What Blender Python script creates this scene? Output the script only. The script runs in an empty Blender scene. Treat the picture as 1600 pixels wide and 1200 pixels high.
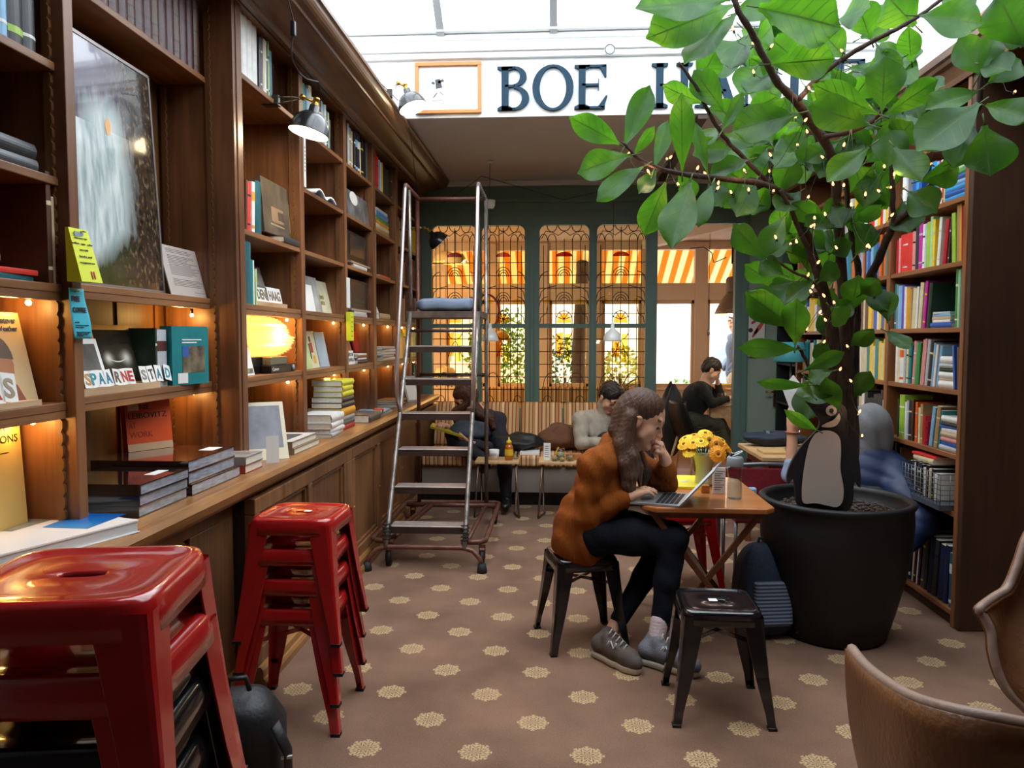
import bpy, math, random
import numpy as np
from mathutils import Matrix, Vector, Euler
S = bpy.context.scene
COL = S.collection
R = math.radians
rnd = random.Random(7)

# ---------------------------------------------------------------- camera
CH = 1.55
YAW, PIT, FPX = R(3.5), R(3.38), 1202.0
cam_d = bpy.data.cameras.new('camera'); cam = bpy.data.objects.new('camera', cam_d); COL.objects.link(cam)
cam.location = (0, 0, CH); cam.rotation_euler = (math.pi/2 - PIT, 0, YAW)
cam_d.sensor_width = 36; cam_d.lens = FPX/1600*36; cam_d.clip_start = .05; cam_d.clip_end = 200
S.camera = cam
# ---------------------------------------------------------------- sky
world = bpy.data.worlds.new('sky'); S.world = world; world.use_nodes = True
wn = world.node_tree; wn.nodes.clear()
wo = wn.nodes.new('ShaderNodeOutputWorld'); wb = wn.nodes.new('ShaderNodeBackground')
wb.inputs[0].default_value = (.86, .93, 1.0, 1); wb.inputs[1].default_value = 5.0
wn.links.new(wb.outputs[0], wo.inputs[0])
# ---------------------------------------------------------------- exposure
S.view_settings.view_transform = 'Standard'; S.view_settings.look = 'None'
S.view_settings.exposure = 0.4; S.view_settings.gamma = 1.0; S.view_settings.use_curve_mapping = False
S.cycles.max_bounces = 10; S.cycles.diffuse_bounces = 5; S.cycles.glossy_bounces = 4
S.cycles.transmission_bounces = 6; S.cycles.transparent_max_bounces = 14
S.cycles.caustics_reflective = False; S.cycles.caustics_refractive = False
S.cycles.use_denoising = True
S.cycles.sample_clamp_indirect = 6.0
# ---------------------------------------------------------------- daylight portals (sky light guides at the openings)
def portal(x0, x1, y0, y1, z, loc=None, rot=None, sx=None, sy=None):
    l = bpy.data.lights.new('daylight_portal', 'AREA'); l.shape = 'RECTANGLE'
    o = bpy.data.objects.new('daylight_portal', l); COL.objects.link(o)
    l.cycles.is_portal = True
    if loc is None:
        l.size = x1-x0; l.size_y = y1-y0; o.location = ((x0+x1)/2, (y0+y1)/2, z)
    else:
        l.size = sx; l.size_y = sy; o.location = loc; o.rotation_euler = rot
    return o
portal(-1.64, 2.36, 1.6, 5.85, 3.80)
portal(0, 0, 0, 0, 0, loc=(.3, 11.0, 1.75), rot=(R(-90), 0, 0), sx=6.0, sy=2.2)
# warm ceiling lamps of the back room
def lamp_point(name, loc, power, color, r=.03):
    l = bpy.data.lights.new(name, 'POINT'); l.energy = power; l.color = color; l.shadow_soft_size = r
    o = bpy.data.objects.new(name, l); COL.objects.link(o); o.location = loc
    return o

# ================================================================= helpers
def at(u, v, Y):
    """point of the place on the upright plane y=Y that the photograph shows at u, v"""
    d = _ray(u, v); t = Y/d[1]; return Vector((d[0]*t, Y, CH+d[2]*t))
def atz(u, v, z):
    d = _ray(u, v); t = (z-CH)/d[2]; return Vector((d[0]*t, d[1]*t, z))
def atx(u, v, x):
    d = _ray(u, v); t = x/d[0]; return Vector((x, d[1]*t, CH+d[2]*t))
_fw = Vector((-math.sin(YAW)*math.cos(PIT), math.cos(YAW)*math.cos(PIT), -math.sin(PIT)))
_rt = Vector((math.cos(YAW), math.sin(YAW), 0)); _up = _rt.cross(_fw)
def _ray(u, v): return _fw + _rt*((u-800)/FPX) - _up*((v-600)/FPX)

def wm(o):
    m = o.matrix_basis.copy()
    return wm(o.parent) @ m if o.parent else m
def tag(o, label=None, cat=None, group=None, kind=None):
    if label: o['label'] = label
    if cat: o['category'] = cat
    if group: o['group'] = group
    if kind: o['kind'] = kind
    return o
def thing(name, label, cat, loc=(0, 0, 0), rz=0, group=None):
    o = bpy.data.objects.new(name, None); COL.objects.link(o); o.empty_display_size = .1
    o.location = loc; o.rotation_euler = (0, 0, rz)
    return tag(o, label, cat, group)
def kids(o): return [c for c in bpy.data.objects if c.parent == o]
def copy_tree(o, parent=None, cache=None):
    if cache is None:
        cache = {}
        for c in bpy.data.objects:
            if c.parent: cache.setdefault(c.parent.name, []).append(c)
    c = o.copy(); COL.objects.link(c); c.parent = parent
    for ch in cache.get(o.name, []): copy_tree(ch, c, cache)
    return c

def finish(name, verts, faces, mats, midx=None, smooth=None, parent=None, own_origin=True, uvs=None, bevel=0, bevseg=2):
    verts = [Vector(v) for v in verts]
    off = Vector((0, 0, 0)); inv = None
    if parent is not None:
        inv = wm(parent).inverted(); verts = [inv @ v for v in verts]
    elif own_origin and verts:
        xs = [v.x for v in verts]; ys = [v.y for v in verts]; zs = [v.z for v in verts]
        off = Vector(((min(xs)+max(xs))/2, (min(ys)+max(ys))/2, min(zs))); verts = [v-off for v in verts]
    me = bpy.data.meshes.new(name); me.from_pydata([tuple(v) for v in verts], [], faces)
    if not isinstance(mats, (list, tuple)): mats = [mats]
    for m in mats: me.materials.append(m)
    n = len(me.polygons)
    if midx and len(mats) > 1: me.polygons.foreach_set('material_index', midx[:n])
    if smooth is True: me.polygons.foreach_set('use_smooth', [True]*n)
    elif smooth: me.polygons.foreach_set('use_smooth', smooth[:n])
    if uvs:
        uvl = me.uv_layers.new(name='UVMap')
        for p in me.polygons:
            for li in p.loop_indices: uvl.data[li].uv = uvs[me.loops[li].vertex_index]
    me.validate(); me.update()
    o = bpy.data.objects.new(name, me); COL.objects.link(o); o.location = off
    if parent is not None: o.parent = parent
    if bevel:
        b = o.modifiers.new('bevel', 'BEVEL'); b.width = bevel; b.segments = bevseg; b.limit_method = 'ANGLE'; b.angle_limit = R(40)
        b.harden_normals = False
    return o

class MB:
    """collects shapes and links them as one mesh object"""
    def __init__(s): s.v = []; s.f = []; s.m = []; s.s = []; s.M = Matrix.Identity(4); s.mi = 0
    def add(s, vs, fs, smooth=False):
        b = len(s.v); s.v += [s.M @ Vector(v) for v in vs]
        s.f += [tuple(b+i for i in f) for f in fs]; s.m += [s.mi]*len(fs); s.s += [smooth]*len(fs); return s
    def box(s, x0, y0, z0, x1, y1, z1):
        x0, x1 = sorted((x0, x1)); y0, y1 = sorted((y0, y1)); z0, z1 = sorted((z0, z1))
        vs = [(x0,y0,z0),(x1,y0,z0),(x1,y1,z0),(x0,y1,z0),(x0,y0,z1),(x1,y0,z1),(x1,y1,z1),(x0,y1,z1)]
        return s.add(vs, [(3,2,1,0),(4,5,6,7),(0,1,5,4),(1,2,6,5),(2,3,7,6),(3,0,4,7)])
    def hexa(s, bot, top):
        """eight corners: bottom ring and top ring, counter-clockwise seen from above"""
        return s.add(list(bot)+list(top), [(3,2,1,0),(4,5,6,7),(0,1,5,4),(1,2,6,5),(2,3,7,6),(3,0,4,7)])
    def ring(s, pts, r, n=8, closed=False, caps=True, flat=1.0):
        """tube of radius r (number or list) along pts"""
        P = [Vector(p) for p in pts]; k = len(P)
        rr = r if isinstance(r, (list, tuple)) else [r]*k
        vs = []; fs = []
        prev = None
        for i, p in enumerate(P):
            if closed: t = (P[(i+1) % k]-P[i-1])
            else: t = (P[min(i+1, k-1)]-P[max(i-1, 0)])
            t = t.normalized() if t.length > 1e-9 else Vector((0, 0, 1))
            if prev is None:
                a = Vector((0, 0, 1)) if abs(t.z) < .9 else Vector((1, 0, 0)); n1 = t.cross(a).normalized()
            else:
                n1 = prev - t*prev.dot(t); n1 = n1.normalized() if n1.length > 1e-6 else t.orthogonal().normalized()
            prev = n1; n2 = t.cross(n1)
            for j in range(n):
                q = 2*math.pi*j/n; vs.append(p + n1*(math.cos(q)*rr[i]) + n2*(math.sin(q)*rr[i]*flat))
        m = k if closed else k-1
        for i in range(m):
            for j in range(n):
                a = i*n+j; b = i*n+(j+1) % n; c = ((i+1) % k)*n+(j+1) % n; d = ((i+1) % k)*n+j
                fs.append((a, b, c, d))
        if not closed and caps: fs.append(tuple(range(n-1, -1, -1))); fs.append(tuple((k-1)*n+j for j in range(n)))
        return s.add(vs, fs, True)
    def cyl(s, a, b, r0, r1=None, n=16): return s.ring([a, b], [r0, r0 if r1 is None else r1], n)
    def lathe(s, prof, c=(0, 0, 0), n=32, smooth=True):
        """profile of (radius, z), closed with a fan where the radius is zero"""
        vs = []; fs = []; c = Vector(c); idx = []
        for r, z in prof:
            if r <= 1e-6: idx.append([len(vs)]*n); vs.append(c+Vector((0, 0, z)))
            else:
                idx.append([len(vs)+j for j in range(n)])
                for j in range(n): q = 2*math.pi*j/n; vs.append(c+Vector((math.cos(q)*r, math.sin(q)*r, z)))
        for i in range(len(prof)-1):
            for j in range(n):
                k = (j+1) % n; q = [idx[i][j], idx[i][k], idx[i+1][k], idx[i+1][j]]
                q2 = []
                for w in q:
                    if w not in q2: q2.append(w)
                if len(q2) > 2: fs.append(tuple(q2))
        return s.add(vs, fs, smooth)
    def sphere(s, c, r, n=12, sc=(1, 1, 1)):
        c = Vector(c); k = n//2; prof = [(math.sin(math.pi*i/k)*r, -math.cos(math.pi*i/k)*r) for i in range(k+1)]
        old = s.M; s.M = old @ Matrix.Translation(c) @ Matrix.Diagonal((sc[0], sc[1], sc[2], 1)); s.lathe(prof, n=n); s.M = old; return s
    def prism(s, poly, o, ex, ey, th):
        """flat polygon poly in axes ex, ey from o, given thickness th along ex x ey"""
        o = Vector(o); ex = Vector(ex).normalized(); ey = Vector(ey).normalized(); ez = ex.cross(ey)
        a = sum(poly[i][0]*poly[(i+1) % len(poly)][1]-poly[(i+1) % len(poly)][0]*poly[i][1] for i in range(len(poly)))
        if a < 0: poly = poly[::-1]
        n = len(poly)
        vs = [o+ex*p[0]+ey*p[1] for p in poly]+[o+ex*p[0]+ey*p[1]+ez*th for p in poly]
        fs = [tuple(range(n-1, -1, -1)), tuple(range(n, 2*n))]+[(i, (i+1) % n, (i+1) % n+n, i+n) for i in range(n)]
        return s.add(vs, fs)
    def grid(s, fn, nu, nv, smooth=True, closed_u=False):
        vs = [fn(i/(nu if closed_u else nu-1), j/(nv-1)) for i in range(nu) for j in range(nv)]; fs = []
        for i in range(nu if closed_u else nu-1):
            for j in range(nv-1): a = i*nv+j; b = ((i+1) % nu)*nv+j; fs.append((a, b, b+1, a+1))
        return s.add(vs, fs, smooth)
    def build(s, name, mat, parent=None, bevel=0, solid=0, bevseg=2, **k):
        o = finish(name, s.v, s.f, mat, s.m, s.s, parent, bevel=bevel, bevseg=bevseg, **k)
        if solid:
            w = o.modifiers.new('solid', 'SOLIDIFY'); w.thickness = solid; w.offset = 0
        return o
def box(name, mat, parent, x0, y0, z0, x1, y1, z1, bevel=0): return MB().box(x0, y0, z0, x1, y1, z1).build(name, mat, parent, bevel=bevel)
def struct(o): o['kind'] = 'structure'; return o

# ================================================================= materials
def lin(c):
    if isinstance(c, str): c = tuple(int(c[i:i+2], 16) for i in (0, 2, 4))
    return tuple(((x/255)/12.92 if x/255 <= .04045 else ((x/255+.055)/1.055)**2.4) for x in c)
_mc = {}
def mat(name, col, rough=.5, metal=0, noise=0, nscale=8, bump=0, bscale=60, spec=.5, coat=0, emit=None, estr=0, sc=(1, 1, 1), sss=0, sheen=0):
    """plain material with a soft procedural mottling in object space"""
    key = name
    if key in _mc: return _mc[key]
    m = bpy.data.materials.new(name); m.use_nodes = True; nt = m.node_tree; b = nt.nodes['Principled BSDF']
    c = lin(col); b.inputs['Base Color'].default_value = (*c, 1); b.inputs['Roughness'].default_value = rough
    b.inputs['Metallic'].default_value = metal; b.inputs['Specular IOR Level'].default_value = spec
    if coat: b.inputs['Coat Weight'].default_value = coat; b.inputs['Coat Roughness'].default_value = .06
    if sheen: b.inputs['Sheen Weight'].default_value = sheen
    if sss: b.inputs['Subsurface Weight'].default_value = sss; b.inputs['Subsurface Radius'].default_value = (.02, .008, .004)
    if emit: b.inputs['Emission Color'].default_value = (*lin(emit), 1); b.inputs['Emission Strength'].default_value = estr
    if noise or bump:
        tc = nt.nodes.new('ShaderNodeTexCoord'); mp = nt.nodes.new('ShaderNodeMapping'); mp.inputs['Scale'].default_value = sc
        nt.links.new(tc.outputs['Object'], mp.inputs[0])
    if noise:
        n = nt.nodes.new('ShaderNodeTexNoise'); n.inputs['Scale'].default_value = nscale; n.inputs['Detail'].default_value = 6
        nt.links.new(mp.outputs[0], n.inputs[0]); r = nt.nodes.new('ShaderNodeValToRGB')
        r.color_ramp.elements[0].position = .3; r.color_ramp.elements[1].position = .7
        r.color_ramp.elements[0].color = (*[x*(1-noise) for x in c], 1); r.color_ramp.elements[1].color = (*[min(1, x*(1+noise)) for x in c], 1)
        nt.links.new(n.outputs[0], r.inputs[0]); nt.links.new(r.outputs[0], b.inputs['Base Color'])
    if bump:
        n = nt.nodes.new('ShaderNodeTexNoise'); n.inputs['Scale'].default_value = bscale; n.inputs['Detail'].default_value = 3
        nt.links.new(mp.outputs[0], n.inputs[0]); bp = nt.nodes.new('ShaderNodeBump'); bp.inputs['Strength'].default_value = bump; bp.inputs['Distance'].default_value = .01
        nt.links.new(n.outputs[0], bp.inputs['Height']); nt.links.new(bp.outputs[0], b.inputs['Normal'])
    _mc[key] = m; return m
def wood(name, c1, c2, axis='y', rough=.42, scale=1.0, spec=.5):
    """oak-like grain running along axis"""
    if name in _mc: return _mc[name]
    m = bpy.data.materials.new(name); m.use_nodes = True; nt = m.node_tree; b = nt.nodes['Principled BSDF']
    b.inputs['Roughness'].default_value = rough; b.inputs['Specular IOR Level'].default_value = spec
    tc = nt.nodes.new('ShaderNodeTexCoord'); mp = nt.nodes.new('ShaderNodeMapping')
    s = [26*scale]*3; s['xyz'.index(axis)] = 1.6*scale; mp.inputs['Scale'].default_value = s
    oi = nt.nodes.new('ShaderNodeObjectInfo'); ad = nt.nodes.new('ShaderNodeVectorMath'); ad.operation = 'ADD'
    nt.links.new(tc.outputs['Object'], ad.inputs[0]); nt.links.new(oi.outputs['Random'], ad.inputs[1]); nt.links.new(ad.outputs[0], mp.inputs[0])
    n = nt.nodes.new('ShaderNodeTexNoise'); n.inputs['Scale'].default_value = 1; n.inputs['Detail'].default_value = 7; n.inputs['Distortion'].default_value = .6
    nt.links.new(mp.outputs[0], n.inputs[0])
    n2 = nt.nodes.new('ShaderNodeTexNoise'); n2.inputs['Scale'].default_value = 1.7; n2.inputs['Detail'].default_value = 3; nt.links.new(ad.outputs[0], n2.inputs[0])
    mx = nt.nodes.new('ShaderNodeMath'); mx.operation = 'MULTIPLY_ADD'; mx.inputs[1].default_value = .55; nt.links.new(n2.outputs[0], mx.inputs[0])
    mu = nt.nodes.new('ShaderNodeMath'); mu.operation = 'MULTIPLY'; mu.inputs[1].default_value = .5; nt.links.new(n.outputs[0], mu.inputs[0]); nt.links.new(mu.outputs[0], mx.inputs[2])
    r = nt.nodes.new('ShaderNodeValToRGB'); r.color_ramp.elements[0].position = .36; r.color_ramp.elements[1].position = .68
    r.color_ramp.elements[0].color = (*lin(c1), 1); r.color_ramp.elements[1].color = (*lin(c2), 1)
    nt.links.new(mx.outputs[0], r.inputs[0]); nt.links.new(r.outputs[0], b.inputs['Base Color'])
    bp = nt.nodes.new('ShaderNodeBump'); bp.inputs['Strength'].default_value = .18; bp.inputs['Distance'].default_value = .004
    nt.links.new(n.outputs[0], bp.inputs['Height']); nt.links.new(bp.outputs[0], b.inputs['Normal'])
    _mc[name] = m; return m
def glassm(name, tint=(1, 1, 1), rough=.02, refl=.12):
    if name in _mc: return _mc[name]
    m = bpy.data.materials.new(name); m.use_nodes = True; nt = m.node_tree; nt.nodes.clear()
    o = nt.nodes.new('ShaderNodeOutputMaterial'); t = nt.nodes.new('ShaderNodeBsdfTransparent'); t.inputs[0].default_value = (*tint, 1)
    g = nt.nodes.new('ShaderNodeBsdfGlossy'); g.inputs['Roughness'].default_value = rough
    lw = nt.nodes.new('ShaderNodeLayerWeight'); lw.inputs[0].default_value = .5
    pw = nt.nodes.new('ShaderNodeMath'); pw.operation = 'POWER'; pw.inputs[1].default_value = 3; ma = nt.nodes.new('ShaderNodeMath'); ma.operation = 'MULTIPLY_ADD'; ma.inputs[1].default_value = min(.9, refl*2.2); ma.inputs[2].default_value = .03
    nt.links.new(lw.outputs['Facing'], pw.inputs[0]); nt.links.new(pw.outputs[0], ma.inputs[0])
    mx = nt.nodes.new('ShaderNodeMixShader'); nt.links.new(ma.outputs[0], mx.inputs[0])
    nt.links.new(t.outputs[0], mx.inputs[1]); nt.links.new(g.outputs[0], mx.inputs[2]); nt.links.new(mx.outputs[0], o.inputs[0])
    _mc[name] = m; return m
def emitm(name, col, st):
    if name in _mc: return _mc[name]
    m = bpy.data.materials.new(name); m.use_nodes = True; nt = m.node_tree; nt.nodes.clear()
    o = nt.nodes.new('ShaderNodeOutputMaterial'); e = nt.nodes.new('ShaderNodeEmission'); e.inputs[0].default_value = (*lin(col), 1); e.inputs[1].default_value = st
    nt.links.new(e.outputs[0], o.inputs[0]); m.cycles.emission_sampling = 'NONE'
    _mc[name] = m; return m
def C(hexc, rough=.5):
    return mat('paint_'+hexc+('' if rough == .5 else '_%d' % int(rough*100)), hexc, rough, noise=.06, nscale=14)

W_post = wood('oak_upright', '4a2b1a', '8a5a38', 'z')
W_shelf = wood('oak_shelf', '5c3821', '9c6b43', 'y')
W_back = wood('oak_back_panel', '55361a', '875a27', 'z', rough=.5)
W_side = wood('oak_side', '50321b', '84562c', 'z', rough=.5)
W_top = wood('oak_worktop', '6b4325', 'ab7a48', 'y', rough=.35)
W_cab = wood('oak_cabinet', '5a3a24', '94653f', 'z', rough=.4)
W_corn = wood('oak_cornice', '4c2f1e', '7e5636', 'y', rough=.4)
W_right = wood('pine_bookcase', '6a4024', 'a0663a', 'z', rough=.45)
W_righty = wood('pine_bookcase_shelf', '6a4024', 'a86c3e', 'y', rough=.45)
W_end = wood('dark_end_panel', '3a2113', '50301c', 'z', rough=.6)
W_table = wood('warm_table_wood', '8e4f25', 'c77f45', 'x', rough=.3)
W_tleg = wood('table_leg_wood', '4b2716', '7a4426', 'z', rough=.4)
W_light = wood('pale_wood', 'b78c5c', 'dbb688', 'y', rough=.5)
W_ledge = wood('pale_ledge', 'a98562', 'cfae8a', 'y', rough=.6)
M_white = mat('white_paper', 'e9e7e2', .6, noise=.03)
M_page = mat('book_pages', 'd9d2c3', .8, noise=.1, nscale=40, sc=(1, 1, 12))
M_black = mat('black_plastic', '141414', .35)
M_chrome = mat('polished_metal', 'c8c8c8', .2, metal=1)
M_brass = mat('brass', 'b08a3c', .3, metal=1)
M_cable = mat('dark_cable', '1c1a19', .6)
# ================================================================= node helper
class NX:
    def __init__(s, m): s.m = m; m.use_nodes = True; s.nt = m.node_tree; s.b = s.nt.nodes.get('Principled BSDF')
    def n(s, t, **k):
        x = s.nt.nodes.new(t)
        for a, v in k.items(): setattr(x, a, v)
        return x
    def l(s, a, b): s.nt.links.new(a, b)
    def math(s, op, a, b=None, c=None):
        x = s.n('ShaderNodeMath', operation=op)
        for i, v in enumerate((a, b, c)):
            if v is None: continue
            if isinstance(v, (int, float)): x.inputs[i].default_value = v
            else: s.l(v, x.inputs[i])
        return x.outputs[0]
    def mix(s, f, a, b):
        x = s.n('ShaderNodeMix', data_type='RGBA')
        if isinstance(f, (int, float)): x.inputs[0].default_value = f
        else: s.l(f, x.inputs[0])
        for i, v in ((6, a), (7, b)):
            if isinstance(v, (tuple, list)): x.inputs[i].default_value = (*v[:3], 1)
            else: s.l(v, x.inputs[i])
        return x.outputs[2]
    def noise(s, vec, sc, det=4):
        x = s.n('ShaderNodeTexNoise'); x.inputs['Scale'].default_value = sc; x.inputs['Detail'].default_value = det
        if vec is not None: s.l(vec, x.inputs[0])
        return x.outputs[0]
    def ramp(s, v, stops):
        x = s.n('ShaderNodeValToRGB'); e = x.color_ramp.elements
        while len(e) < len(stops): e.new(.5)
        for i, (p, c) in enumerate(stops): e[i].position = p; e[i].color = (*c, 1)
        s.l(v, x.inputs[0]); return x.outputs[0]

# carpet with a diamond lattice of woven rosettes
def carpet():
    m = bpy.data.materials.new('carpet'); q = NX(m); b = q.b
    g = q.n('ShaderNodeNewGeometry'); sp = q.n('ShaderNodeSeparateXYZ'); q.l(g.outputs['Position'], sp.inputs[0])
    def cell(ox, oy):
        u = q.math('DIVIDE', q.math('SUBTRACT', sp.outputs[0], -.31+ox), .42); v = q.math('DIVIDE', q.math('SUBTRACT', sp.outputs[1], 2.789+oy), .47)
        du = q.math('MULTIPLY', q.math('SUBTRACT', q.math('FRACT', q.math('ADD', u, 50.5)), .5), .42)
        dv = q.math('MULTIPLY', q.math('SUBTRACT', q.math('FRACT', q.math('ADD', v, 50.5)), .5), .47)
        r = q.math('SQRT', q.math('ADD', q.math('MULTIPLY', du, du), q.math('MULTIPLY', dv, dv)))
        th = q.math('ARCTAN2', dv, du); return r, th
    masks = []
    for o in ((0, 0), (.21, .235)):
        r, th = cell(*o); d = q.math('DIVIDE', r, .067)
        lob = q.math('ABSOLUTE', q.math('COSINE', q.math('MULTIPLY', th, 4.0)))
        edge = q.math('MULTIPLY_ADD', lob, .2, .78)
        inside = q.math('LESS_THAN', d, edge)
        fil = q.math('SINE', q.math('ADD', q.math('MULTIPLY', d, 19.0), q.math('MULTIPLY', q.math('COSINE', q.math('MULTIPLY', th, 8.0)), 2.4)))
        fil2 = q.math('GREATER_THAN', fil, -.25)
        ray = q.math('GREATER_THAN', q.math('COSINE', q.math('MULTIPLY', th, 16.0)), .3)
        pat = q.math('MAXIMUM', fil2, q.math('MULTIPLY', ray, q.math('GREATER_THAN', d, .45)))
        masks.append(q.math('MULTIPLY', inside, pat))
    mk = q.math('MAXIMUM', masks[0], masks[1])
    n1 = q.noise(g.outputs['Position'], 2.2, 5); n2 = q.noise(g.outputs['Position'], 160, 2)
    base = q.ramp(n1, [(.3, lin('6b5040')), (.7, lin('8b6a56'))])
    speck = q.ramp(n2, [(.3, (.82,)*3), (.7, (1.12,)*3)])
    mm = q.n('ShaderNodeMix', data_type='RGBA', blend_type='MULTIPLY'); mm.inputs[0].default_value = 1; q.l(base, mm.inputs[6]); q.l(speck, mm.inputs[7])
    c = q.mix(q.math('MULTIPLY', mk, .7), mm.outputs[2], lin('cdb083'))
    q.l(c, b.inputs['Base Color']); b.inputs['Roughness'].default_value = .95; b.inputs['Specular IOR Level'].default_value = .1
    b.inputs['Sheen Weight'].default_value = .15
    bp = q.n('ShaderNodeBump'); bp.inputs['Strength'].default_value = .35; bp.inputs['Distance'].default_value = .004; q.l(n2, bp.inputs['Height']); q.l(bp.outputs[0], b.inputs['Normal'])
    return m
M_taupe = mat('taupe_ceiling_paint', 'cdccd0', .8, noise=.03, nscale=3)
M_wallw = mat('white_wall_paint', 'eceeee', .7, noise=.02, nscale=4)
M_green = mat('dark_green_paint', '5c756c', .45, noise=.05, nscale=5)
M_sage = mat('sage_door_paint', '8b9a8c', .5, noise=.04, nscale=5)
M_cream = mat('cream_wall_paint', 'cdae90', .7, noise=.04, nscale=4)
M_frame = mat('skylight_bar_metal', 'a6abad', .5)

struct(box('floor', carpet(), None, -1.95, -1.6, -.05, 3.3, 8.34, 0))
fl = wood('plank_floor', '9a6a48', 'c79672', 'x', rough=.35)
struct(box('floor', fl, None, -3.4, 8.34, -.05, 3.4, 11.2, 0))
struct(box('wall_left', M_taupe, None, -1.98, -1.6, 0, -1.88, 8.3, 3.2))
M_dim = mat('dim_brown_wall', '3d2d24', .8)
struct(box('wall_right', M_dim, None, 3.3, -1.6, 0, 3.4, 8.3, 3.3))
struct(box('wall_behind', M_dim, None, -1.98, -1.7, 0, 3.4, -1.6, 3.82))
# skylight well: white upstands, fascia with the shop sign and the moulded trims above it
struct(box('trim_1', M_wallw, None, -1.98, -1.6, 3.205, -1.64, 5.92, 3.82))
struct(box('trim_2', M_wallw, None, 2.36, -1.6, 3.1, 2.5, 5.92, 3.82))
struct(box('wall_fascia', M_wallw, None, -1.98, 5.92, 3.2262, 3.4, 6.02, 3.84))
mb = MB(); mb.box(-1.64, 5.885, 3.655, 2.36, 5.925, 3.70); mb.box(-1.64, 5.865, 3.70, 2.36, 5.925, 3.715); mb.box(-1.64, 5.89, 3.80, 2.36, 5.925, 3.835)
struct(mb.build('trim_3', M_wallw, bevel=.006))
struct(box('ceiling', M_taupe, None, -1.98, 5.925, 3.226, 3.4, 8.4, 3.3))
struct(box('ceiling', M_dim, None, 2.5, -1.6, 3.1, 3.4, 5.92, 3.2))
struct(box('trim_4', M_taupe, None, -1.5, 8.24, 3.17, 3.3, 8.3, 3.226, bevel=.01))
struct(box('trim_5', mat('soffit_beam', '4a3a33', .7), None, 1.03, 5.93, 3.19, 1.10, 8.28, 3.228))
# gabled glass roof
roof = box('window_1', M_wallw, None, -1.7, 5.84, 3.84, 2.42, 5.92, 3.88); struct(roof)
fr = MB(); rid = 5.15; ridy = 4.25
for x in [-.896+.846*i for i in range(-1, 5)]:
    for ya, za, yb, zb in ((5.88, 3.86, ridy, rid), (ridy, rid, 2.6, 3.86), (2.6, 3.86, .9, rid), (.9, rid, -.7, 3.86)):
        fr.hexa([(x-.028, ya, za-.04), (x+.028, ya, za-.04), (x+.028, yb, zb-.04), (x-.028, yb, zb-.04)], [(x-.028, ya, za+.02), (x+.028, ya, za+.02), (x+.028, yb, zb+.02), (x-.028, yb, zb+.02)])
for y, z in ((ridy, rid), (2.6, 3.86), (.9, rid), (-.7, 3.86)): fr.box(-1.7, y-.04, z-.05, 2.42, y+.04, z+.03)
fr.build('glazing_bar', M_frame, roof)
gl = MB()
for ya, za, yb, zb in ((5.88, 3.88, ridy, rid+.02), (ridy, rid+.02, 2.6, 3.88), (2.6, 3.88, .9, rid+.02), (.9, rid+.02, -.7, 3.88)):
    gl.add([(-1.7, ya, za), (2.42, ya, za), (2.42, yb, zb), (-1.7, yb, zb)], [(0, 1, 2, 3)])
gl.build('pane', glassm('roof_glass', (.97, .98, .98), refl=.05), roof)
gb = MB()
for ya, yb, yc in ((5.88, ridy, 2.6), (2.6, .9, -.7)):
    for x in (-1.7, 2.42): gb.add([(x, ya, 3.86), (x, yb, rid), (x, yc, 3.86)], [(0, 1, 2)])
gb.build('gable_pane', glassm('roof_glass', (.97, .98, .98), refl=.05), roof)
struct(box('ceiling', M_wallw, None, -1.98, -1.7, 3.82, 3.4, 1.6, 3.9))
# little orange-framed casement high on the right upstand
wf = mat('orange_window_frame', 'b5623a', .5)
w = MB(); y0, y1, z0, z1 = 3.9, 4.7, 3.3, 3.7
w.box(2.32, y0, z0, 2.36, y0+.05, z1); w.box(2.32, y1-.05, z0, 2.36, y1, z1); w.box(2.32, y0, z0, 2.36, y1, z0+.05); w.box(2.32, y0, z1-.05, 2.36, y1, z1)
wo2 = struct(w.build('window_6', wf, bevel=.004)); box('pane', mat('skylit_pane', '9fb4c4', .1), wo2, 2.345, y0+.05, z0+.05, 2.352, y1-.05, z1-.05)

# ---------------------------------------------------------------- green timber screen at the end of the room
GY = 8.30
mb = MB()
mb.box(-1.98, GY, 2.90, 3.3, GY+.12, 3.24); mb.box(-1.98, GY-.03, 3.0, 3.3, GY, 3.04)
mb.box(-1.98, GY, 2.762, 1.86, GY+.1, 2.90); mb.box(-1.98, GY, 0, 1.04, GY+.1, .80)
panels = [(-1.377, -.888), (-.838, -.371), (-.213, .317), (.399, .918)]
xs = [-1.98]+[v for p in panels for v in p]+[1.039]
for i in range(0, len(xs), 2): mb.box(xs[i], GY, .8, xs[i+1], GY+.1, 2.762)
for a, b2 in panels: mb.box(a, GY+.02, 1.665, b2, GY+.08, 1.71)
for x in (-.292, .358, -.863): mb.box(x-.018, GY-.02, .8, x+.018, GY, 2.762)
mb.box(1.855, GY, 0, 1.93, GY+.1, 2.90)
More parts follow.
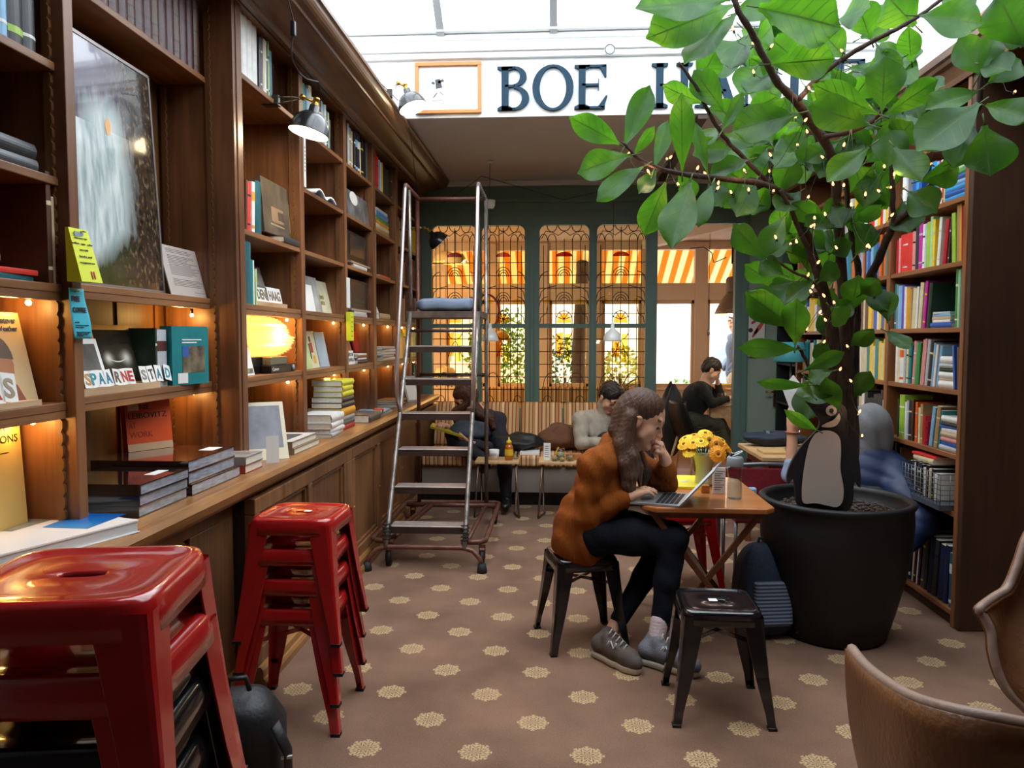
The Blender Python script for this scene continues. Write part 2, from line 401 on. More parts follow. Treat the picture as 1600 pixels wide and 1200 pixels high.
# rounded upper corners of the four lights
for a, b2 in panels:
    for sx, cx in ((1, a), (-1, b2)):
        pts = [(0, 0)]+[(.07-.07*math.cos(t), -.07+.07*math.sin(t)) for t in [math.pi/2*k/6 for k in range(7)]]
        pts = [(0, 0), (0, -.07)]+[(.07*(1-math.cos(t)), -.07+.07*math.sin(t)) for t in [math.pi/2*k/6 for k in range(1, 7)]]
        mb.prism([(sx*p[0], p[1]) for p in pts], (cx, GY+.02, 2.762), (1, 0, 0), (0, 0, 1), -.06)
struct(mb.build('wall_far', M_green, bevel=.006))
tints = [glassm('amber_glass', (1, .88, .64), refl=.06), glassm('amber_glass', (1, .8, .5)), glassm('straw_glass', (1, .96, .80), refl=.06), glassm('straw_glass', (1, .9, .66))]
M_lead = mat('lead_came', '2a211d', .5)
fl_m = [glassm('rose_glass', (.5, .16, .2)), glassm('orange_glass', (1, .68, .28)), glassm('yellow_glass', (1, .9, .4)), glassm('lilac_glass', (.6, .35, .5))]
def arc(cx, cz, rx, rz, a0, a1, n=10): return [(cx+rx*math.cos(R(a0+(a1-a0)*i/n)), cz+rz*math.sin(R(a0+(a1-a0)*i/n))) for i in range(n+1)]
for wi, (a, b2) in enumerate(panels):
    W = b2-a; mid = (a+b2)/2; y = GY+.05
    pane = MB().box(a, y-.003, .80, b2, y+.003, 2.762)
    wobj = struct(pane.build('window_%d' % (wi+2), tints[wi]))
    ld = MB()
    def line(pts, r=.0045): ld.ring([(p[0], y, p[1]) for p in pts], r, 5)
    fx = [a+W*f for f in (.17, .335, .5, .665, .83)]
    for x in fx: line([(x, .8), (x, 2.62 if x != mid else 2.74)])
    for x in (a+W*.08, b2-W*.08): line([(x, 1.71), (x, 2.55)])
    z = .86
    while z < 2.5: line([(a, z), (b2, z)]); z += .137
    for c in (1.95, 2.22):
        for k in (1, .7, .45): line(arc(mid, c, W*.17*k, .10*k, 0, 180))
        for s in (-1, 1): line(arc(mid+s*W*.33, c-.05, W*.17, .10, 90 if s > 0 else 90, 0 if s > 0 else 180))
    for s in (-1, 1):
        line(arc(mid+s*W*.25, 2.60, W*.085, .07, 0, 180)); line(arc(mid+s*W*.42, 2.60, W*.08, .07, 0, 180))
        line([(mid, 2.70), (mid+s*W*.12, 2.655), (mid+s*W*.25, 2.69), (mid+s*W*.38, 2.70), (mid+s*W*.46, 2.62)])
        line(arc(mid+s*W*.25, 2.762, W*.10, .07, 180, 360)); line(arc(mid, 2.762, W*.12, .06, 180, 360))
        line([(mid+s*W*.5, 1.98), (mid+s*W*.47, 2.05), (mid+s*W*.38, 2.09), (mid+s*W*.17, 2.12)])
        line([(mid+s*W*.49, 1.72), (mid+s*W*.47, 1.78), (mid+s*W*.36, 1.82), (mid+s*W*.33, 1.90)])
        line(arc(mid+s*W*.25, 1.02, W*.17, .16, 0, 180)); line(arc(mid+s*W*.33, .86, W*.09, .07, 0, 180))
    line(arc(mid, 1.30, W*.17, .14, 0, 180)); line(arc(mid, 1.30, W*.10, .22, 0, 180))
    for c in (1.755,): 
        for k in range(5): line([(mid, c)]+[(mid+W*.17*math.cos(R(20+35*k)), c+.10*math.sin(R(20+35*k)))])
    line(arc(mid, 1.74, W*.17, .11, 0, 180)); line(arc(mid, 1.64, W*.17, .1, 180, 360))
    ld.build('leading', M_lead, wobj)
    fg = MB(); fg.prism(arc(mid, 2.43, W*.17, .05, 180, 0), (0, y-.005, 0), (1, 0, 0), (0, 0, 1), .002)
    fg.build('flower_glass', fl_m[0 if wi > 1 else 3], wobj)
    fg = MB(); fg.prism(arc(mid, 1.72, W*.15, .1, 180, 0), (0, y-.005, 0), (1, 0, 0), (0, 0, 1), .002)
    fg.prism([(mid-W*.16, 1.36), (mid-.01, 1.36), (mid-.01, 1.62), (mid-W*.16, 1.60)], (0, y-.005, 0), (1, 0, 0), (0, 0, 1), .002)
    fg.build('flower_glass', fl_m[1], wobj)
    fg = MB()
    fg.prism([(mid+W*.02, 1.30), (mid+W*.14, 1.30), (mid+W*.14, 1.6), (mid+W*.02, 1.6)], (0, y-.006, 0), (1, 0, 0), (0, 0, 1), .002)
    for s in (-1, 1): fg.prism(arc(mid+s*W*.33, 1.93, W*.1, .05, 180, 0), (0, y-.006, 0), (1, 0, 0), (0, 0, 1), .002)
    fg.build('flower_glass', fl_m[2], wobj)
# sage door right of the doorway, with lever handle
dr = struct(MB().box(1.93, GY+.02, 0, 3.2, GY+.08, 2.905).build('door_1', M_sage))
d2 = MB(); d2.box(2.34, GY-.012, 0, 2.40, GY+.03, 2.9); d2.box(1.93, GY-.012, 0, 1.99, GY+.03, 2.9); d2.box(1.99, GY-.012, 2.2, 2.34, GY+.03, 2.30); d2.box(1.99, GY-.012, 0, 2.34, GY+.03, .25)
d2.build('door_frame', M_green, dr, bevel=.006)
hd = MB(); p = at(1212, 618, GY-.01); hd.box(p.x-.025, GY-.02, p.z-.12, p.x+.025, GY-.005, p.z+.12); hd.cyl((p.x, GY-.02, p.z+.04), (p.x, GY-.07, p.z+.04), .012); hd.cyl((p.x+.01, GY-.065, p.z+.04), (p.x-.12, GY-.065, p.z+.04), .011)
hd.build('door_handle', M_brass, dr)
# poster on the door
p0 = at(1170, 487, GY-.015); p1 = at(1194, 557, GY-.015)
po = tag(MB().box(p0.x, GY-.018, p1.z, p1.x, GY-.012, p0.z).build('poster', mat('poster_paper', 'd8cfc6', .6)), 'paper poster with red and black figures taped to the sage door', 'poster')
for i, (u, v, w_, h_, a_, c_) in enumerate([(1178, 503, .07, .03, 30, 'b0384a'), (1186, 512, .17, .045, 55, 'c1554f'), (1180, 520, .12, .03, 60, 'a83f3f'), (1184, 496, .05, .04, 20, '1d1b1e'), (1173, 516, .05, .05, 0, '2a2629'), (1178, 533, .09, .03, 40, '27242a'), (1190, 500, .09, .03, 120, '2a1f22')]):
    q = at(u, v, GY-.02); m = MB(); c, s = math.cos(R(a_)), math.sin(R(a_))
    m.prism([(c*x*w_/2-s*z*h_/2, s*x*w_/2+c*z*h_/2) for x, z in [(math.cos(t*.7854), math.sin(t*.7854)) for t in range(8)]], (q.x, GY-.0185, q.z), (1, 0, 0), (0, 0, 1), .0015)
    m.build('printed_figure', C(c_), po)

# ---------------------------------------------------------------- back room
struct(box('wall_back_room_left', M_cream, None, -3.5, 8.4, 0, -3.4, 11.2, 2.95)); struct(box('wall_back_room_right', M_cream, None, 3.4, 8.4, 0, 3.5, 11.2, 2.95))
struct(box('ceiling', M_cream, None, -3.5, 8.42, 2.92, 3.5, 11.3, 3.0))
mb = MB(); mb.box(-3.4, 11.0, 0, 3.4, 11.12, .82); mb.box(-3.4, 10.97, .82, 3.4, 11.15, .86); mb.box(-3.4, 11.0, 2.09, 3.4, 11.12, 2.33); mb.box(-3.4, 11.0, 2.80, 3.4, 11.12, 2.92)
x = 1.19-.75*6+.75*0
posts = [1.25-.74*k for k in range(-3, 7)]
for x in posts: mb.box(x-.09, 10.98, .82, x+.09, 11.13, 2.9)
struct(mb.build('wall_street', M_cream, bevel=.008))
mb = MB()
for x in posts[:-1]:
    for z0, z1 in ((.86, 2.09),):
        a, b2 = x-.74+.09, x-.09
        mb.box(a, 11.02, z0, a+.04, 11.09, z1); mb.box(b2-.04, 11.02, z0, b2, 11.09, z1); mb.box(a, 11.02, z1-.05, b2, 11.09, z1); mb.box(a, 11.02, z0, b2, 11.09, z0+.05)
struct(mb.build('window_7', mat('window_sash_cream', 'c4a27f', .6), bevel=.004))
def beam():
    mb = MB(); a = at(1078, 383, 9.6); mb.hexa([(1.15, 10.9, 2.80), (1.27, 10.9, 2.80), (2.2, 8.45, 2.80), (2.08, 8.45, 2.80)], [(1.15, 10.9, 2.92), (1.27, 10.9, 2.92), (2.2, 8.45, 2.92), (2.08, 8.45, 2.92)])
    return struct(mb.build('trim_6', mat('beam_paint', 'd8c2a6', .6), bevel=.006))
beam()
# striped awning outside, translucent cloth
def awn():
    m = bpy.data.materials.new('awning_cloth'); q = NX(m); nt = q.nt; nt.nodes.remove(q.b)
    o = nt.nodes.get('Material Output'); g = q.n('ShaderNodeNewGeometry'); sp = q.n('ShaderNodeSeparateXYZ'); q.l(g.outputs['Position'], sp.inputs[0])
    f = q.math('GREATER_THAN', q.math('FRACT', q.math('ADD', q.math('DIVIDE', sp.outputs[0], .185), 40.1)), .5)
    c = q.mix(f, lin('dccda6'), lin('cf8f3c'))
    d = q.n('ShaderNodeBsdfDiffuse'); t = q.n('ShaderNodeBsdfTranslucent'); q.l(c, d.inputs[0]); q.l(c, t.inputs[0])
    x = q.n('ShaderNodeMixShader'); x.inputs[0].default_value = .6; q.l(d.outputs[0], x.inputs[1]); q.l(t.outputs[0], x.inputs[2]); q.l(x.outputs[0], o.inputs[0])
    return m
mb = MB(); mb.grid(lambda u, v: (-3.6+7.2*u+.35*v, 11.34+1.5*v, 3.02-.70*v+.01*math.sin(u*40)), 40, 6)
tag(mb.build('awning', awn(), solid=.004), 'orange and cream striped awning outside above the street windows', 'awning')
# street: paving, far facades, hedges
struct(box('ground', mat('street_paving', 'cfcac2', .8, noise=.08), None, -14, 11.2, -.2, 16, 34, -.06))
bl = tag(MB().box(-12, 22, -.06, 14, 24, 6.0).build('building', mat('far_brick', 'd9b8a6', .8, noise=.06)), 'pale brick building across the street behind the windows', 'building')
for i in range(9): MB().box(-10+2.6*i, 21.95, 1.2, -8.8+2.6*i, 22, 3.2).build('window', mat('far_window', 'a9b8c0', .2), bl)
mb = MB(); mb.box(-12, 21.7, 3.7, 14, 22, 3.95); mb.build('gutter', mat('far_gutter', 'e9e9e6', .6), bl)
# ================================================================= left bookcase wall
FX = -1.48; BX = -1.84
LB = thing('built_in_bookcase', 'tall brown oak bookcase wall on the worktop, full of books, with heavy cornice', 'bookcase', (-1.66, 4.7, .95))
ups = [(1.05, 1.11), (2.268, 2.315), (3.52, 3.58), (4.376, 4.440), (5.285, 5.345), (6.10, 6.19), (6.96, 7.06), (7.60, 7.66), (8.18, 8.27)]
for i, (a, b) in enumerate(ups):
    mb = MB(); mb.box(BX, a, .952, FX, b, 3.14)
    if i == 2: mb.box(BX, a-.03, .952, FX-.005, a, 3.14)
    o = mb.build('upright', W_post, LB, bevel=.003)
# toothed strips that carry the shelves
for i, (a, b) in enumerate(ups[1:], 1):
    dpt = .07 if i == 2 else .03
    ya = a-(.03 if i == 2 else 0)
    for x in ((FX-.12 if i == 2 else FX-.05), BX+.03):
        mb = MB(); pts = [(x-.012, .955), (x+.012, .955)]
        z = .955
        while z < 3.08: pts += [(x+.012, z+.02), (x+.006, z+.028), (x+.012, z+.04)]; z += .04
        pts += [(x+.012, 3.1), (x-.012, 3.1)]
        mb.prism(pts, (0, ya, 0), (1, 0, 0), (0, 0, 1), .012)
        mb.build('peg_strip', W_side, LB)
mb = MB(); mb.box(BX-.03, 1.05, .95, BX, 8.27, 3.14)
bp = mb.build('back_panel', W_back, LB)
mb = MB()
for i in range(len(ups)-1):
    a, b = ups[i][1], ups[i+1][0]
    if b-a > 1: ys = [a+.42, a+.80, a+1.1]
    else: ys = [a+.1, (a+b)/2]
    for y in ys: mb.box(BX, y-.015, .96, BX+.008, y+.015, 3.1)
for z in (1.30,): mb.box(BX, 1.1, z-.02, BX+.006, 8.2, z+.02)
mb.build('panel_moulding', W_side, bp)
MAIN, LOW = 1.715, 1.36
bays = {0: (2.375, 2.035, 1.715, 1.355), 1: (2.735, 1.735, 1.352), 2: (2.795, 2.07, 1.716, 1.366)}
for i in range(len(ups)-1):
    a, b = ups[i][1], ups[i+1][0]
    if i == 1: b -= .03
    fx = {0: FX-.03, 1: FX-.13}.get(i, FX-.008)
    for z in bays.get(i, (2.78, 2.43, 2.07, 1.715, 1.36)):
        thick = .048 if z < 1.75 else .026
        mb = MB(); mb.box(BX, a+.001, z-.026, fx, b-.001, z)
        sh = mb.build('shelf', W_shelf, LB, bevel=.003)
        if thick > .03: box('shelf_apron', W_shelf, sh, fx-.03, a+.002, z-.05, fx-.002, b-.002, z-.0265)
mb = MB(); mb.box(FX-.06, 1.05, 3.09, FX, 8.27, 3.14); mb.box(FX-.01, 1.05, 3.085, FX+.015, 8.27, 3.10); mb.build('top_rail', W_corn, LB, bevel=.003)
prof = [(-1.62, 3.20), (-1.62, 3.10), (-1.47, 3.10), (-1.455, 3.085), (-1.43, 3.085), (-1.42, 3.10), (-1.41, 3.105)]
prof += [(-1.41+.15*k/6, 3.105+.03*(k/6)**2) for k in range(1, 7)]+[(-1.262, 3.125), (-1.245, 3.12), (-1.24, 3.132)]
prof += [(-1.235+.055*math.sin(R(a)), 3.185-.05*math.cos(R(a))) for a in range(10, 91, 16)]+[(-1.175, 3.19), (-1.165, 3.195), (-1.165, 3.215), (-1.2, 3.22), (-1.62, 3.22)]
mb = MB(); mb.prism([(x, z) for x, z in prof], (0, 1.0, 0), (1, 0, 0), (0, 0, 1), -7.2); mb.build('cornice', W_corn, LB)
# worktop and base cabinets
wt = MB(); wt.box(BX, 1.0, .912, -1.325, 8.24, .95); wt.build('worktop', W_top, bevel=.006)
wt = bpy.data.objects['worktop']; tag(wt, 'long brown oak worktop below the left bookcase, carrying books', 'worktop')
mb = MB(); mb.prism([(-1.40, .85), (-1.345, .862), (-1.335, .88), (-1.30, .895), (-1.292, .912), (-1.285, .93), (-1.30, .948), (-1.326, .95), (-1.40, .912)], (0, 1.0, 0), (1, 0, 0), (0, 0, 1), -7.24)
mb.build('edge_moulding', W_top, wt)
cabs = [(1.05, 3.24, -1.42, [(1.1, 1.95), (2.0, 2.85)], 'recessed oak base cabinet behind the red stool stacks'), (3.24, 4.82, -1.32, [(3.30, 3.96), (4.02, 4.64)], 'oak base cabinet with two framed panels behind the shorter stool stack'),
        (4.82, 6.35, -1.32, [(4.89, 5.52), (5.60, 6.28)], 'oak base cabinet beside the rolling ladder'), (6.35, 8.22, -1.32, [(6.42, 7.2), (7.3, 8.15)], 'oak base cabinet at the far end beyond the rolling ladder')]
for a, b, fx, pn, lab in cabs:
    t = thing('base_cabinet', lab, 'cabinet', (-1.6, (a+b)/2, 0))
    mb = MB(); mb.box(BX, a, .10, fx-.05, b, .85); mb.build('carcass', mat('cabinet_dark', '2b1a11', .6), t)
    mb = MB(); mb.box(fx-.05, a, .78, fx, b, .85); mb.box(fx-.05, a, .10, fx, b, .17)
    ed = [a]+[v for q in pn for v in q]+[b]
    for k in range(0, len(ed), 2): mb.box(fx-.05, ed[k], .17, fx, ed[k+1], .78)
    mb.build('face_frame', W_cab, t, bevel=.004)
    for k, (c, d) in enumerate(pn):
        mb = MB(); e = d
        if fx < -1.4 and k == 1: e = d
        mb.box(fx-.045, c-.001, .17, fx-.03, e, .78)
        mb.box(fx-.03, c, .17, fx-.012, c+.022, .78); mb.box(fx-.03, e-.022, .17, fx-.012, e, .78); mb.box(fx-.03, c, .17, fx-.012, e, .192); mb.box(fx-.03, c, .758, fx-.012, e, .78)
        p = mb.build('door_panel', W_cab, t, bevel=.003)
        if fx > -1.4: m2 = MB(); m2.ring([(fx-.005, c-.03, .46), (fx+.004, c-.03, .46)], .009, 10); m2.build('key_plate', M_brass, t)
    mb = MB(); mb.prism([(fx-.05, 0), (fx+.035, 0), (fx+.035, .03), (fx+.028, .045), (fx+.022, .05), (fx+.022, .085), (fx+.012, .1), (fx-.05, .1)], (0, a, 0), (1, 0, 0), (0, 0, 1), -(b-a))
    mb.build('plinth', W_top, t)
# ================================================================= right bookcase
RXf = 2.11; RB = 2.47
RC = thing('wooden_bookcase', 'tall brown wooden bookcase packed with colourful books, right of the potted tree', 'bookcase', (2.29, 5.7, 0))
rups = [(4.17, 4.205), (5.09, 5.14), (6.03, 6.08), (6.97, 7.02)]
for a, b in rups: MB().box(RXf, a, .0, RB, b, 2.95).build('upright', W_right, RC, bevel=.003)
for i in range(3):
    a, b = rups[i][1], rups[i+1][0]
    for z in (.085, .62, .93, 1.275, 1.61, 1.96, 2.30, 2.64):
        MB().box(RXf+.004, a+.001, z-.027, RB, b-.001, z).build('shelf', W_righty, RC, bevel=.003)
MB().box(RXf+.02, 4.2, 0, RXf+.05, 7.0, .058).build('kick_board', W_end, RC)
MB().box(RB, 4.17, 0, RB+.02, 7.02, 2.95).build('back_panel', W_end, RC)
MB().box(RXf+.005, 4.13, 0, 3.28, 4.168, 2.95).build('end_panel', W_end, RC, bevel=.004)
MB().box(RXf, 4.17, 2.90, RB, 7.02, 2.95).build('top_board', W_end, RC)
prof = [(2.5, 2.95), (2.15, 2.95), (2.13, 2.90), (2.10, 2.90), (2.095, 2.93), (2.075, 2.99), (2.05, 3.0), (2.045, 3.02), (2.03, 3.03), (2.03, 3.07), (2.5, 3.07)]
mb = MB(); mb.prism(prof, (0, 3.4, 0), (1, 0, 0), (0, 0, 1), -4.8); mb.build('cornice', W_corn, RC)
MB().box(2.36, 3.4, 2.95, 3.28, 4.16, 3.09).build('ceiling_board', W_end, RC)
# dark shelf unit beyond, against the screen
t = thing('dark_shelf_unit', 'black painted shelf unit in the far right corner beside the sage door', 'shelf unit', (2.5, 7.75, 0))
mk = mat('black_shelf_paint', '17181a', .5)
mb = MB(); mb.box(2.28, 7.35, 0, 2.66, 7.39, 2.3); mb.box(2.28, 8.2, 0, 2.66, 8.24, 2.3); mb.box(2.64, 7.35, 0, 2.67, 8.24, 2.3); mb.build('side_panel', mk, t)
for z in (.1, .5, .9, 1.3, 1.7, 2.3): MB().box(2.28, 7.39, z-.02, 2.64, 8.2, z).build('shelf', mk, t)
# ================================================================= books
CN = {'red': 'b5222b', 'scarlet': 'd8372f', 'crimson': 'a3142c', 'maroon': '4c1d22', 'pink': 'd98f8c', 'magenta': 'c3309a', 'orange': 'e0641e', 'amber': 'd99a2b', 'yellow': 'f0c92b', 'lemon': 'd9d53a',
      'lime': '9dc53c', 'green': '3f8f4e', 'pale green': 'a9cf98', 'dark green': '1f3a2b', 'teal': '1b7f84', 'petrol': '1e5b66', 'light blue': '7fb2d8', 'sky blue': '2f8fd0', 'blue': '2457a8', 'navy': '1a2547',
      'purple': '6a4fae', 'white': 'e6e4de', 'cream': 'd9cba2', 'tan': 'b08a5a', 'brown': '5b3824', 'dark brown': '33201a', 'black': '17171a', 'charcoal': '333438', 'grey': '8b8d90', 'silver': 'b8bcc2', 'dark grey': '4b4d52', 'beige': 'c4ac8c', 'olive': '4c4c26'}
ORD = 'first second third fourth fifth sixth seventh eighth ninth tenth eleventh twelfth thirteenth fourteenth fifteenth sixteenth seventeenth eighteenth nineteenth twentieth twenty-first twenty-second twenty-third twenty-fourth twenty-fifth twenty-sixth'.split()
def cover_mat(col, rough=.4):
    return mat('cover_'+col.replace(' ', '_')+('' if rough == .4 else '_gloss'), CN.get(col, col), rough, noise=.10, nscale=22)
def book(M, d, t, h, col, label, group=None, cat='book', band=None, name='book', pages=True, rough=.4, soft=False, parent_extra=None):
    """book with its spine on local x=0 facing +x: depth d towards -x, thickness t along y, height h along z; M places it"""
    c = .0022 if not soft else .0008
    o = MB(); o.box(-d, -t/2, 0, 0, -t/2+c, h); o.box(-d, t/2-c, 0, 0, t/2, h); n_ = 6; o.add([(.16*min(t, .05)*math.sin(math.pi*k/n_)*(1 if t > .02 else .3), -t/2+t*k/n_, z_) for z_ in (0, h) for k in range(n_+1)], [(k, k+1, k+n_+2, k+n_+1) for k in range(n_)], True)
    me = o
    obj = finish(name, me.v, me.f, cover_mat(col, rough), None, None, None, own_origin=False)
    obj.matrix_world = M; tag(obj, label, cat, group)
    lx, ly, lz = (obj.location.copy(), obj.rotation_euler.copy(), obj.scale.copy())
    def sub(nm, m, mb):
        q = finish(nm, mb.v, mb.f, m, None, None, None, own_origin=False); q.parent = obj; return q
    if pages: sub('pages', M_page, MB().box(-d+.003, -t/2+c, .002, -c*.3, t/2-c, h-.002))
    if band:
        k = MB(); 
        for (z0, z1) in band[1]: k.add([(.0006+.16*min(t, .05)*math.sin(math.pi*a_/6)*(1 if t > .02 else .3), -t/2-.0003+(t+.0006)*a_/6, z_) for z_ in (h*z0, h*z1) for a_ in range(7)], [(a_, a_+1, a_+8, a_+7) for a_ in range(6)], True)
        sub('spine_lettering', cover_mat(band[0]), k)
    return obj
def TM(x, y, z, rz=0, rx=0, ry=0): return Matrix.Translation((x, y, z)) @ Matrix.Rotation(rz, 4, 'Z') @ Matrix.Rotation(ry, 4, 'Y') @ Matrix.Rotation(rx, 4, 'X')
def row(face, x, y0, y1, z, spec, where, end='near', group=None, noun='book', depth=.17, fill=False):
    if fill:
        tot = sum((s[1] if s[0] == 'gap' else s[1]+.0006) for s in spec); kf = abs(y1-y0)/tot; spec = [('gap', s[1]*kf) if s[0] == 'gap' else (s[0], s[1]*kf)+tuple(s[2:]) for s in spec]
    """standing books from y0 towards y1; face +1 looks to +x, -1 to -x. spec: (colour, thickness, height[, lean degrees, band colour])"""
    sg = 1 if y1 > y0 else -1; y = y0; rz = 0 if face > 0 else math.pi
    for i, s in enumerate(spec):
        if s[0] == 'gap': y += sg*s[1]; continue
        col, t, h = s[:3]; lean = s[3] if len(s) > 3 else 0; bc = s[4] if len(s) > 4 else None
        L = R(abs(lean)); foot = t*math.cos(L)+(h*math.sin(L) if i == 0 and lean else 0)
        ang = R(lean)*face
        yy = y+sg*t/2
        # stand on the lower corner when leaning
        M = TM(x, yy, z+abs(math.sin(L))*t/2+.0004, rz, ang)
        d = min(depth, .12+.05*rnd.random()+h*.05); d += 0
        band = None
        if bc: band = (bc, [(.08, .14), (.62, .80)] if bc != 'half' else [(.5, .9)])
        elif rnd.random() < .45 and t > .012 and h > .12:
            band = (rnd.choice(['white', 'cream', 'black', 'yellow', 'silver']), [(.70, .74), (.12, .15)])
        k = sum(1 for q in spec[:i] if q[0] != 'gap')
        size = 'thick' if t > .034 else 'slim' if t < .014 else ('tall' if h > .25 else 'small' if h < .17 else 'upright')
        book(M, d, t*.985, h, col, f'{size} {col} {noun}, {ORD[k]} from {end} end, {where}', group or 'books on '+where, band=band)
        y += sg*(t/max(.5, math.cos(L))+.0006)
    return y
def flat_stack(x, y, z, items, where, face=1, group=None, along='y', noun='book'):
    """lying books, bottom first: (colour, width, length, thickness, turn degrees)"""
    n = len(items); zz = z+.0005; out = []
    for i, (col, w, l, t, a) in enumerate(items):
        # lying: thickness up, spine faces the room
        M = Matrix.Translation((x, y, zz+t/2)) @ Matrix.Rotation(R(a)+(0 if face > 0 else math.pi), 4, 'Z') @ Matrix.Rotation(R(90), 4, 'X') @ Matrix.Translation((0, 0, -l/2))
        pos = 'lying alone' if n == 1 else 'topmost' if i == n-1 else 'lowest' if i == 0 else ORD[i]+' from the bottom'
        out.append(book(M, w, t*.97, l, col, f'{col} {noun} lying flat, {pos}, {where}' if n > 1 else f'{col} {noun} lying flat, {where}', group or noun+'s of '+where))
        zz += t+.0004
    return out, zz
# -------- left wall, nearest bay
row(1, FX-.045, 2.205, 1.75, 2.375, [('charcoal', .03, .30), ('black', .035, .33, 0, 'lime'), ('light blue', .022, .31), ('olive', .03, .30), ('black', .038, .33, 0, 'red'), ('dark green', .03, .30), ('charcoal', .04, .32), ('navy', .03, .3)], 'top shelf of nearest left bay', 'far', fill=True)
flat_stack(FX-.05, 2.04, 2.035, [('dark grey', .2, .32, .035, 0), ('charcoal', .21, .32, .045, 2)], 'the pair in the nearest left bay')
flat_stack(FX-.06, 2.03, MAIN, [('petrol', .18, .30, .018, 0), ('scarlet', .19, .32, .016, -3)], 'low pile left of yellow notice')
flat_stack(FX-.09, 1.96, MAIN+.036, [('tan', .16, .24, .055, 0), ('maroon', .16, .25, .018, 0)], 'box-like pile left of yellow notice')
row(1, FX-.04, 2.255, 1.9, MAIN, [('beige', .012, .26), ('brown', .022, .33)], 'main shelf behind the yellow notice', 'far')
# -------- waterfall-print bay: matching leather volumes
y = 3.47; i = 0
while y > 2.36:
    t = .052+.012*((i*7) % 3)/2; h = .36+.012*((i*5) % 3)
    book(TM(FX-.15, y-t/2, 2.735), .2, t-.002, h, 'maroon' if i % 3 else 'brown', 'old brown leather bound volume in the row above the waterfall print', 'leather volumes above the waterfall print', band=('dark brown', [(.08, .1), (.2, .22), (.5, .52), (.78, .8), (.88, .9)])); y -= t+.001; i += 1
# teal guide and grey magazines on the low shelf
row(1, FX-.16, 3.128, 3.0, 1.352, [('silver', .018, .235, 0, 'maroon'), ('silver', .018, .235, 0, 'maroon'), ('silver', .018, .235, 0, 'maroon'), ('silver', .018, .235, 0, 'maroon'), ('dark green', .014, .24)], 'shelf below the waterfall print', 'far', None, 'journal')
# -------- lamp bay
WB = 'top shelf above the pleated lamp'
row(1, FX-.03, 3.60, 4.05, 2.795, [('white', .035, .34), ('white', .033, .34), ('white', .033, .335), ('white', .030, .33), ('gap', .01), ('charcoal', .012, .27, -3), ('maroon', .012, .28, -3), ('grey', .008, .27, -2), ('cream', .012, .28, -2), ('white', .010, .28, -2), ('olive', .014, .26), ('pale green', .010, .29), ('petrol', .02, .25)], WB, 'near', fill=True)
row(1, FX-.03, 3.60, 3.86, 2.07, [('teal', .02, .20, -4), ('gap', .02), ('brown', .014, .245, -4), ('scarlet', .026, .24, -4), ('gap', .012), ('white', .026, .25, -3, 'amber'), ('gap', .01), ('petrol', .05, .265)], 'second shelf above the pleated lamp', 'near', fill=True)
book(TM(FX-.18, 3.60, 2.07, R(-12)), .03, .22, .40, 'petrol', 'large blue cover standing at the back of the second lamp-bay shelf', 'books on second shelf above the pleated lamp')
flat_stack(FX-.005, 4.23, 2.07, [('charcoal', .16, .25, .035, 0)], 'below the fireplace picture book')
row(1, FX-.03, 3.595, 3.79, 1.716, [('white', .02, .25), ('petrol', .055, .30, -2), ('teal', .02, .22), ('white', .01, .22), ('gap', .01), ('pale green', .012, .18)], 'shelf right above the pleated lamp', 'near', fill=True)
# -------- CD bay
row(1, FX-.03, 4.46, 5.08, 2.78, [('petrol', .03, .27), ('teal', .03, .27), ('teal', .03, .27), ('petrol', .03, .26), ('light blue', .03, .26), ('cream', .05, .29), ('white', .03, .24), ('gap', .05), ('charcoal', .03, .27), ('white', .02, .27), ('black', .03, .26), ('silver', .03, .27), ('light blue', .03, .26), ('white', .03, .27), ('petrol', .03, .24), ('pale green', .025, .24), ('navy', .025, .2)], 'top shelf behind lit clamp lamp', 'near', fill=True)
row(1, FX-.12, 4.6, 4.7, 2.07, [('dark green', .012, .22, -10)], 'shelf under the open book', 'near')
# green stack on the worktop
flat_stack(FX+.10, 4.70, .95, [('silver', .2, .30, .024, 3), ('white', .22, .28, .026, -2), ('white', .22, .29, .036, 2), ('white', .20, .27, .05, 0)], 'white pile by the lime stack')
flat_stack(FX+.08, 5.02, .95, [('crimson', .22, .32, .032, 0), ('dark grey', .22, .31, .028, 0), ('grey', .22, .31, .03, 0), ('amber', .22, .33, .055, 0), ('charcoal', .2, .30, .036, 0), ('charcoal', .2, .30, .036, 1), ('lemon', .19, .28, .036, 0), ('lemon', .19, .28, .036, 2), ('lemon', .20, .29, .038, 0)], 'the lime-topped stack')
flat_stack(FX+.13, 5.55, .95, [('dark grey', .24, .36, .055, 0)], 'just beyond the lime-topped stack')
flat_stack(FX+.11, 6.03, .95, [('silver', .24, .4, .018, 0), ('light blue', .22, .36, .014, 3)], 'thin pair near the ladder')
flat_stack(FX+.12, 5.86, .984, [('scarlet', .07, .12, .022, 8)], 'small, on the thin pair near the ladder')
flat_stack(FX+.08, 6.75, .95, [('navy', .2, .34, .03, 0), ('grey', .22, .33, .014, 5), ('tan', .2, .33, .016, -5)], 'dark pile behind the ladder')
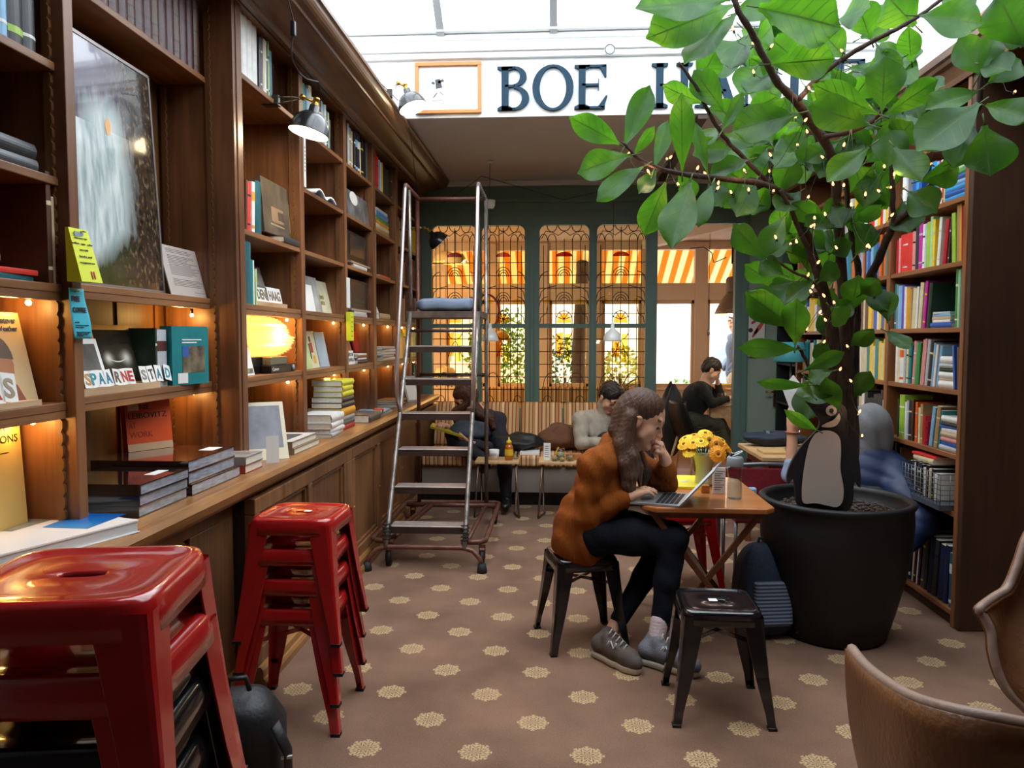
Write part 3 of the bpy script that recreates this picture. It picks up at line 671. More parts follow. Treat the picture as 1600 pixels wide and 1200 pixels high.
# -------- DE bay
row(1, FX-.03, 5.37, 6.05, 2.78, [('dark grey', .05, .30), ('charcoal', .05, .31), ('silver', .04, .30), ('grey', .04, .28), ('beige', .035, .27), ('gap', .04), ('charcoal', .03, .29), ('black', .05, .30, 0, 'light blue'), ('navy', .05, .3, 0, 'white'), ('cream', .03, .25), ('black', .07, .29), ('black', .06, .28), ('dark grey', .04, .30)], 'top shelf above the comic book', 'near', fill=True)
flat_stack(FX-.02, 5.76, 2.07, [('white', .2, .4, .03, 0)], 'under the upper black player', noun='box')
flat_stack(FX-.02, 5.76, 1.715, [('silver', .2, .4, .02, 0), ('white', .2, .36, .02, 0)], 'pair under the lower black player')
flat_stack(FX-.02, 5.80, 1.36, [('navy', .2, .3, .03, 0), ('white', .2, .26, .012, 0), ('maroon', .2, .28, .02, 0), ('white', .18, .26, .012, 0)], 'low pile below the yellow tag')
# -------- EF bay
row(1, FX-.03, 6.21, 6.95, 2.78, [('gap', .02), ('silver', .05, .28), ('red', .05, .31), ('scarlet', .06, .27), ('light blue', .05, .26), ('white', .03, .25), ('yellow', .05, .26), ('charcoal', .05, .25), ('dark green', .05, .24), ('olive', .05, .24), ('charcoal', .05, .25), ('dark brown', .05, .24), ('brown', .05, .24)], 'top shelf nearest the ladder', 'near', fill=True)
flat_stack(FX-.03, 6.55, 2.43, [('tan', .2, .5, .04, 0), ('cream', .2, .5, .035, 0), ('amber', .2, .48, .03, 0), ('green', .2, .46, .03, 0), ('sky blue', .2, .42, .045, 0), ('silver', .2, .4, .025, 0)], 'coloured pile near the ladder')
book(TM(FX-.02, 6.24, 2.07), .1, .05, .34, 'white', 'narrow white folder standing left of the ladder rail', cat='folder', name='folder')
flat_stack(FX-.02, 6.6, 2.07, [('scarlet', .18, .4, .018, 0)], 'alone beside the ladder rail')
flat_stack(FX-.03, 6.6, 1.715, [('beige', .2, .4, .05, 0)], 'alone on main shelf beside ladder rail', noun='box')
flat_stack(FX-.0, 6.62, 1.36, [('white', .2, .5, .026, 0), ('silver', .2, .5, .022, 2), ('white', .22, .55, .024, 0), ('white', .2, .5, .024, -2), ('silver', .22, .52, .022, 1)], 'pale pile beside the ladder rail')
# -------- bays behind the ladder: packed volumes
def packed(name, label, face, x, cells, seed):
    q = random.Random(seed); cols = []; mb = MB(); used = {}
    for (ya, yb, z, pal) in cells:
        y = ya
        while y < yb-.05:
            t = q.uniform(.03, .06); h = q.uniform(.2, .29); c = q.choice(pal); used.setdefault(c, len(used)); mb.mi = used[c]
            d = q.uniform(.14, .18); mb.box(x, y, z+.001, x-face*d, min(y+t-.002, yb), z+h); y += t
    o = mb.build(name, [cover_mat(c) for c in used]); tag(o, label, 'books', kind='stuff'); return o
cells = []
for (ya, yb) in ((7.07, 7.59), (7.67, 8.17)):
    for zi, z in enumerate((2.43, 2.07, 1.715, 1.36)):
        pal = [['brown', 'dark brown', 'tan', 'maroon'], ['brown', 'tan', 'maroon', 'dark brown'], ['maroon', 'brown', 'tan', 'brown'], ['lime', 'yellow', 'cream', 'charcoal']][zi]
        if yb > 8 and zi == 0: pal = ['yellow', 'lemon', 'cream', 'yellow']
        if yb > 8 and zi == 1: pal = ['red', 'brown', 'maroon', 'brown']
        cells.append((ya, yb, z, pal))
packed('packed_books', 'mostly brown and yellow books crammed on the shelves behind the ladder', 1, FX-.03, cells, 4)
sp = [('charcoal', .04, .34), ('teal', .03, .33), ('white', .02, .3), ('charcoal', .04, .35), ('black', .04, .33), ('lime', .03, .3), ('dark green', .05, .32), ('navy', .04, .3), ('dark grey', .04, .31)]
row(1, FX+.0, 7.74, 8.2, .95, sp, 'worktop end by the glass', 'near')
# ================================================================= right bookcase books (spines look to -x), from the near end
fx = RXf+.03
def rr(z, spec, where, y0=5.075, end='far'): row(-1, fx, y0, {2.30: 4.47, 1.96: 4.225, 1.61: 4.60, 1.275: 4.475, .93: 4.44, .085: 4.24}[z], z, spec, where, end, fill=True)
w = 'upper right shelf with blue stack'
rr(2.30, [('gap', .05), ('white', .02, .25), ('white', .02, .26), ('silver', .02, .25), ('gap', .05), ('blue', .03, .27), ('sky blue', .03, .27), ('blue', .03, .27), ('gap', .09), ('sky blue', .025, .26), ('sky blue', .02, .26), ('light blue', .025, .25), ('red', .015, .25), ('white', .015, .25), ('scarlet', .015, .22), ('pale green', .012, .24)], w)
flat_stack(fx, 4.33, 2.30, [('sky blue', .2, .26, .026, 0)]*1+[('blue', .2, .26, .024, 2), ('sky blue', .2, .26, .026, 0), ('light blue', .2, .26, .024, 0), ('blue', .2, .25, .026, -2), ('green', .2, .26, .024, 0), ('pale green', .2, .25, .024, 0), ('silver', .2, .24, .024, 0)], 'blue and white stack, upper right shelf', -1)
w = 'right bookcase shelf with red set'
rr(1.96, [('red', .024, .21), ('pink', .02, .22)]+[('scarlet', .022, .235)]*5+[('pink', .028, .235), ('charcoal', .03, .27), ('magenta', .032, .285), ('white', .018, .26), ('silver', .016, .26), ('lime', .028, .265), ('pale green', .022, .29), ('yellow', .018, .27), ('gap', .018), ('white', .022, .27, 5), ('gap', .025), ('red', .026, .25, 6), ('gap', .012), ('charcoal', .01, .25, 5), ('gap', .025), ('lime', .028, .27, -4), ('gap', .008), ('tan', .018, .31, -3), ('amber', .014, .31, -3), ('crimson', .03, .29, -3)], w)
w = 'right shelf below the red set'
rr(1.61, [('teal', .016, .285), ('grey', .014, .28), ('light blue', .03, .27), ('purple', .02, .27), ('white', .018, .26), ('amber', .032, .25), ('tan', .014, .24), ('cream', .014, .245, 3), ('cream', .014, .24, 3), ('white', .014, .25, 4), ('gap', .008), ('cream', .024, .27, 5), ('gap', .01), ('magenta', .018, .275, 6), ('gap', .014), ('dark green', .022, .26, 6)], w)
flat_stack(fx-.005, 4.46, 1.61, [('blue', .2, .24, .03, 0), ('white', .18, .2, .014, 0), ('beige', .18, .21, .018, 0), ('light blue', .17, .2, .014, 0), ('silver', .16, .17, .012, 4)], 'low pile beside flower picture book', -1)
row(-1, fx, 4.215, 4.4, 1.61, [('silver', .02, .31), ('pale green', .02, .31), ('teal', .02, .315), ('pale green', .022, .31), ('green', .022, .315)], 'near end of right shelf below red set', 'near')
w = 'right shelf with leaning blue book'
rr(1.275, [('gap', .02), ('white', .018, .25), ('cream', .018, .245), ('white', .034, .255, 0, 'orange'), ('silver', .016, .24), ('gap', .006), ('cream', .016, .24), ('teal', .022, .23, 3), ('gap', .01), ('pink', .018, .26, 5), ('green', .032, .25, 5), ('gap', .012), ('pink', .014, .27, 7), ('pink', .014, .275, 7), ('gap', .006), ('silver', .018, .27, 7), ('charcoal', .026, .265, 7), ('light blue', .014, .25, 7), ('white', .014, .24, 8), ('gap', .012), ('light blue', .014, .235, 9)], w)
flat_stack(fx-.005, 4.37, 1.275, [('white', .2, .18, .042, 0), ('beige', .2, .18, .012, 0), ('white', .18, .18, .035, 0), ('dark green', .18, .17, .022, 0), ('silver', .18, .16, .024, 3), ('white', .18, .15, .04, 0)], 'pile behind leaning blue book', -1)
book(TM(fx-.02, 4.262, 1.2755, math.pi, R(7)), .17, .018, .24, 'blue', 'blue picture book leaning at the near end of the crowded right shelf', 'books on right shelf with leaning blue book')
book(TM(fx-.02, 4.225, 1.2755, math.pi, R(3)), .17, .018, .23, 'brown', 'brown book beside the bookcase upright, next to the leaning blue one', 'books on right shelf with leaning blue book')
w = 'shelf above the wire basket'
rr(.93, [('gap', .06), ('dark green', .016, .24), ('gap', .004), ('lime', .05, .27), ('gap', .004), ('white', .018, .23), ('silver', .018, .24), ('charcoal', .03, .245), ('brown', .014, .25), ('gap', .02), ('orange', .02, .24), ('gap', .008), ('cream', .018, .21), ('tan', .022, .235), ('gap', .004), ('red', .022, .17), ('crimson', .02, .14), ('gap', .012), ('light blue', .026, .23, 9), ('gap', .012), ('tan', .03, .24, 9), ('gap', .005), ('teal', .016, .22, 9)], w)
flat_stack(fx-.005, 4.33, .93, [('silver', .2, .19, .03, 2), ('blue', .2, .19, .02, -2), ('pink', .19, .18, .024, 0), ('beige', .2, .18, .03, 0), ('white', .18, .17, .02, 0), ('blue', .2, .2, .012, 3), ('charcoal', .18, .17, .022, 0), ('white', .2, .17, .032, 0)], 'tallest pile above the wire basket', -1)
row(-1, fx-.0, 4.25, 4.3, 1.15, [], '')
flat_stack(fx, 4.80, .62, [('cream', .16, .2, .02, 0), ('white', .16, .2, .02, 0), ('orange', .17, .22, .05, 0)], 'pile behind the wire basket', -1)
book(TM(fx, 4.99, .62, math.pi), .15, .03, .27, 'brown', 'brown frame-like book standing left of the wire basket', 'books around the wire basket')
book(TM(fx, 4.93, .62, math.pi), .15, .015, .25, 'tan', 'thin tan book standing between the brown one and the wire basket', 'books around the wire basket')
w = 'lowest shelf, right bookcase'
rr(.085, [('gap', .06), ('scarlet', .02, .26), ('amber', .02, .27), ('teal', .02, .28), ('blue', .04, .31), ('blue', .04, .315), ('navy', .05, .33, 0, 'white'), ('gap', .01), ('cream', .015, .33, 5), ('maroon', .018, .33, 5), ('gap', .01), ('white', .012, .30, 6), ('maroon', .02, .36, 5), ('gap', .012), ('dark grey', .02, .35, 6), ('charcoal', .03, .35, 6), ('gap', .01), ('navy', .04, .34, 6), ('charcoal', .035, .33, 6), ('gap', .02), ('navy', .04, .32, 5), ('navy', .035, .33, 5), ('gap', .02), ('petrol', .035, .3, 0, 'white')], w)
# second and third bays, seen between the leaves
pals = {2.30: ['silver', 'white', 'green', 'yellow', 'charcoal', 'scarlet', 'white'], 1.96: ['white', 'orange', 'brown', 'sky blue', 'blue', 'teal', 'light blue'], 1.61: ['white', 'blue', 'brown', 'cream', 'yellow', 'amber', 'yellow'], 1.275: ['cream', 'teal', 'white', 'navy', 'yellow', 'teal'], .93: ['dark brown', 'white', 'charcoal', 'cream']}
cells = [(ya, yb, z, pal) for (ya, yb) in ((5.15, 6.02), (6.09, 6.96)) for z, pal in pals.items()]+[(5.15, 6.02, .62, ['brown', 'charcoal', 'navy']), (5.15, 6.02, .085, ['blue', 'navy', 'charcoal', 'white'])]
packed('packed_books', 'colourful books crammed on the right bookcase behind the fig tree', -1, fx, cells, 8)
# ================================================================= lettering
def attach(o, parent, M):
    o.parent = parent; o.matrix_basis = (wm(parent).inverted() if parent else Matrix.Identity(4)) @ M; return o
def frame(o, ex, ey):
    ex = Vector(ex).normalized(); ey = Vector(ey); ey = (ey-ex*ey.dot(ex)).normalized(); ez = ex.cross(ey)
    m = Matrix((ex, ey, ez)).transposed().to_4x4(); m.translation = Vector(o); return m
def txt(name, s, M, m, parent, w=None, h=None, bold=0, ext=.0006, align='LEFT', sy=1):
    c = bpy.data.curves.new('t', 'FONT'); c.body = s; c.extrude = ext; c.offset = bold; c.align_x = align; c.space_line = 1.0; c.resolution_u = 3
    o = bpy.data.objects.new('t', c); COL.objects.link(o); bpy.context.view_layer.update()
    me = bpy.data.meshes.new_from_object(o.evaluated_get(bpy.context.evaluated_depsgraph_get()))
    bpy.data.objects.remove(o); bpy.data.curves.remove(c)
    xs = [v.co.x for v in me.vertices]; ys = [v.co.y for v in me.vertices]
    x0, y0, W, H = min(xs), min(ys), max(xs)-min(xs), max(ys)-min(ys)
    k = (w/W) if w else h/H; ky = (h/H) if (h and w) else k*sy
    for v in me.vertices: v.co.x = (v.co.x-(x0 if align == 'LEFT' else 0))*k; v.co.y = (v.co.y-y0)*ky
    me.materials.clear(); me.materials.append(m)
    q = bpy.data.objects.new(name, me); COL.objects.link(q); attach(q, parent, M); return q
def leaner(u0, u1, vb, vt, xb, z, lean=12, thick=.006, name='card', m=None, label=None, cat=None, group=None, yaw=0, parent=None, h=None, w=None):
    """upright sheet or board: stands on height z with its foot on plane x=xb between the two sight lines, leaning back"""
    p0 = atx(u0, vb, xb); p1 = atx(u1, vb, xb); W = w or p1.y-p0.y
    H = h or (atx((u0+u1)/2, vt, xb).z-z)/math.cos(R(lean))
    o = MB().box(-thick, 0, 0, 0, W, H).build(name, m or M_white, None, own_origin=False)
    o.matrix_world = TM(xb, p0.y, z+math.sin(R(lean))*0+.0005, R(yaw)) @ Matrix.Rotation(R(-lean), 4, 'Y')
    o.location.z += thick*math.sin(R(lean))
    if label: tag(o, label, cat, group)
    return o, W, H
def on(o, y, z, W=1): return o.matrix_basis @ frame((.0008, y, z), (0, 1, 0), (0, 0, 1))
def patch(name, o, y0, y1, z0, z1, m, th=.0006, off=0): return MBp(o, y0, y1, z0, z1, name, m, th, off)
def MBp(o, y0, y1, z0, z1, name, m, th, off):
    q = MB().box(off, y0, z0, off+th, y1, z1).build(name, m, None, own_origin=False); q.parent = o; return q
M_ink = mat('black_ink', '1b1a1c', .6)
M_inkb = mat('blue_ink', '2f3f66', .6)

# ---------------------------------------------------------------- framed waterfall print
def water_mat():
    m = bpy.data.materials.new('waterfall_print'); q = NX(m)
    tc = q.n('ShaderNodeTexCoord'); sp = q.n('ShaderNodeSeparateXYZ'); q.l(tc.outputs['Generated'], sp.inputs[0])
    Y, Z = sp.outputs[1], sp.outputs[2]
    mp = q.n('ShaderNodeMapping'); mp.inputs['Scale'].default_value = (1, 9, 2.6); q.l(tc.outputs['Generated'], mp.inputs[0])
    n = q.noise(mp.outputs[0], 2.2, 8); n2 = q.noise(tc.outputs['Generated'], 30, 6)
    n3 = q.noise(mp.outputs[0], 1.1, 4); Zi = q.math('SUBTRACT', 1.0, Z)
    hd_ = q.math('SQRT', q.math('ADD', q.math('POWER', q.math('MULTIPLY', q.math('SUBTRACT', Y, .40), 1.0), 2.0), q.math('POWER', q.math('MULTIPLY', q.math('SUBTRACT', Z, .66), 1.6), 2.0)))
    edge = q.math('ADD', q.math('MULTIPLY', q.math('SUBTRACT', Y, q.math('MULTIPLY_ADD', q.math('SINE', q.math('MULTIPLY', Zi, 3.1)), .16, .44)), 3.2), q.math('MULTIPLY', q.math('GREATER_THAN', Z, .66), 4.0))
    edge = q.math('MAXIMUM', edge, q.math('MULTIPLY', q.math('SUBTRACT', q.math('MULTIPLY', Y, .42), q.math('SUBTRACT', Z, .02)), 6.0))
    d = q.math('MINIMUM', q.math('ADD', edge, .45), q.math('MULTIPLY', hd_, 3.2))
    d = q.math('ADD', d, q.math('MULTIPLY', q.math('SUBTRACT', n, .5), .9))
    foam = q.ramp(d, [(.35, (1, 1, 1)), (.95, (0, 0, 0))])
    fc = q.ramp(n, [(.3, lin('8fa3a6')), (.5, lin('c3d0d0')), (.7, lin('e6ece9'))])
    dark = q.ramp(n2, [(.35, lin('1c1713')), (.55, lin('4a3b2e')), (.75, lin('8a765a'))])
    sky = q.ramp(Z, [(.0, lin('39401f')), (.25, lin('4a4c38')), (.5, lin('3a3732')), (.8, lin('5d5464')), (1, lin('8a8496'))])  # paler lavender top: reflection in the glass put into the print's colours
    side = q.ramp(Y, [(.35, (0, 0, 0)), (.75, (1, 1, 1))])
    bg = q.mix(side, sky, dark)
    q.l(q.mix(foam, bg, fc), q.b.inputs['Base Color']); q.b.inputs['Roughness'].default_value = .12; q.b.inputs['Coat Weight'].default_value = .5
    return m
fp, W, H = leaner(118, 257, 462, 95, -1.66, 1.7355, 3, .02, 'framed_print', mat('dark_frame', '2c2422', .4), 'large framed print of a white waterfall among dark rocks, leaning on the main shelf', 'picture', h=.90)
MBp(fp, .012, W-.012, .012, H-.012, 'print', water_mat(), .0015, 0)
mb = MB()
for a in ((0, 0, W, .012), (0, H-.012, W, H), (0, 0, .012, H), (W-.012, 0, W, H)): mb.box(0, a[0], a[1], .005, a[2], a[3])
q = mb.build('frame_moulding', mat('silver_frame', '9c9490', .3, metal=.6), None, own_origin=False); q.parent = fp
pb = MB(); yk = W*.44; zk = H*.675; pb.prism([(0, -.035), (.02, -.03), (.028, 0), (.018, .03), (0, .022), (-.012, 0)], (.0018, yk, zk), (0, 1, 0), (0, 0, 1), .001)
q = pb.build('orange_spot', mat('print_orange', 'e2a766', .4), None, own_origin=False); q.parent = fp
# typed sheet
sh, W, H = leaner(268, 329, 466, 388, -1.63, 1.7355, 14, .004, 'text_board', mat('grey_paper', 'b7a9a0', .6), 'pale board with a typed page leaning right of the waterfall print', 'notice')
mb = MB(); r2 = random.Random(3)
for i in range(24):
    if i in (3, 17, 18): continue
    z = H*.93-i*H*.032; mb.box(0, W*.14, z, .0008, W*(.6+.3*r2.random()), z+.0022)
mb.box(0, W*.6, H*.08, .0008, W*.9, H*.088)
q = mb.build('typed_lines', mat('grey_ink', '7a706c', .7), None, own_origin=False); q.parent = sh
# ---------------------------------------------------------------- notices nailed to the upright
Uy = 2.268
def nail(p, par): return MB().cyl(p, (p[0]+.02, p[1], p[2]), .0025, .0025, 8).build('nail', M_chrome, par)
yl = mat('fluorescent_yellow_paper', 'd8e02a', .6)
a = atx(108, 358, FX+.012); b = atx(146, 442, FX+.045)
nt_ = thing('yellow_notice', 'bright yellow printed card pad hanging on the upright, above the blue notice', 'notice', (FX, 2.29, 1.74))
z1, z0 = 2.0, 1.77; z1 = atx(112, 357, FX).z; z0 = atx(115, 441, FX).z; y0, y1 = 2.24, 2.322
mb = MB(); mb.hexa([(FX+.004, y0, z0), (FX+.05, y0+.0, z0), (FX+.065, y1, z0), (FX+.012, y1, z0)], [(FX+.002, y0, z1), (FX+.012, y0, z1), (FX+.02, y1, z1), (FX+.004, y1, z1)])
pad = mb.build('card_pad', yl, nt_)
def fr_pt(fy, fz):  # point on the pad's printed face
    A = Vector((FX+.05, y0, z0)).lerp(Vector((FX+.065, y1, z0)), fy); B = Vector((FX+.012, y0, z1)).lerp(Vector((FX+.02, y1, z1)), fy); return A.lerp(B, fz)+Vector((.0012, 0, 0))
def onpad(s, fz, w, m=M_ink, fy=.5, h=None):
    c = fr_pt(fy, fz); ex = fr_pt(1, fz)-fr_pt(0, fz); ey = fr_pt(fy, 1)-fr_pt(fy, 0)
    return txt('lettering', s, frame(c-ex.normalized()*w/2, ex, ey), m, pad, w=w, h=h, bold=.01)
onpad('espresso bar', .80, .055, h=.006); onpad('coffee · tea · cake', .70, .085, h=.006); onpad('open daily', .58, .036, h=.006); onpad('books and', .46, .05, h=.006); onpad('magazines', .34, .06, h=.006)
for i in range(4): onpad('II', .17-.035*i, .014, mat('red_ink', 'b8322c', .6), .62, .006)
k = fr_pt(.45, .9); MB().box(k.x-.001, k.y-.022, k.z-.008, k.x+.0012, k.y+.022, k.z+.006).build('badge', C('9aa6ad'), pad)
nail(fr_pt(.6, .95)-Vector((.004, 0, 0)), nt_)
cy = mat('cyan_paper', '37afc4', .6)
bn = thing('blue_notice', 'turquoise paper notice reading free coffee, pinned to the oak upright', 'notice', (FX, 2.29, 1.5))
z1 = atx(108, 449, FX+.01).z; z0 = atx(110, 529, FX+.01).z; y0, y1 = 2.242, 2.325
def sheetf(u, v): return (FX+.006+.012*(1-v)**2+.006*math.sin(v*5)*u, y0+(y1-y0)*u+.004*(1-v), z0+(z1-z0)*v)
mb = MB(); mb.grid(sheetf, 8, 14); ps = mb.build('paper', cy, bn, solid=.0008)
for s, v, w, h, u in (('FREE', .74, .042, .016, .1), ('COFFEE', .52, .062, .016, .1), ('at the', .31, .02, .005, .12), ('when you buy a magazine', .25, .06, .004, .12), ('or two books', .215, .036, .004, .12), ('Please ask at the counter and we', .12, .066, .0035, .12), ('will bring it to your table', .095, .06, .0035, .12), ('while the offer lasts', .07, .05, .0035, .12), ('at the bar', .045, .03, .0035, .12)):
    p = Vector(sheetf(u, v)); ex = Vector(sheetf(u+.3, v))-p; ey = Vector(sheetf(u, v+.05))-p
    txt('lettering', s, frame(p+Vector((.0026, 0, 0)), ex, ey), M_ink, bn, w=w, h=h, bold=.035 if h > .01 else .01)
nail((FX, 2.27, z1-.01), bn)
# ---------------------------------------------------------------- low shelf of the print bay
fr2, W, H = leaner(160, 222, 592, 510, -1.70, 1.353, 14, .016, 'framed_photo', mat('gilt_frame', 'c9a14e', .35, metal=.3), 'gold framed dark photo of a glowing white curve, behind the letter cards', 'picture', w=.30)
def sq_mat():
    m = bpy.data.materials.new('glow_photo'); q = NX(m); tc = q.n('ShaderNodeTexCoord'); sp = q.n('ShaderNodeSeparateXYZ'); q.l(tc.outputs['Generated'], sp.inputs[0])
    Y, Z = sp.outputs[1], sp.outputs[2]
    def blob(cy, cz, s):
        a = q.math('SUBTRACT', Y, cy); b = q.math('SUBTRACT', Z, cz); r = q.math('ADD', q.math('MULTIPLY', a, a), q.math('MULTIPLY', b, b)); return q.math('DIVIDE', s, q.math('ADD', r, s))
    cz = q.math('MULTIPLY_ADD', q.math('POWER', q.math('SUBTRACT', Y, .5), 2.0), 1.2, .40)
    ln = q.math('MULTIPLY', q.math('LESS_THAN', q.math('ABSOLUTE', q.math('SUBTRACT', Z, cz)), .011), q.math('LESS_THAN', q.math('ABSOLUTE', q.math('SUBTRACT', Y, .5)), .24))
    g = q.math('ADD', q.math('ADD', blob(.26, .47, .006), blob(.74, .47, .010)), ln)
    n = q.noise(tc.outputs['Generated'], 5, 6); g = q.math('ADD', g, q.math('MULTIPLY', n, .12))
    q.l(q.ramp(g, [(.05, lin('17130f')), (.3, lin('4d4638')), (1, lin('e8e4d6'))]), q.b.inputs['Base Color']); q.b.inputs['Roughness'].default_value = .2
    return m
MBp(fr2, .022, W-.022, .022, H-.022, 'photo', sq_mat(), .0015, .001)
mb = MB()
for a in ((0, 0, W, .02), (0, H-.02, W, H), (0, 0, .02, H), (W-.02, 0, W, H)): mb.box(0, a[0], a[1], .007, a[2], a[3])
q = mb.build('frame_moulding', _mc['gilt_frame'], None, own_origin=False); q.parent = fr2
fr3, W, H = leaner(132, 160, 600, 530, -1.66, 1.353, 16, .014, 'framed_photo', M_white, 'white framed picture half hidden behind the gold frame and upright', 'picture', w=.16, h=.2)
MBp(fr3, .0, W-.02, .02, H-.02, 'photo', mat('dim_photo', '5d5a55', .4, noise=.5, nscale=9), .001, 0)
lg = MB().box(FX-.185, 2.36, 1.3525, FX-.132, 3.02, 1.378).build('card_ledge', W_ledge); tag(lg, 'pale wooden ledge holding the coloured letter cards under the waterfall print', 'ledge')
lc = [('S', 'b98d57'), ('P', '3d8fa0'), ('A', '2f7d95'), ('A', '2f7d95'), ('R', '6b5442'), ('N', 'c23b33'), ('E', 'b8322c'), None, ('S', '8f8a80'), ('T', '55504c'), ('A', '2f7d95'), ('D', '3d8fa0')]
px = [135, 145, 156, 168, 181, 193, 202, 0, 223, 235, 246, 259]
LN = ['brown S', 'blue P', 'blue A beside the P', 'blue A beside the R', 'brown R', 'red N', 'red E', '', 'grey S', 'dark T', 'blue A after the T', 'blue D at the end']
for i, e in enumerate(lc):
    if not e: continue
    y = atx(px[i], 590, FX-.15).y; hh = .062 if i < 7 else .066
    o = MB().box(-.0008, -.024, 0, 0, .024, hh).build('letter_card', M_white, None, own_origin=False)
    o.matrix_world = TM(FX-.137, y, 1.3786, 0) @ Matrix.Rotation(R(-16), 4, 'Y') @ Matrix.Rotation(R([-4, 2, -3, 4, -8, 3, -3, 0, -3, 2, -5, -12][i]), 4, 'X')
    tag(o, f'white card with {LN[i]} on the pale ledge under the waterfall print', 'letter card', 'letter cards under the waterfall print')
    txt('lettering', e[0], o.matrix_basis @ frame((.0005, -.017, .01), (0, 1, 0), (0, 0, 1)), C(e[1]), o, w=.034, h=.042, bold=.03)
gb_ = MB().box(-.06, 0, 0, 0, .225, .25).build('book', cover_mat('teal'), None, own_origin=False); gb_.matrix_world = TM(FX-.14, 3.135, 1.3525, R(-14)); tag(gb_, 'thick teal guide book with a cathedral photo, right end of the letter card shelf', 'book')
MBp(gb_, .06, .20, .05, .165, 'cover_photo', mat('cathedral_photo', '6d6250', .4, noise=.8, nscale=16), .001, 0); MBp(gb_, .06, .10, .12, .165, 'photo_sky', mat('photo_sky', '3d62a8', .4), .001, .0005); MBp(gb_, .03, .09, .006, .05, 'price_sticker', M_white, .001, .001)
for k_, (w_, z_) in enumerate(((.08, .19), (.06, .178))): MBp(gb_, .06, .06+w_*1.5, z_, z_+.005, 'title_line', M_white, .001, 0)
# magazines with a portrait, nearest bay
for i in range(4):
    o = MB().box(-.004, 0, 0, 0, .215, .275).build('magazine', mat('magazine_cover', 'd6bb8d', .5, noise=.04), None, own_origin=False)
    o.matrix_world = TM(-1.56-.014*i, 2.215-.215+.010*i, 1.3555+.002, R(0)) @ Matrix.Rotation(R(-12-2*i), 4, 'Y')
    tag(o, ['front magazine reading Whatever the Weather with a portrait, on the low left shelf', 'second beige magazine, just behind the portrait magazine', 'third beige magazine, behind two others on the low left shelf', 'rearmost beige magazine of the four on the low left shelf'][i], 'magazine', 'beige portrait magazines')
    if i < 1:
        txt('lettering', 'Whatever', on(o, .10, .243), M_inkb, o, w=.095, h=.017, bold=.02); txt('lettering', 'the Weather', on(o, .075, .219), M_inkb, o, w=.12, h=.015, bold=.02)
        f = MB(); f.prism([(.055*math.cos(t*.5236), .065*math.sin(t*.5236)*(1.05)) for t in range(12)], (.0012, .09, .12), (0, 1, 0), (0, 0, 1), .0006); q = f.build('portrait_face', C('b98262'), None, own_origin=False); q.parent = o
        f = MB(); f.prism([(.058*math.cos(t*.3), .07*math.sin(t*.3)) for t in range(11)]+[(-.05, .02), (.05, .02)][::-1][:0], (.0009, .09, .135), (0, 1, 0), (0, 0, 1), .0012); q = f.build('portrait_hair', C('6c6259'), None, own_origin=False); q.parent = o
        f = MB(); f.prism([(-.08, 0), (.075, 0), (.05, .05), (-.05, .06)], (.0009, .09, .01), (0, 1, 0), (0, 0, 1), .0004); q = f.build('portrait_shoulders', C('9c5a48'), None, own_origin=False); q.parent = o
lg = MB().box(-1.548, 1.7, 1.3555, -1.513, 2.16, 1.372).build('card_ledge', W_ledge); tag(lg, 'pale wooden ledge on the low shelf of the nearest left bay', 'ledge')
for i, (ch, col_, u) in enumerate((('R', 'b8322c', -6), ('S', 'a08d74', 15))):
    y = atx(u, 615, -1.53).y; o = MB().box(-.0008, -.03, 0, 0, .03, .085).build('letter_card', M_white, None, own_origin=False)
    o.matrix_world = TM(-1.526, y, 1.3725) @ Matrix.Rotation(R(-14), 4, 'Y') @ Matrix.Rotation(R(-8), 4, 'X'); tag(o, ['white card with a red letter at the left edge, before the portrait magazine', 'white card with a tan S leaning before the portrait magazine'][i], 'letter card', 'letter cards before the portrait magazines')
    txt('lettering', ch, o.matrix_basis @ frame((.0005, -.02, .012), (0, 1, 0), (0, 0, 1)), C(col_), o, w=.04, h=.058, bold=.03)
# tall golden book cover standing on the worktop
o = MB().box(-.03, 0, 0, 0, .34, .325).build('book', mat('golden_cover', 'c9a962', .4, noise=.03), None, own_origin=False)
yy = atx(41, 720, -1.70).y; o.matrix_world = TM(-1.62, 2.23-.34, .9905) @ Matrix.Rotation(R(-3), 4, 'Y'); tag(o, 'large golden book with dark capitals standing on the worktop at the left edge', 'book')
txt('lettering', 'VIEW', on(o, .22, .285), M_ink, o, w=.06, h=.02); txt('lettering', 'VISIONS', on(o, .195, .252), M_ink, o, w=.13, h=.022); MBp(o, .24, .285, .222, .2235, 'rule', M_ink, .001, 0)
# big open white book
wb = thing('open_book', 'big white picture book with grey and blue photos lying on the near worktop', 'book', (-1.50, 1.95, .951))
c0, c1, c2, c3 = atz(217, 822, .985), atz(-60, 905, .985), atz(-60, 800, .985), atz(48, 797, .985)
c0, c3, c1 = atz(217, 812, .989), atz(48, 790, .989), atz(-60, 882, .989); c2 = c1+c3-c0; c2.x = max(c2.x, -1.83)
def slab(z0, z1, g): return [(c1.x+g, c1.y, z0), (c0.x+g, c0.y+g, z0), (c3.x-g, c3.y+g, z0), (c2.x-g, c2.y, z0)], [(c1.x+g, c1.y, z1), (c0.x+g, c0.y+g, z1), (c3.x-g, c3.y+g, z1), (c2.x-g, c2.y, z1)]
mb = MB(); mb.hexa(*slab(.951, .984, -.004)); mb.build('pages', mat('bright_pages', 'dcdcdc', .6, noise=.1, nscale=30, sc=(1, 1, 20)), wb)
mb = MB(); mb.hexa(*slab(.984, .989, 0)); mb.hexa(*slab(.9502, .953, .002)); mb.build('cover', mat('gloss_white_cover', 'f6f6f6', .25, coat=.3), wb)
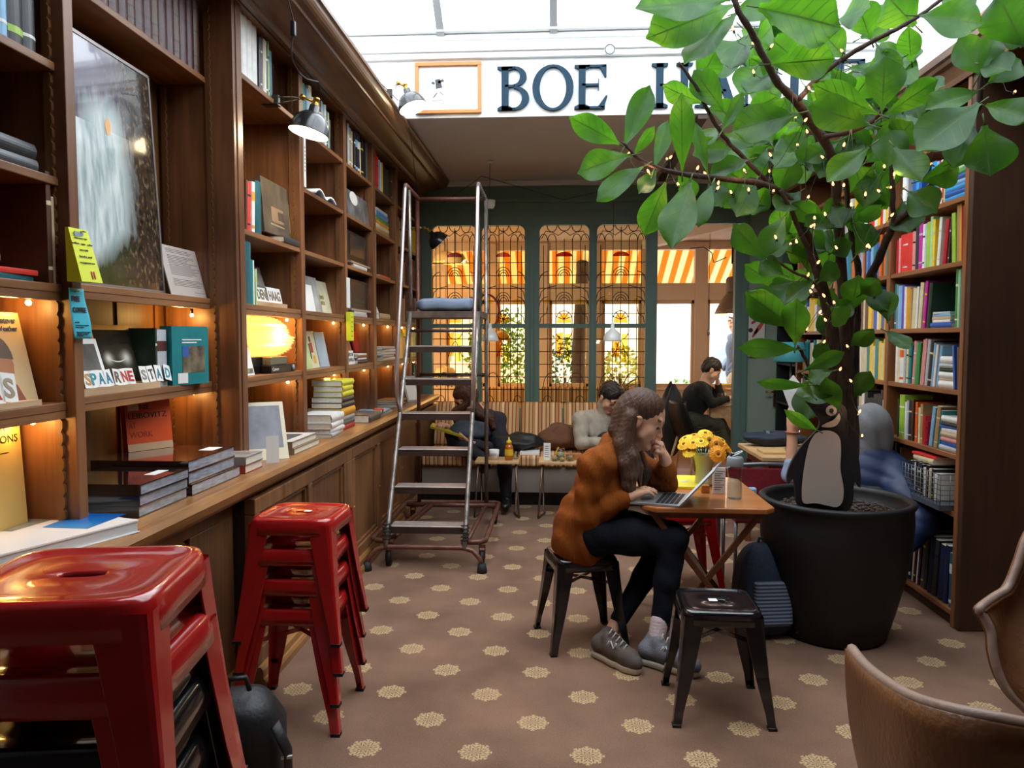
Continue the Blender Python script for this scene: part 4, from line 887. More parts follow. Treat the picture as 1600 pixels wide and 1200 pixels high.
def onb(nm, pts, m):
    mb = MB(); P = [Vector((*atz(u, v, .9895).xy, .9895)) for u, v in pts]; mb.add(P+[p+Vector((0, 0, .0006)) for p in P], [(0, 1, 2, 3), (4, 5, 6, 7)]); mb.build(nm, m, wb)
gm = bpy.data.materials.new('blue_gradient_photo'); q = NX(gm); tc = q.n('ShaderNodeTexCoord'); sp = q.n('ShaderNodeSeparateXYZ'); q.l(tc.outputs['Generated'], sp.inputs[0]); q.l(q.ramp(sp.outputs[1], [(0, lin('4a9ad8')), (.5, lin('1f6cc0')), (1, lin('17559f'))]), q.b.inputs['Base Color']); q.b.inputs['Roughness'].default_value = .2
onb('blue_photo', [(66, 824), (137, 826), (198, 803), (125, 802)], gm); onb('grey_photo', [(-30, 828), (18, 830), (95, 808), (25, 806)], mat('grey_photo', '8e918c', .2, noise=.15, nscale=5, sc=(1, 12, 1)))
# shrink-wrapped stacks
brw = mat('wrapped_brown_cover', '3d211c', .12, coat=1, noise=.2, nscale=5); blk = mat('wrapped_black_cover', '18181a', .12, coat=1, noise=.2, nscale=5); film = mat('plastic_film_pages', '9aa0ac', .15, coat=1, noise=.35, nscale=18, sc=(1, 1, 6))
def bigbook(x0, x1, y0, y1, z, t, m, lab, grp, pg=film, sticker=None):
    o = MB().box(x0, y0, z+t-.003, x1, y1, z+t).box(x0, y0, z, x1, y1, z+.003).box(x0, y0, z+.003, x1, y0+.003, z+t-.003).build('book', m)
    MB().box(x0+.004, y0+.003, z+.003, x1-.004, y1-.003, z+t-.003).build('pages', pg, o); tag(o, lab, 'book', grp)
    if sticker: MB().box(sticker[0], sticker[1], z+t, sticker[2], sticker[3], z+t+.0006).build('sticker', M_white, o)
    return o
pos = ['lowest', 'middle', 'topmost']
z = .9515
for i in range(3): bigbook(-1.79, -1.405+.012*(i == 0), 2.82, 3.24+.02*(2-i)*0+(.03 if i == 0 else 0), z, .044, brw, f'{pos[i]} of three large brown shrink-wrapped books before the orange book', 'brown wrapped books', sticker=(-1.50, 3.10, -1.44, 3.2) if i == 2 else None); z += .0445
z = .9515
for i in range(3): bigbook(-1.72, -1.40+.004*i, 2.46, 2.80, z, .037, blk, f'{pos[i]} of three black shrink-wrapped books on the near worktop', 'black wrapped books', sticker=(-1.48, 2.64, -1.44, 2.74) if i == 2 else None); z += .0375
z = .9515; rb = mat('red_board', 'a83a2c', .4)
for i in range(2): bigbook(-1.62, -1.385+.003*i, 3.30, 3.50, z, .037, rb if i == 0 else mat('photo_cover', '8f8a86', .3, noise=.5, nscale=8), ['lower', 'upper'][i]+' of two red-edged white books beside the brown wrapped stack', 'red-edged books', M_page); z += .0375
# orange book
om = mat('vivid_orange_cover', 'd9501c', .45); odk = mat('dark_orange_print', '9c3410', .5)
ob = MB().box(-.035, 0, 0, 0, .20, .212).build('book', om, None, own_origin=False)
ob.matrix_world = TM(-1.755, 3.02, 1.0855, R(-30)) @ Matrix.Rotation(R(-6), 4, 'Y')
tag(ob, 'orange book with dark lettering standing behind the brown wrapped stack', 'book')
o = ob; w_, h_ = .20, .252
MBp(o, .012, .058, .168, .196, 'sticker', C('e3c49a'), .001, 0)
txt('lettering', 'NIE', on(o, .065, .17), M_ink, o, w=.04, h=.024); txt('lettering', 'LEIBOVITZ', on(o, .012, .134), M_ink, o, w=.17, h=.024); txt('lettering', 'AT', on(o, .012, .095), odk, o, w=.03, h=.024); txt('lettering', 'WORK', on(o, .012, .056), odk, o, w=.10, h=.024)
MBp(o, .0, .2, 0, .03, 'price_band', C('c9a27c'), .0008, 0)
# ---------------------------------------------------------------- lamp bay things
o, W, H = leaner(414, 468, 378, 290, -1.535, 2.1085, 4, .02, 'picture_book', mat('stone_photo', '5f5446', .3, noise=.45, nscale=9), 'landscape picture book showing a fireplace and tower, second lamp-bay shelf', 'book')
MBp(o, W*.22, W*.55, H*.24, H*.52, 'printed_fireplace', C('8f7358'), .001, 0); MBp(o, W*.40, W*.55, H*.3, H*.46, 'printed_hearth', C('4b4238'), .001, .001)
MBp(o, W*.72, W*.98, H*.15, H*.72, 'printed_tower', C('94806a'), .001, 0); MBp(o, W*.78, W*.96, H*.5, H*.64, 'printed_recess', C('3f3a33'), .001, .001); MBp(o, W*.76, W*.97, H*.74, H*.79, 'printed_ledge', C('b6a48e'), .001, 0); MBp(o, W*.18, W*.56, H*.17, H*.2, 'printed_mantel', C('9c866c'), .001, 0)
o, W, H = leaner(404, 436, 468, 418, -1.66, 1.717, 16, .006, 'drawing', mat('drawing_paper', 'c9c4ba', .6, noise=.06, nscale=20), 'pale architectural drawing leaning behind the city name card', 'drawing', w=.22)
o, W, H = leaner(402, 453, 474, 452, -1.565, 1.742, 12, .002, 'name_card', M_white, 'white card reading DEN HAAG on a pale ledge', 'card', w=.37, h=.088)
txt('lettering', 'DEN', on(o, .02, .014), mat('tan_ink', '7a6a58', .6), o, w=.12, h=.055, bold=.03); txt('lettering', 'HAAG', on(o, .185, .014), mat('tan_ink', '7a6a58', .6), o, w=.165, h=.055, bold=.03)
MBp(o, .145, .17, .01, .085, 'printed_tower', C('6b6660'), .0006, 0); MBp(o, .0, .15, .078, .092, 'printed_skyline', C('6b6660'), .0006, 0)
lg = MB().box(-1.59, 3.80, 1.7165, -1.53, 4.27, 1.7415).build('card_ledge', W_ledge); tag(lg, 'pale wooden ledge carrying the DEN HAAG card', 'ledge')
# glowing pleated paper lamp
pl = thing('pleated_lamp', 'glowing yellow pleated paper lamp on the low shelf of the lamp bay', 'lamp', (-1.66, 3.9, 1.455))
def pleat(u, v):
    v = v*1.0
    a = R(-88+176*u); r = .105+.007*(1 if int(u*44) % 2 else -1); e = min(1, (1-v)/.12); r2 = r*math.sqrt(max(.02, 1-(1-e)**2)) if v > .88 and a > 0 else r
    return (-1.66+math.cos(a)*r2*1.25, 3.60+.76*v, 1.562+math.sin(a)*r2)
mb = MB(); mb.grid(pleat, 45, 26, smooth=False); ppm = bpy.data.materials.new('lamp_paper'); q = NX(ppm); q.nt.nodes.remove(q.b); d_ = q.n('ShaderNodeBsdfDiffuse'); t_ = q.n('ShaderNodeBsdfTranslucent'); d_.inputs[0].default_value = (*lin('f5dfa8'), 1); t_.inputs[0].default_value = (*lin('f7d787'), 1)
x_ = q.n('ShaderNodeMixShader'); x_.inputs[0].default_value = .7; e_ = q.n('ShaderNodeEmission'); e_.inputs[0].default_value = (1, .62, .16, 1); e_.inputs[1].default_value = .7; a_ = q.n('ShaderNodeAddShader'); q.l(d_.outputs[0], x_.inputs[1]); q.l(t_.outputs[0], x_.inputs[2]); q.l(x_.outputs[0], a_.inputs[0]); q.l(e_.outputs[0], a_.inputs[1]); q.l(a_.outputs[0], q.nt.nodes['Material Output'].inputs[0]); ppm.cycles.emission_sampling = 'NONE'
mb.build('pleated_shade', ppm, pl)
box('lamp_spine', W_light, pl, -1.70, 3.60, 1.4565, -1.665, 4.28, 1.665)
MB().sphere((-1.63, 4.06, 1.565), .018).build('bulb', emitm('bulb_glow', 'ffe0a0', 25), pl)
lamp_point('pleated_lamp_light', (-1.58, 4.15, 1.565), 15, (1, .78, .5), .025)
bx = MB().box(-1.75, 3.64, 1.367, -1.56, 4.26, 1.455).build('media_box', M_black, bevel=.004); tag(bx, 'black box under the glowing pleated lamp', 'box')
rd = thing('camera_box', 'black and grey camera box lying before the pleated lamp, on the low shelf', 'box', (-1.53, 4.05, 1.367))
MB().box(-1.555, 3.93, 1.3672, -1.50, 4.30, 1.41).build('lower_box', M_black, rd, bevel=.003); MB().box(-1.555, 3.95, 1.4103, -1.51, 4.2, 1.452).build('upper_box', C('6d6a52'), rd, bevel=.003)
txt('lettering', 'Canon', frame((-1.4995, 3.95, 1.38), (0, 1, 0), (0, 0, 1)), M_white, rd, w=.09, h=.018); mb = MB(); mb.ring([(-1.50, 4.26, 1.388), (-1.494, 4.26, 1.388)], .016, 16); mb.build('printed_lens', C('9aa0a4'), rd)
o, W, H = leaner(383, 399, 588, 518, -1.515, 1.3675, 12, .004, 'greeting_card', M_white, 'white card with a small tree sketch left of the pleated lamp', 'card', w=.12, h=.2)
MBp(o, .03, .11, .01, .035, 'tree_sketch', mat('sketch_ink', '7d8068', .7, noise=.6, nscale=30), .0006, 0)
# leaning white print and cards on the worktop
o = MB().box(-.012, 0, 0, 0, .26, .30).build('framed_print', mat('ivory_frame', 'e6dcc0', .5), None, own_origin=False); p = atz(412, 722, .951)
o.matrix_world = TM(-1.47, 3.66, .9515, R(-68)) @ Matrix.Rotation(R(-20), 4, 'Y'); tag(o, 'ivory framed print leaning against the upright on the worktop', 'picture')
MBp(o, .02, .24, .06, .28, 'print', mat('mountain_print', '82828a', .3, noise=.4, nscale=8), .001, 0)
o.matrix_world = TM(-1.56, 3.60, .9515, R(-55)) @ Matrix.Rotation(R(-22), 4, 'Y')
o = MB().box(-.002, 0, 0, 0, .06, .13).build('price_card', M_white, None, own_origin=False); o.matrix_world = TM(-1.40, 3.585, .9515, R(-60)) @ Matrix.Rotation(R(-3), 4, 'Y'); tag(o, 'small blank white card standing beside the ivory print', 'card')
bigbook(-1.66, -1.36, 3.86, 4.28, .9515, .032, mat('taupe_board', '8d7a62', .4), 'lower of two large flat picture books on the worktop below the lamp bay', 'flat picture books', M_page)
o = bigbook(-1.64, -1.37, 3.86, 4.26, .984, .034, mat('taupe_board', '8d7a62', .4), 'upper large flat picture book with a pale seascape cover, below the lamp bay', 'flat picture books', M_page)
MB().box(-1.635, 3.864, 1.0181, -1.375, 4.256, 1.0189).build('cover_sheet', mat('gloss_white_cover', 'eee', .15), o); MB().box(-1.61, 3.9, 1.0189, -1.42, 4.18, 1.0195).build('cover_photo', mat('sea_photo', '6e7276', .15, noise=.5, nscale=6, sc=(6, 1, 1)), o)
# CD bay
o = MB().box(-.022, 0, 0, 0, .03, .315).build('slim_box', M_white, None, own_origin=False); o.matrix_world = TM(FX+.001, 4.447, 2.431); tag(o, 'tall narrow white folder at the front of the shelf below the clamp lamp', 'folder')
for i in range(7): MBp(o, .008, .02, .09+.022*i, .1+.022*i, 'character', C('5a6a60'), .0006, 0)
ob = thing('open_book', 'open book lying face up on the shelf below the clamp lamp', 'book', (-1.58, 4.95, 2.431))
mb = MB(); mb.grid(lambda u, v: (-1.66+.16*v, 4.72+.44*u, 2.436+.05*math.sin(math.pi*abs(2*u-1)*.9)*(1-.3*u)), 16, 4); mb.build('pages', M_white, ob, solid=.012); box('cover', cover_mat('navy'), ob, -1.67, 4.71, 2.4315, -1.49, 5.18, 2.4355)
lab = ['white leaflet at the left of the three leaning magazines', 'photo magazine in the middle of the main shelf, beyond the leaflet', 'map-like magazine at the right of the three on the main shelf']
for i, (u0, w_, z_, l_, m_) in enumerate(((477, .16, .17, 10, M_white), (486, .2, .235, 12, mat('grey_photo_cover', 'a9a7a2', .4, noise=.4, nscale=9)), (503, .2, .225, 12, mat('map_cover', 'd6cfae', .5, noise=.12, nscale=14)))):
    o, W, H = leaner(u0, u0+15, 487, 440, -1.535-.02*i, 1.716, l_, .004, 'magazine', m_, lab[i], 'magazine', 'leaning magazines on the main shelf', w=w_+.05, h=z_)
    if i == 1: MBp(o, .06, .11, .04, .17, 'printed_figure', C('4d5358'), .0006, 0)
    if i == 2:
        for k in range(6): MBp(o, .03+.03*(k % 3), .052+.03*(k % 3), .06+.04*(k//3), .085+.04*(k//3), 'printed_mark', C('8a7416'), .0006, 0)
lab = ['small green and yellow leaflet at the left of the low shelf', 'illustrated cover with a dancing girl in red', 'pale blue illustrated cover standing right of the dancing girl']
for i, (u0, w_, z_, m_) in enumerate(((477, .15, .2, mat('green_leaflet', 'b9c487', .5, noise=.25, nscale=6)), (483, .24, .24, mat('cream_cover', 'ddcfae', .5)), (500, .22, .235, mat('blue_pink_cover', 'aab9c4', .5, noise=.2, nscale=5)))):
    o, W, H = leaner(u0, u0+15, 573, 530, -1.535-.02*(i != 0), 1.361, 11, .004, 'magazine', m_, lab[i], 'magazine', 'illustrated covers on the low shelf', w=w_, h=z_)
    if i == 1:
        MBp(o, .10, .135, .17, .205, 'printed_head', C('6b3a2a'), .0006, 0); MBp(o, .105, .15, .10, .165, 'printed_dress', C('c0392f'), .0006, 0); MBp(o, .07, .10, .06, .16, 'printed_figure', C('3d4650'), .0006, 0); MBp(o, .12, .17, .03, .08, 'printed_shape', C('d8b13a'), .0006, 0)
# DE bay
o, W, H = leaner(544, 578, 352, 306, -1.51, 2.431, 5, .03, 'picture_book', mat('bw_illustration', '6a6a6a', .4, noise=.6, nscale=10), 'black and white illustrated book with a speech bubble cover', 'book', w=.64)
mb = MB(); mb.prism([(.11*math.cos(t*.5236), .05*math.sin(t*.5236)) for t in range(12)], (.0008, .2, .15), (0, 1, 0), (0, 0, 1), .0008); q = mb.build('speech_bubble', M_white, None, own_origin=False); q.parent = o
txt('lettering', 'COMIC', on(o, .13, .142) , M_ink, o, w=.14, h=.02, bold=.02)
for (zb, lab) in ((2.101, 'upper black flat player standing on a white box'), (1.757, 'lower black flat player standing on a silver box')):
    t = thing('black_player', lab+' in the bay left of the ladder', 'electronics', (-1.55, 5.75, zb)); MB().box(-1.57, 5.50, zb, -1.52, 6.05, zb+.235).build('case', M_black, t, bevel=.006); MB().box(-1.521, 5.55, zb+.06, -1.517, 6.0, zb+.21).build('screen', mat('dark_screen', '2a2c2e', .15), t); MB().box(-1.60, 5.49, zb-.002, -1.495, 6.06, zb+.012).build('base', mat('silver_plate', 'b5b5b5', .3, metal=.6), t)
o = MB().box(-.002, 0, 0, 0, .09, .21).build('paper_tag', M_white, None, own_origin=False); o.matrix_world = TM(FX+.006, 5.29, 1.765); tag(o, 'white paper sheet pinned to the upright left of the black players', 'notice')
o = MB().box(-.03, 0, 0, 0, .085, .2).build('yellow_tag', yl, None, own_origin=False); o.matrix_world = TM(FX+.034, 5.275, 1.535); tag(o, 'narrow yellow card hanging on the upright below the white paper sheet', 'notice')
for i in range(5): MBp(o, .02, .065, .03+.033*i, .034+.033*i, 'printed_line', M_ink, .0006, 0)
for i, (u0, c_) in enumerate(((545, 'a8502c'), (556, '9c2f24'))):
    leaner(u0, u0+8, 562-5*i, 530, -1.56-.03*i, 1.3615 if i == 0 else 1.4385, 14, .012, 'paperback', mat('paperback_%d' % i, c_, .5, noise=.3, nscale=10), ['orange patterned paperback behind the chequered card', 'dark red paperback leaning on the small low pile'][i], 'book', w=.17, h=.17)
o, W, H = leaner(543, 557, 566, 548, -1.515, 1.3615, 8, .002, 'letter_card', M_white, 'white card with two lines of black letters under the yellow tag', 'card', w=.2, h=.1)
for r_ in range(2):
    for k in range(5): MBp(o, .02+.034*k, .042+.034*k, .02+.04*r_, .045+.04*r_, 'printed_letter', M_ink, .0006, 0)
o, W, H = leaner(588, 594, 508, 478, -1.53, 1.716, 20, .003, 'greeting_card', M_white, 'small white card leaning left of the beige box by the ladder', 'card', w=.18, h=.14)
o = MB().box(-.008, 0, 0, 0, .16, .26).build('triangle_frame', mat('grey_frame', '8f918c', .4), None, own_origin=False); o.matrix_world = TM(-1.42, 7.15, .9515, R(-40)) @ Matrix.Rotation(R(-22), 4, 'Y'); tag(o, 'dark framed white picture leaning on the worktop behind the ladder', 'picture'); MBp(o, .02, .14, .02, .24, 'print', M_white, .001, 0)
# ---------------------------------------------------------------- lamps under the shelves: tiny warm bulbs
M_warm = emitm('warm_bulb', 'ffc060', 30)
for i, (a, b) in enumerate([(ups[k][1], ups[k+1][0]) for k in range(len(ups)-1)]):
    fx = {0: FX-.03, 1: FX-.13}.get(i, FX-.008)
    for lv, (z, nm) in enumerate(((1.715, 'main'), (1.36, 'low'))):
        if i == 0: pass
        zz = z-.065; yb_ = b-.07-(.03 if i == 1 else 0)
        t = thing('shelf_light', f'tiny warm bulb under the {nm} shelf of the ' + ['nearest left bay', 'waterfall-print bay', 'glowing-lamp bay', 'lime-stack bay', 'black-player bay', 'bay nearest the ladder', 'bay seen through the ladder', 'last bay by the glass'][i], 'lamp', (fx-.06, yb_, zz+.04), group='small bulbs under the left shelves')
        MB().cyl((fx-.06, yb_, zz+.014), (fx-.06, yb_, zz+.0385), .007, .007, 8).build('socket', M_black, t)
        MB().sphere((fx-.06, yb_, zz+.006), .009, 8).build('bulb', M_warm, t)
        lamp_point('shelf_glow', (fx-.10, yb_-.03, zz), (.62 if i < 3 else .5)*(1 if b-a < 1 else 1.8), (1, .58, .16), .02)
# ---------------------------------------------------------------- clamp lamps
def dome(t, c, axis, r):
    axis = Vector(axis).normalized(); q = Vector((0, 0, 1)).rotation_difference(axis).to_matrix().to_4x4()
    mb = MB(); mb.M = Matrix.Translation(c) @ q
    pr = [(r*.18, -.0), (r*.24, 0), (r*.26, -.30*r), (r*.45, -.38*r), (r*.75, -.62*r), (r*.93, -1.0*r), (r, -1.35*r)]
    mb.lathe(pr, n=36); mb.build('lamp_shade', mat('lamp_black_enamel', '202224', .25, coat=.4), t, solid=0)
    mb = MB(); mb.M = Matrix.Translation(c) @ q; mb.lathe([(x*.965, z-.004) for x, z in pr[3:]], n=36); mb.lathe([(0, -.40*r), (r*.44, -.40*r)], n=24); mb.build('shade_lining', mat('lamp_white_enamel', 'f2efe6', .4), t)
    mb = MB(); mb.M = Matrix.Translation(c) @ q; mb.lathe([(0, .42*r), (r*.16, .42*r), (r*.17, .3*r), (r*.13, .28*r), (r*.13, .1*r), (r*.2, .08*r), (r*.2, -.02*r), (0, -.02*r)], n=20); mb.build('lamp_socket', M_brass, t)
    b = Vector(c)-axis*r*.95; MB().sphere(b, r*.32, 12).build('bulb', emitm('white_bulb', 'fff0d0', 30), t); return b
def clamp_lamp(label, c, axis, base, r, sw=True, power=6):
    t = thing('clamp_lamp', label, 'lamp', base); c = Vector(c); base = Vector(base)
    b = dome(t, c, axis, r); j = c+Vector((-.05, -.03, .035))*(r/.1)
    mb = MB(); mb.ring([base+Vector((0, 0, .02)), base.lerp(j, .5)+Vector((0, 0, .012)), j], .0035, 6); mb.ring([base+Vector((0, 0, -.015)), base.lerp(j, .5)+Vector((0, 0, -.01)), j+Vector((0, 0, -.006))], .003, 6); mb.build('lamp_arm', M_chrome, t)
    mb = MB(); mb.cyl(j-Vector((0, .012, 0)), j+Vector((0, .012, 0)), .014); mb.ring([j, c+Vector(axis).normalized()*.02], .006, 6); mb.build('lamp_joint', M_brass, t)
    MB().box(base.x-.07, base.y-.025, base.z-.026, base.x+.015, base.y+.025, base.z-.012).box(base.x-.02, base.y-.015, base.z-.014, base.x+.015, base.y+.015, base.z+.03).build('clamp', M_black, t, bevel=.003)
    l = lamp_point('clamp_lamp_light', b-Vector(axis).normalized()*r*.35, power, (1, .8, .5), .03)
    return t, c, b
hd = at(492, 166, 4.02); hd = Vector((-1.17, 3.98, 0)); hd.z = at(492, 166, 3.98).z; hd.x = at(492, 166, 3.98).x
t, c, b = clamp_lamp('black clamp lamp with its shade lit, clipped to the top shelf left', (hd.x, 3.98, hd.z), (.22, .1, .97), (FX+.0, 4.02, 2.79), .105)
mb = MB(); cp = [at(500, 140, 3.98), at(497, 128, 3.95), at(480, 124, 3.8), at(468, 115, 3.7), at(457, 95, 3.62), at(455, 78, 3.6), at(458, 55, 3.6), at(458, 30, 3.58), at(450, 0, 3.55), at(445, -30, 3.5)]
mb.ring(cp, .0035, 6); mb.build('cord', M_cable, t); q = at(458, 45, 3.59); MB().box(q.x-.012, q.y-.01, q.z-.035, q.x+.012, q.y+.01, q.z+.035).build('inline_switch', M_black, t, bevel=.005)
hd = at(635, 140, 5.6); t, c, b = clamp_lamp('black clamp lamp on the cornice, in front of the white sign wall', hd, (-.35, .1, .93), (-1.17, 5.35, 3.235), .105, power=4)
mb = MB(); mb.ring([at(572, 108, 5.4), at(590, 125, 5.45), at(615, 150, 5.5), at(622, 157, 5.58)], .003, 6); mb.build('cord', M_cable, t)
mb = MB(); mb.ring([at(640, 200, 5.8), at(645, 240, 6.2), at(652, 300, 6.6), at(655, 330, 6.8)], .003, 6); tag(mb.build('hanging_cable', M_cable), 'thin grey cable hanging from the cornice down behind the ladder', 'cable')
hd = at(672, 362, 7.3); clamp_lamp('black clamp lamp on the dark shelves behind the ladder, unlit', hd, (-.6, -.3, .7), (FX+.02, 7.3, 2.60), .10, power=.01)

# ---------------------------------------------------------------- shop sign on the fascia
SY = 5.92; M_sign = mat('sign_slate_blue', '20394a', .7, spec=.2)
def letter(u0, u1, kind, lab):
    a = at(u0, 105, SY); b = at(u1, 172, SY); z0, z1 = 3.268, 3.59; x0, x1 = a.x, b.x; W = x1-x0; H = z1-z0; s = .052; sf = .016; y = SY-.002; mb = MB()
    def rect(xa, za, xb, zb): mb.box(xa, y-.028, za, xb, y, zb)
    def quad(p): mb.prism(p, (0, y-.028, 0), (1, 0, 0), (0, 0, 1), -.028)
    def bowl(cx, cz, rx, rz, tx, tz, a0, a1, n=20):
        for i in range(n):
            t0, t1 = R(a0+(a1-a0)*i/n), R(a0+(a1-a0)*(i+1)/n)
            quad([(cx+rx*math.cos(t0), cz+rz*math.sin(t0)), (cx+rx*math.cos(t1), cz+rz*math.sin(t1)), (cx+(rx-tx)*math.cos(t1), cz+(rz-tz)*math.sin(t1)), (cx+(rx-tx)*math.cos(t0), cz+(rz-tz)*math.sin(t0))])
    def stem(xc, s=s, wid=.12, top=True, bot=True):
        rect(xc-s/2, z0, xc+s/2, z1)
        for on_, zz, d in ((bot, z0, 1), (top, z1, -1)):
            if on_: quad([(xc-wid/2, zz), (xc+wid/2, zz), (xc+wid/2, zz+d*sf), (xc+s/2, zz+d*(sf+.015)), (xc-s/2, zz+d*(sf+.015)), (xc-wid/2, zz+d*sf)])
    if kind == 'B':
        stem(x0+.06, wid=.115); rect(x0+.06, z1-.018, x0+W*.55, z1); rect(x0+.06, z0, x0+W*.55, z0+.018); rect(x0+.06, z0+H*.53, x0+W*.55, z0+H*.53+.016)
        bowl(x0+W*.52, z0+H*.77, W*.40, H*.23, .05, .017, -90, 90); bowl(x0+W*.52, z0+H*.275, W*.48, H*.275, .055, .017, -90, 90)
    if kind == 'O': bowl(x0+W/2, z0+H/2, W/2, H/2+.008, .055, .018, 0, 360, 40)
    if kind == 'D': stem(x0+.06, wid=.115); bowl(x0+W*.42, z0+H/2, W*.58, H/2, .055, .018, -90, 90, 24); rect(x0+.06, z1-.018, x0+W*.42, z1); rect(x0+.06, z0, x0+W*.42, z0+.018)
    if kind == 'E':
        stem(x0+.06, wid=.115); rect(x0+.06, z1-.018, x1-.01, z1); rect(x0+.06, z0, x1-.02, z0+.018); rect(x0+.06, z0+H*.52, x0+W*.72, z0+H*.52+.017)
        quad([(x1-.01, z1), (x1-.01, z1-.09), (x1-.022, z1-.09), (x1-.06, z1-.018)]); quad([(x1-.03, z0), (x1, z0+.095), (x1-.014, z0+.095), (x1-.07, z0+.018)]); quad([(x0+W*.72, z0+H*.42), (x0+W*.74, z0+H*.42), (x0+W*.74, z0+H*.68), (x0+W*.72, z0+H*.68)])
    if kind == 'H': stem(x0+.06); stem(x1-.06); rect(x0+.06, z0+H*.5-.008, x1-.06, z0+H*.5+.01)
    if kind == 'A':
        m = (x0+x1)/2; quad([(m-.012, z1), (m+.03, z1), (x1-.02, z0+.01), (x1-.085, z0+.01)]); quad([(m-.012, z1), (m+.008, z1-.05), (x0+.055, z0+.01), (x0+.035, z0+.01)]); rect(x0+.09, z0+H*.33, x1-.09, z0+H*.33+.017); rect(x0, z0, x0+.09, z0+.014); rect(x1-.11, z0, x1, z0+.014)
    if kind == 'N':
        rect(x0+.045, z0, x0+.062, z1); rect(x1-.062, z0, x1-.045, z1); quad([(x0+.02, z1), (x0+.075, z1), (x1-.045, z0), (x1-.06, z0)][:2]+[(x1-.045, z0+.04), (x1-.045, z0), (x1-.07, z0)]); rect(x0, z0, x0+.10, z0+.014); rect(x1-.10, z1-.014, x1, z1); rect(x0, z1-.014, x0+.07, z1)
    if kind == 'L': stem(x0+.06, wid=.115); rect(x0+.06, z0, x1-.02, z0+.018); quad([(x1-.03, z0), (x1, z0+.095), (x1-.014, z0+.095), (x1-.07, z0+.018)])
    tag(mb.build('sign_letter', M_sign), lab, 'sign letter', 'slate blue letters of the shop sign')
for u0, u1, k, w_ in ((777, 827, 'B', 'capital B beside the wood-framed picture'), (832, 896, 'O', 'capital O between B and E'), (897, 949, 'E', 'capital E before the empty space'), (1018, 1081, 'H', 'capital H after the empty space, partly behind leaves'), (1086, 1152, 'A', 'capital A behind the fig leaves'), (1155, 1222, 'N', 'capital N behind the fig leaves'), (1228, 1292, 'D', 'capital D behind the fig leaves'), (1298, 1350, 'E', 'last capital E at the right end of the sign wall')):
    letter(u0, u1, k, 'slate blue '+w_)
fp = thing('framed_picture', 'orange-wood framed white picture on the sign wall left of the letters', 'picture', (-.85, SY-.01, 3.27))
a = at(648, 98, SY-.03); b = at(752, 176, SY-.03); t_ = .027; m_ = mat('orange_wood', 'b9793a', .4)
mb = MB(); mb.box(a.x, SY-.035, b.z, b.x, SY-.003, b.z+t_); mb.box(a.x, SY-.035, a.z-t_, b.x, SY-.003, a.z); mb.box(a.x, SY-.035, b.z+t_, a.x+t_, SY-.003, a.z-t_); mb.box(b.x-t_, SY-.035, b.z+t_, b.x, SY-.003, a.z-t_); mb.build('frame_moulding', m_, fp, bevel=.003)
box('picture_sheet', M_white, fp, a.x+t_, SY-.012, b.z+t_, b.x-t_, SY-.008, a.z-t_)
mb = MB()
for u, v, w_, h_, r_ in ((685, 131, .05, .07, 10), (689, 127, .05, .02, 20), (677, 130, .03, .018, -20), (680, 149, .055, .008, 50), (690, 146, .04, .006, -40), (684, 157, .09, .005, 0)):
    q = at(u, v, SY-.012); c_, s_ = math.cos(R(r_)), math.sin(R(r_)); mb.prism([(c_*x-s_*z, s_*x+c_*z) for x, z in ((-w_/2, -h_/2), (w_/2, -h_/2), (w_/2*.7, h_/2), (-w_/2*.8, h_/2))], (q.x, SY-.0122, q.z), (1, 0, 0), (0, 0, 1), -.001)
mb.build('ink_strokes', mat('slate_ink', '3c4043', .6), fp)
t = thing('ceiling_spot', 'small round white spotlight on the trim above the sign', 'lamp', at(953, 77, 5.86)); q = at(953, 77, 5.86); MB().cyl(q, q+Vector((0, .025, 0)), .036, .036, 24).build('housing', M_wallw, t); MB().ring([(q.x+.036*math.cos(k*.3142*1), q.y-.003, q.z+.036*math.sin(k*.3142)) for k in range(20)], .003, 5, closed=True).build('ring', C('55585a'), t)
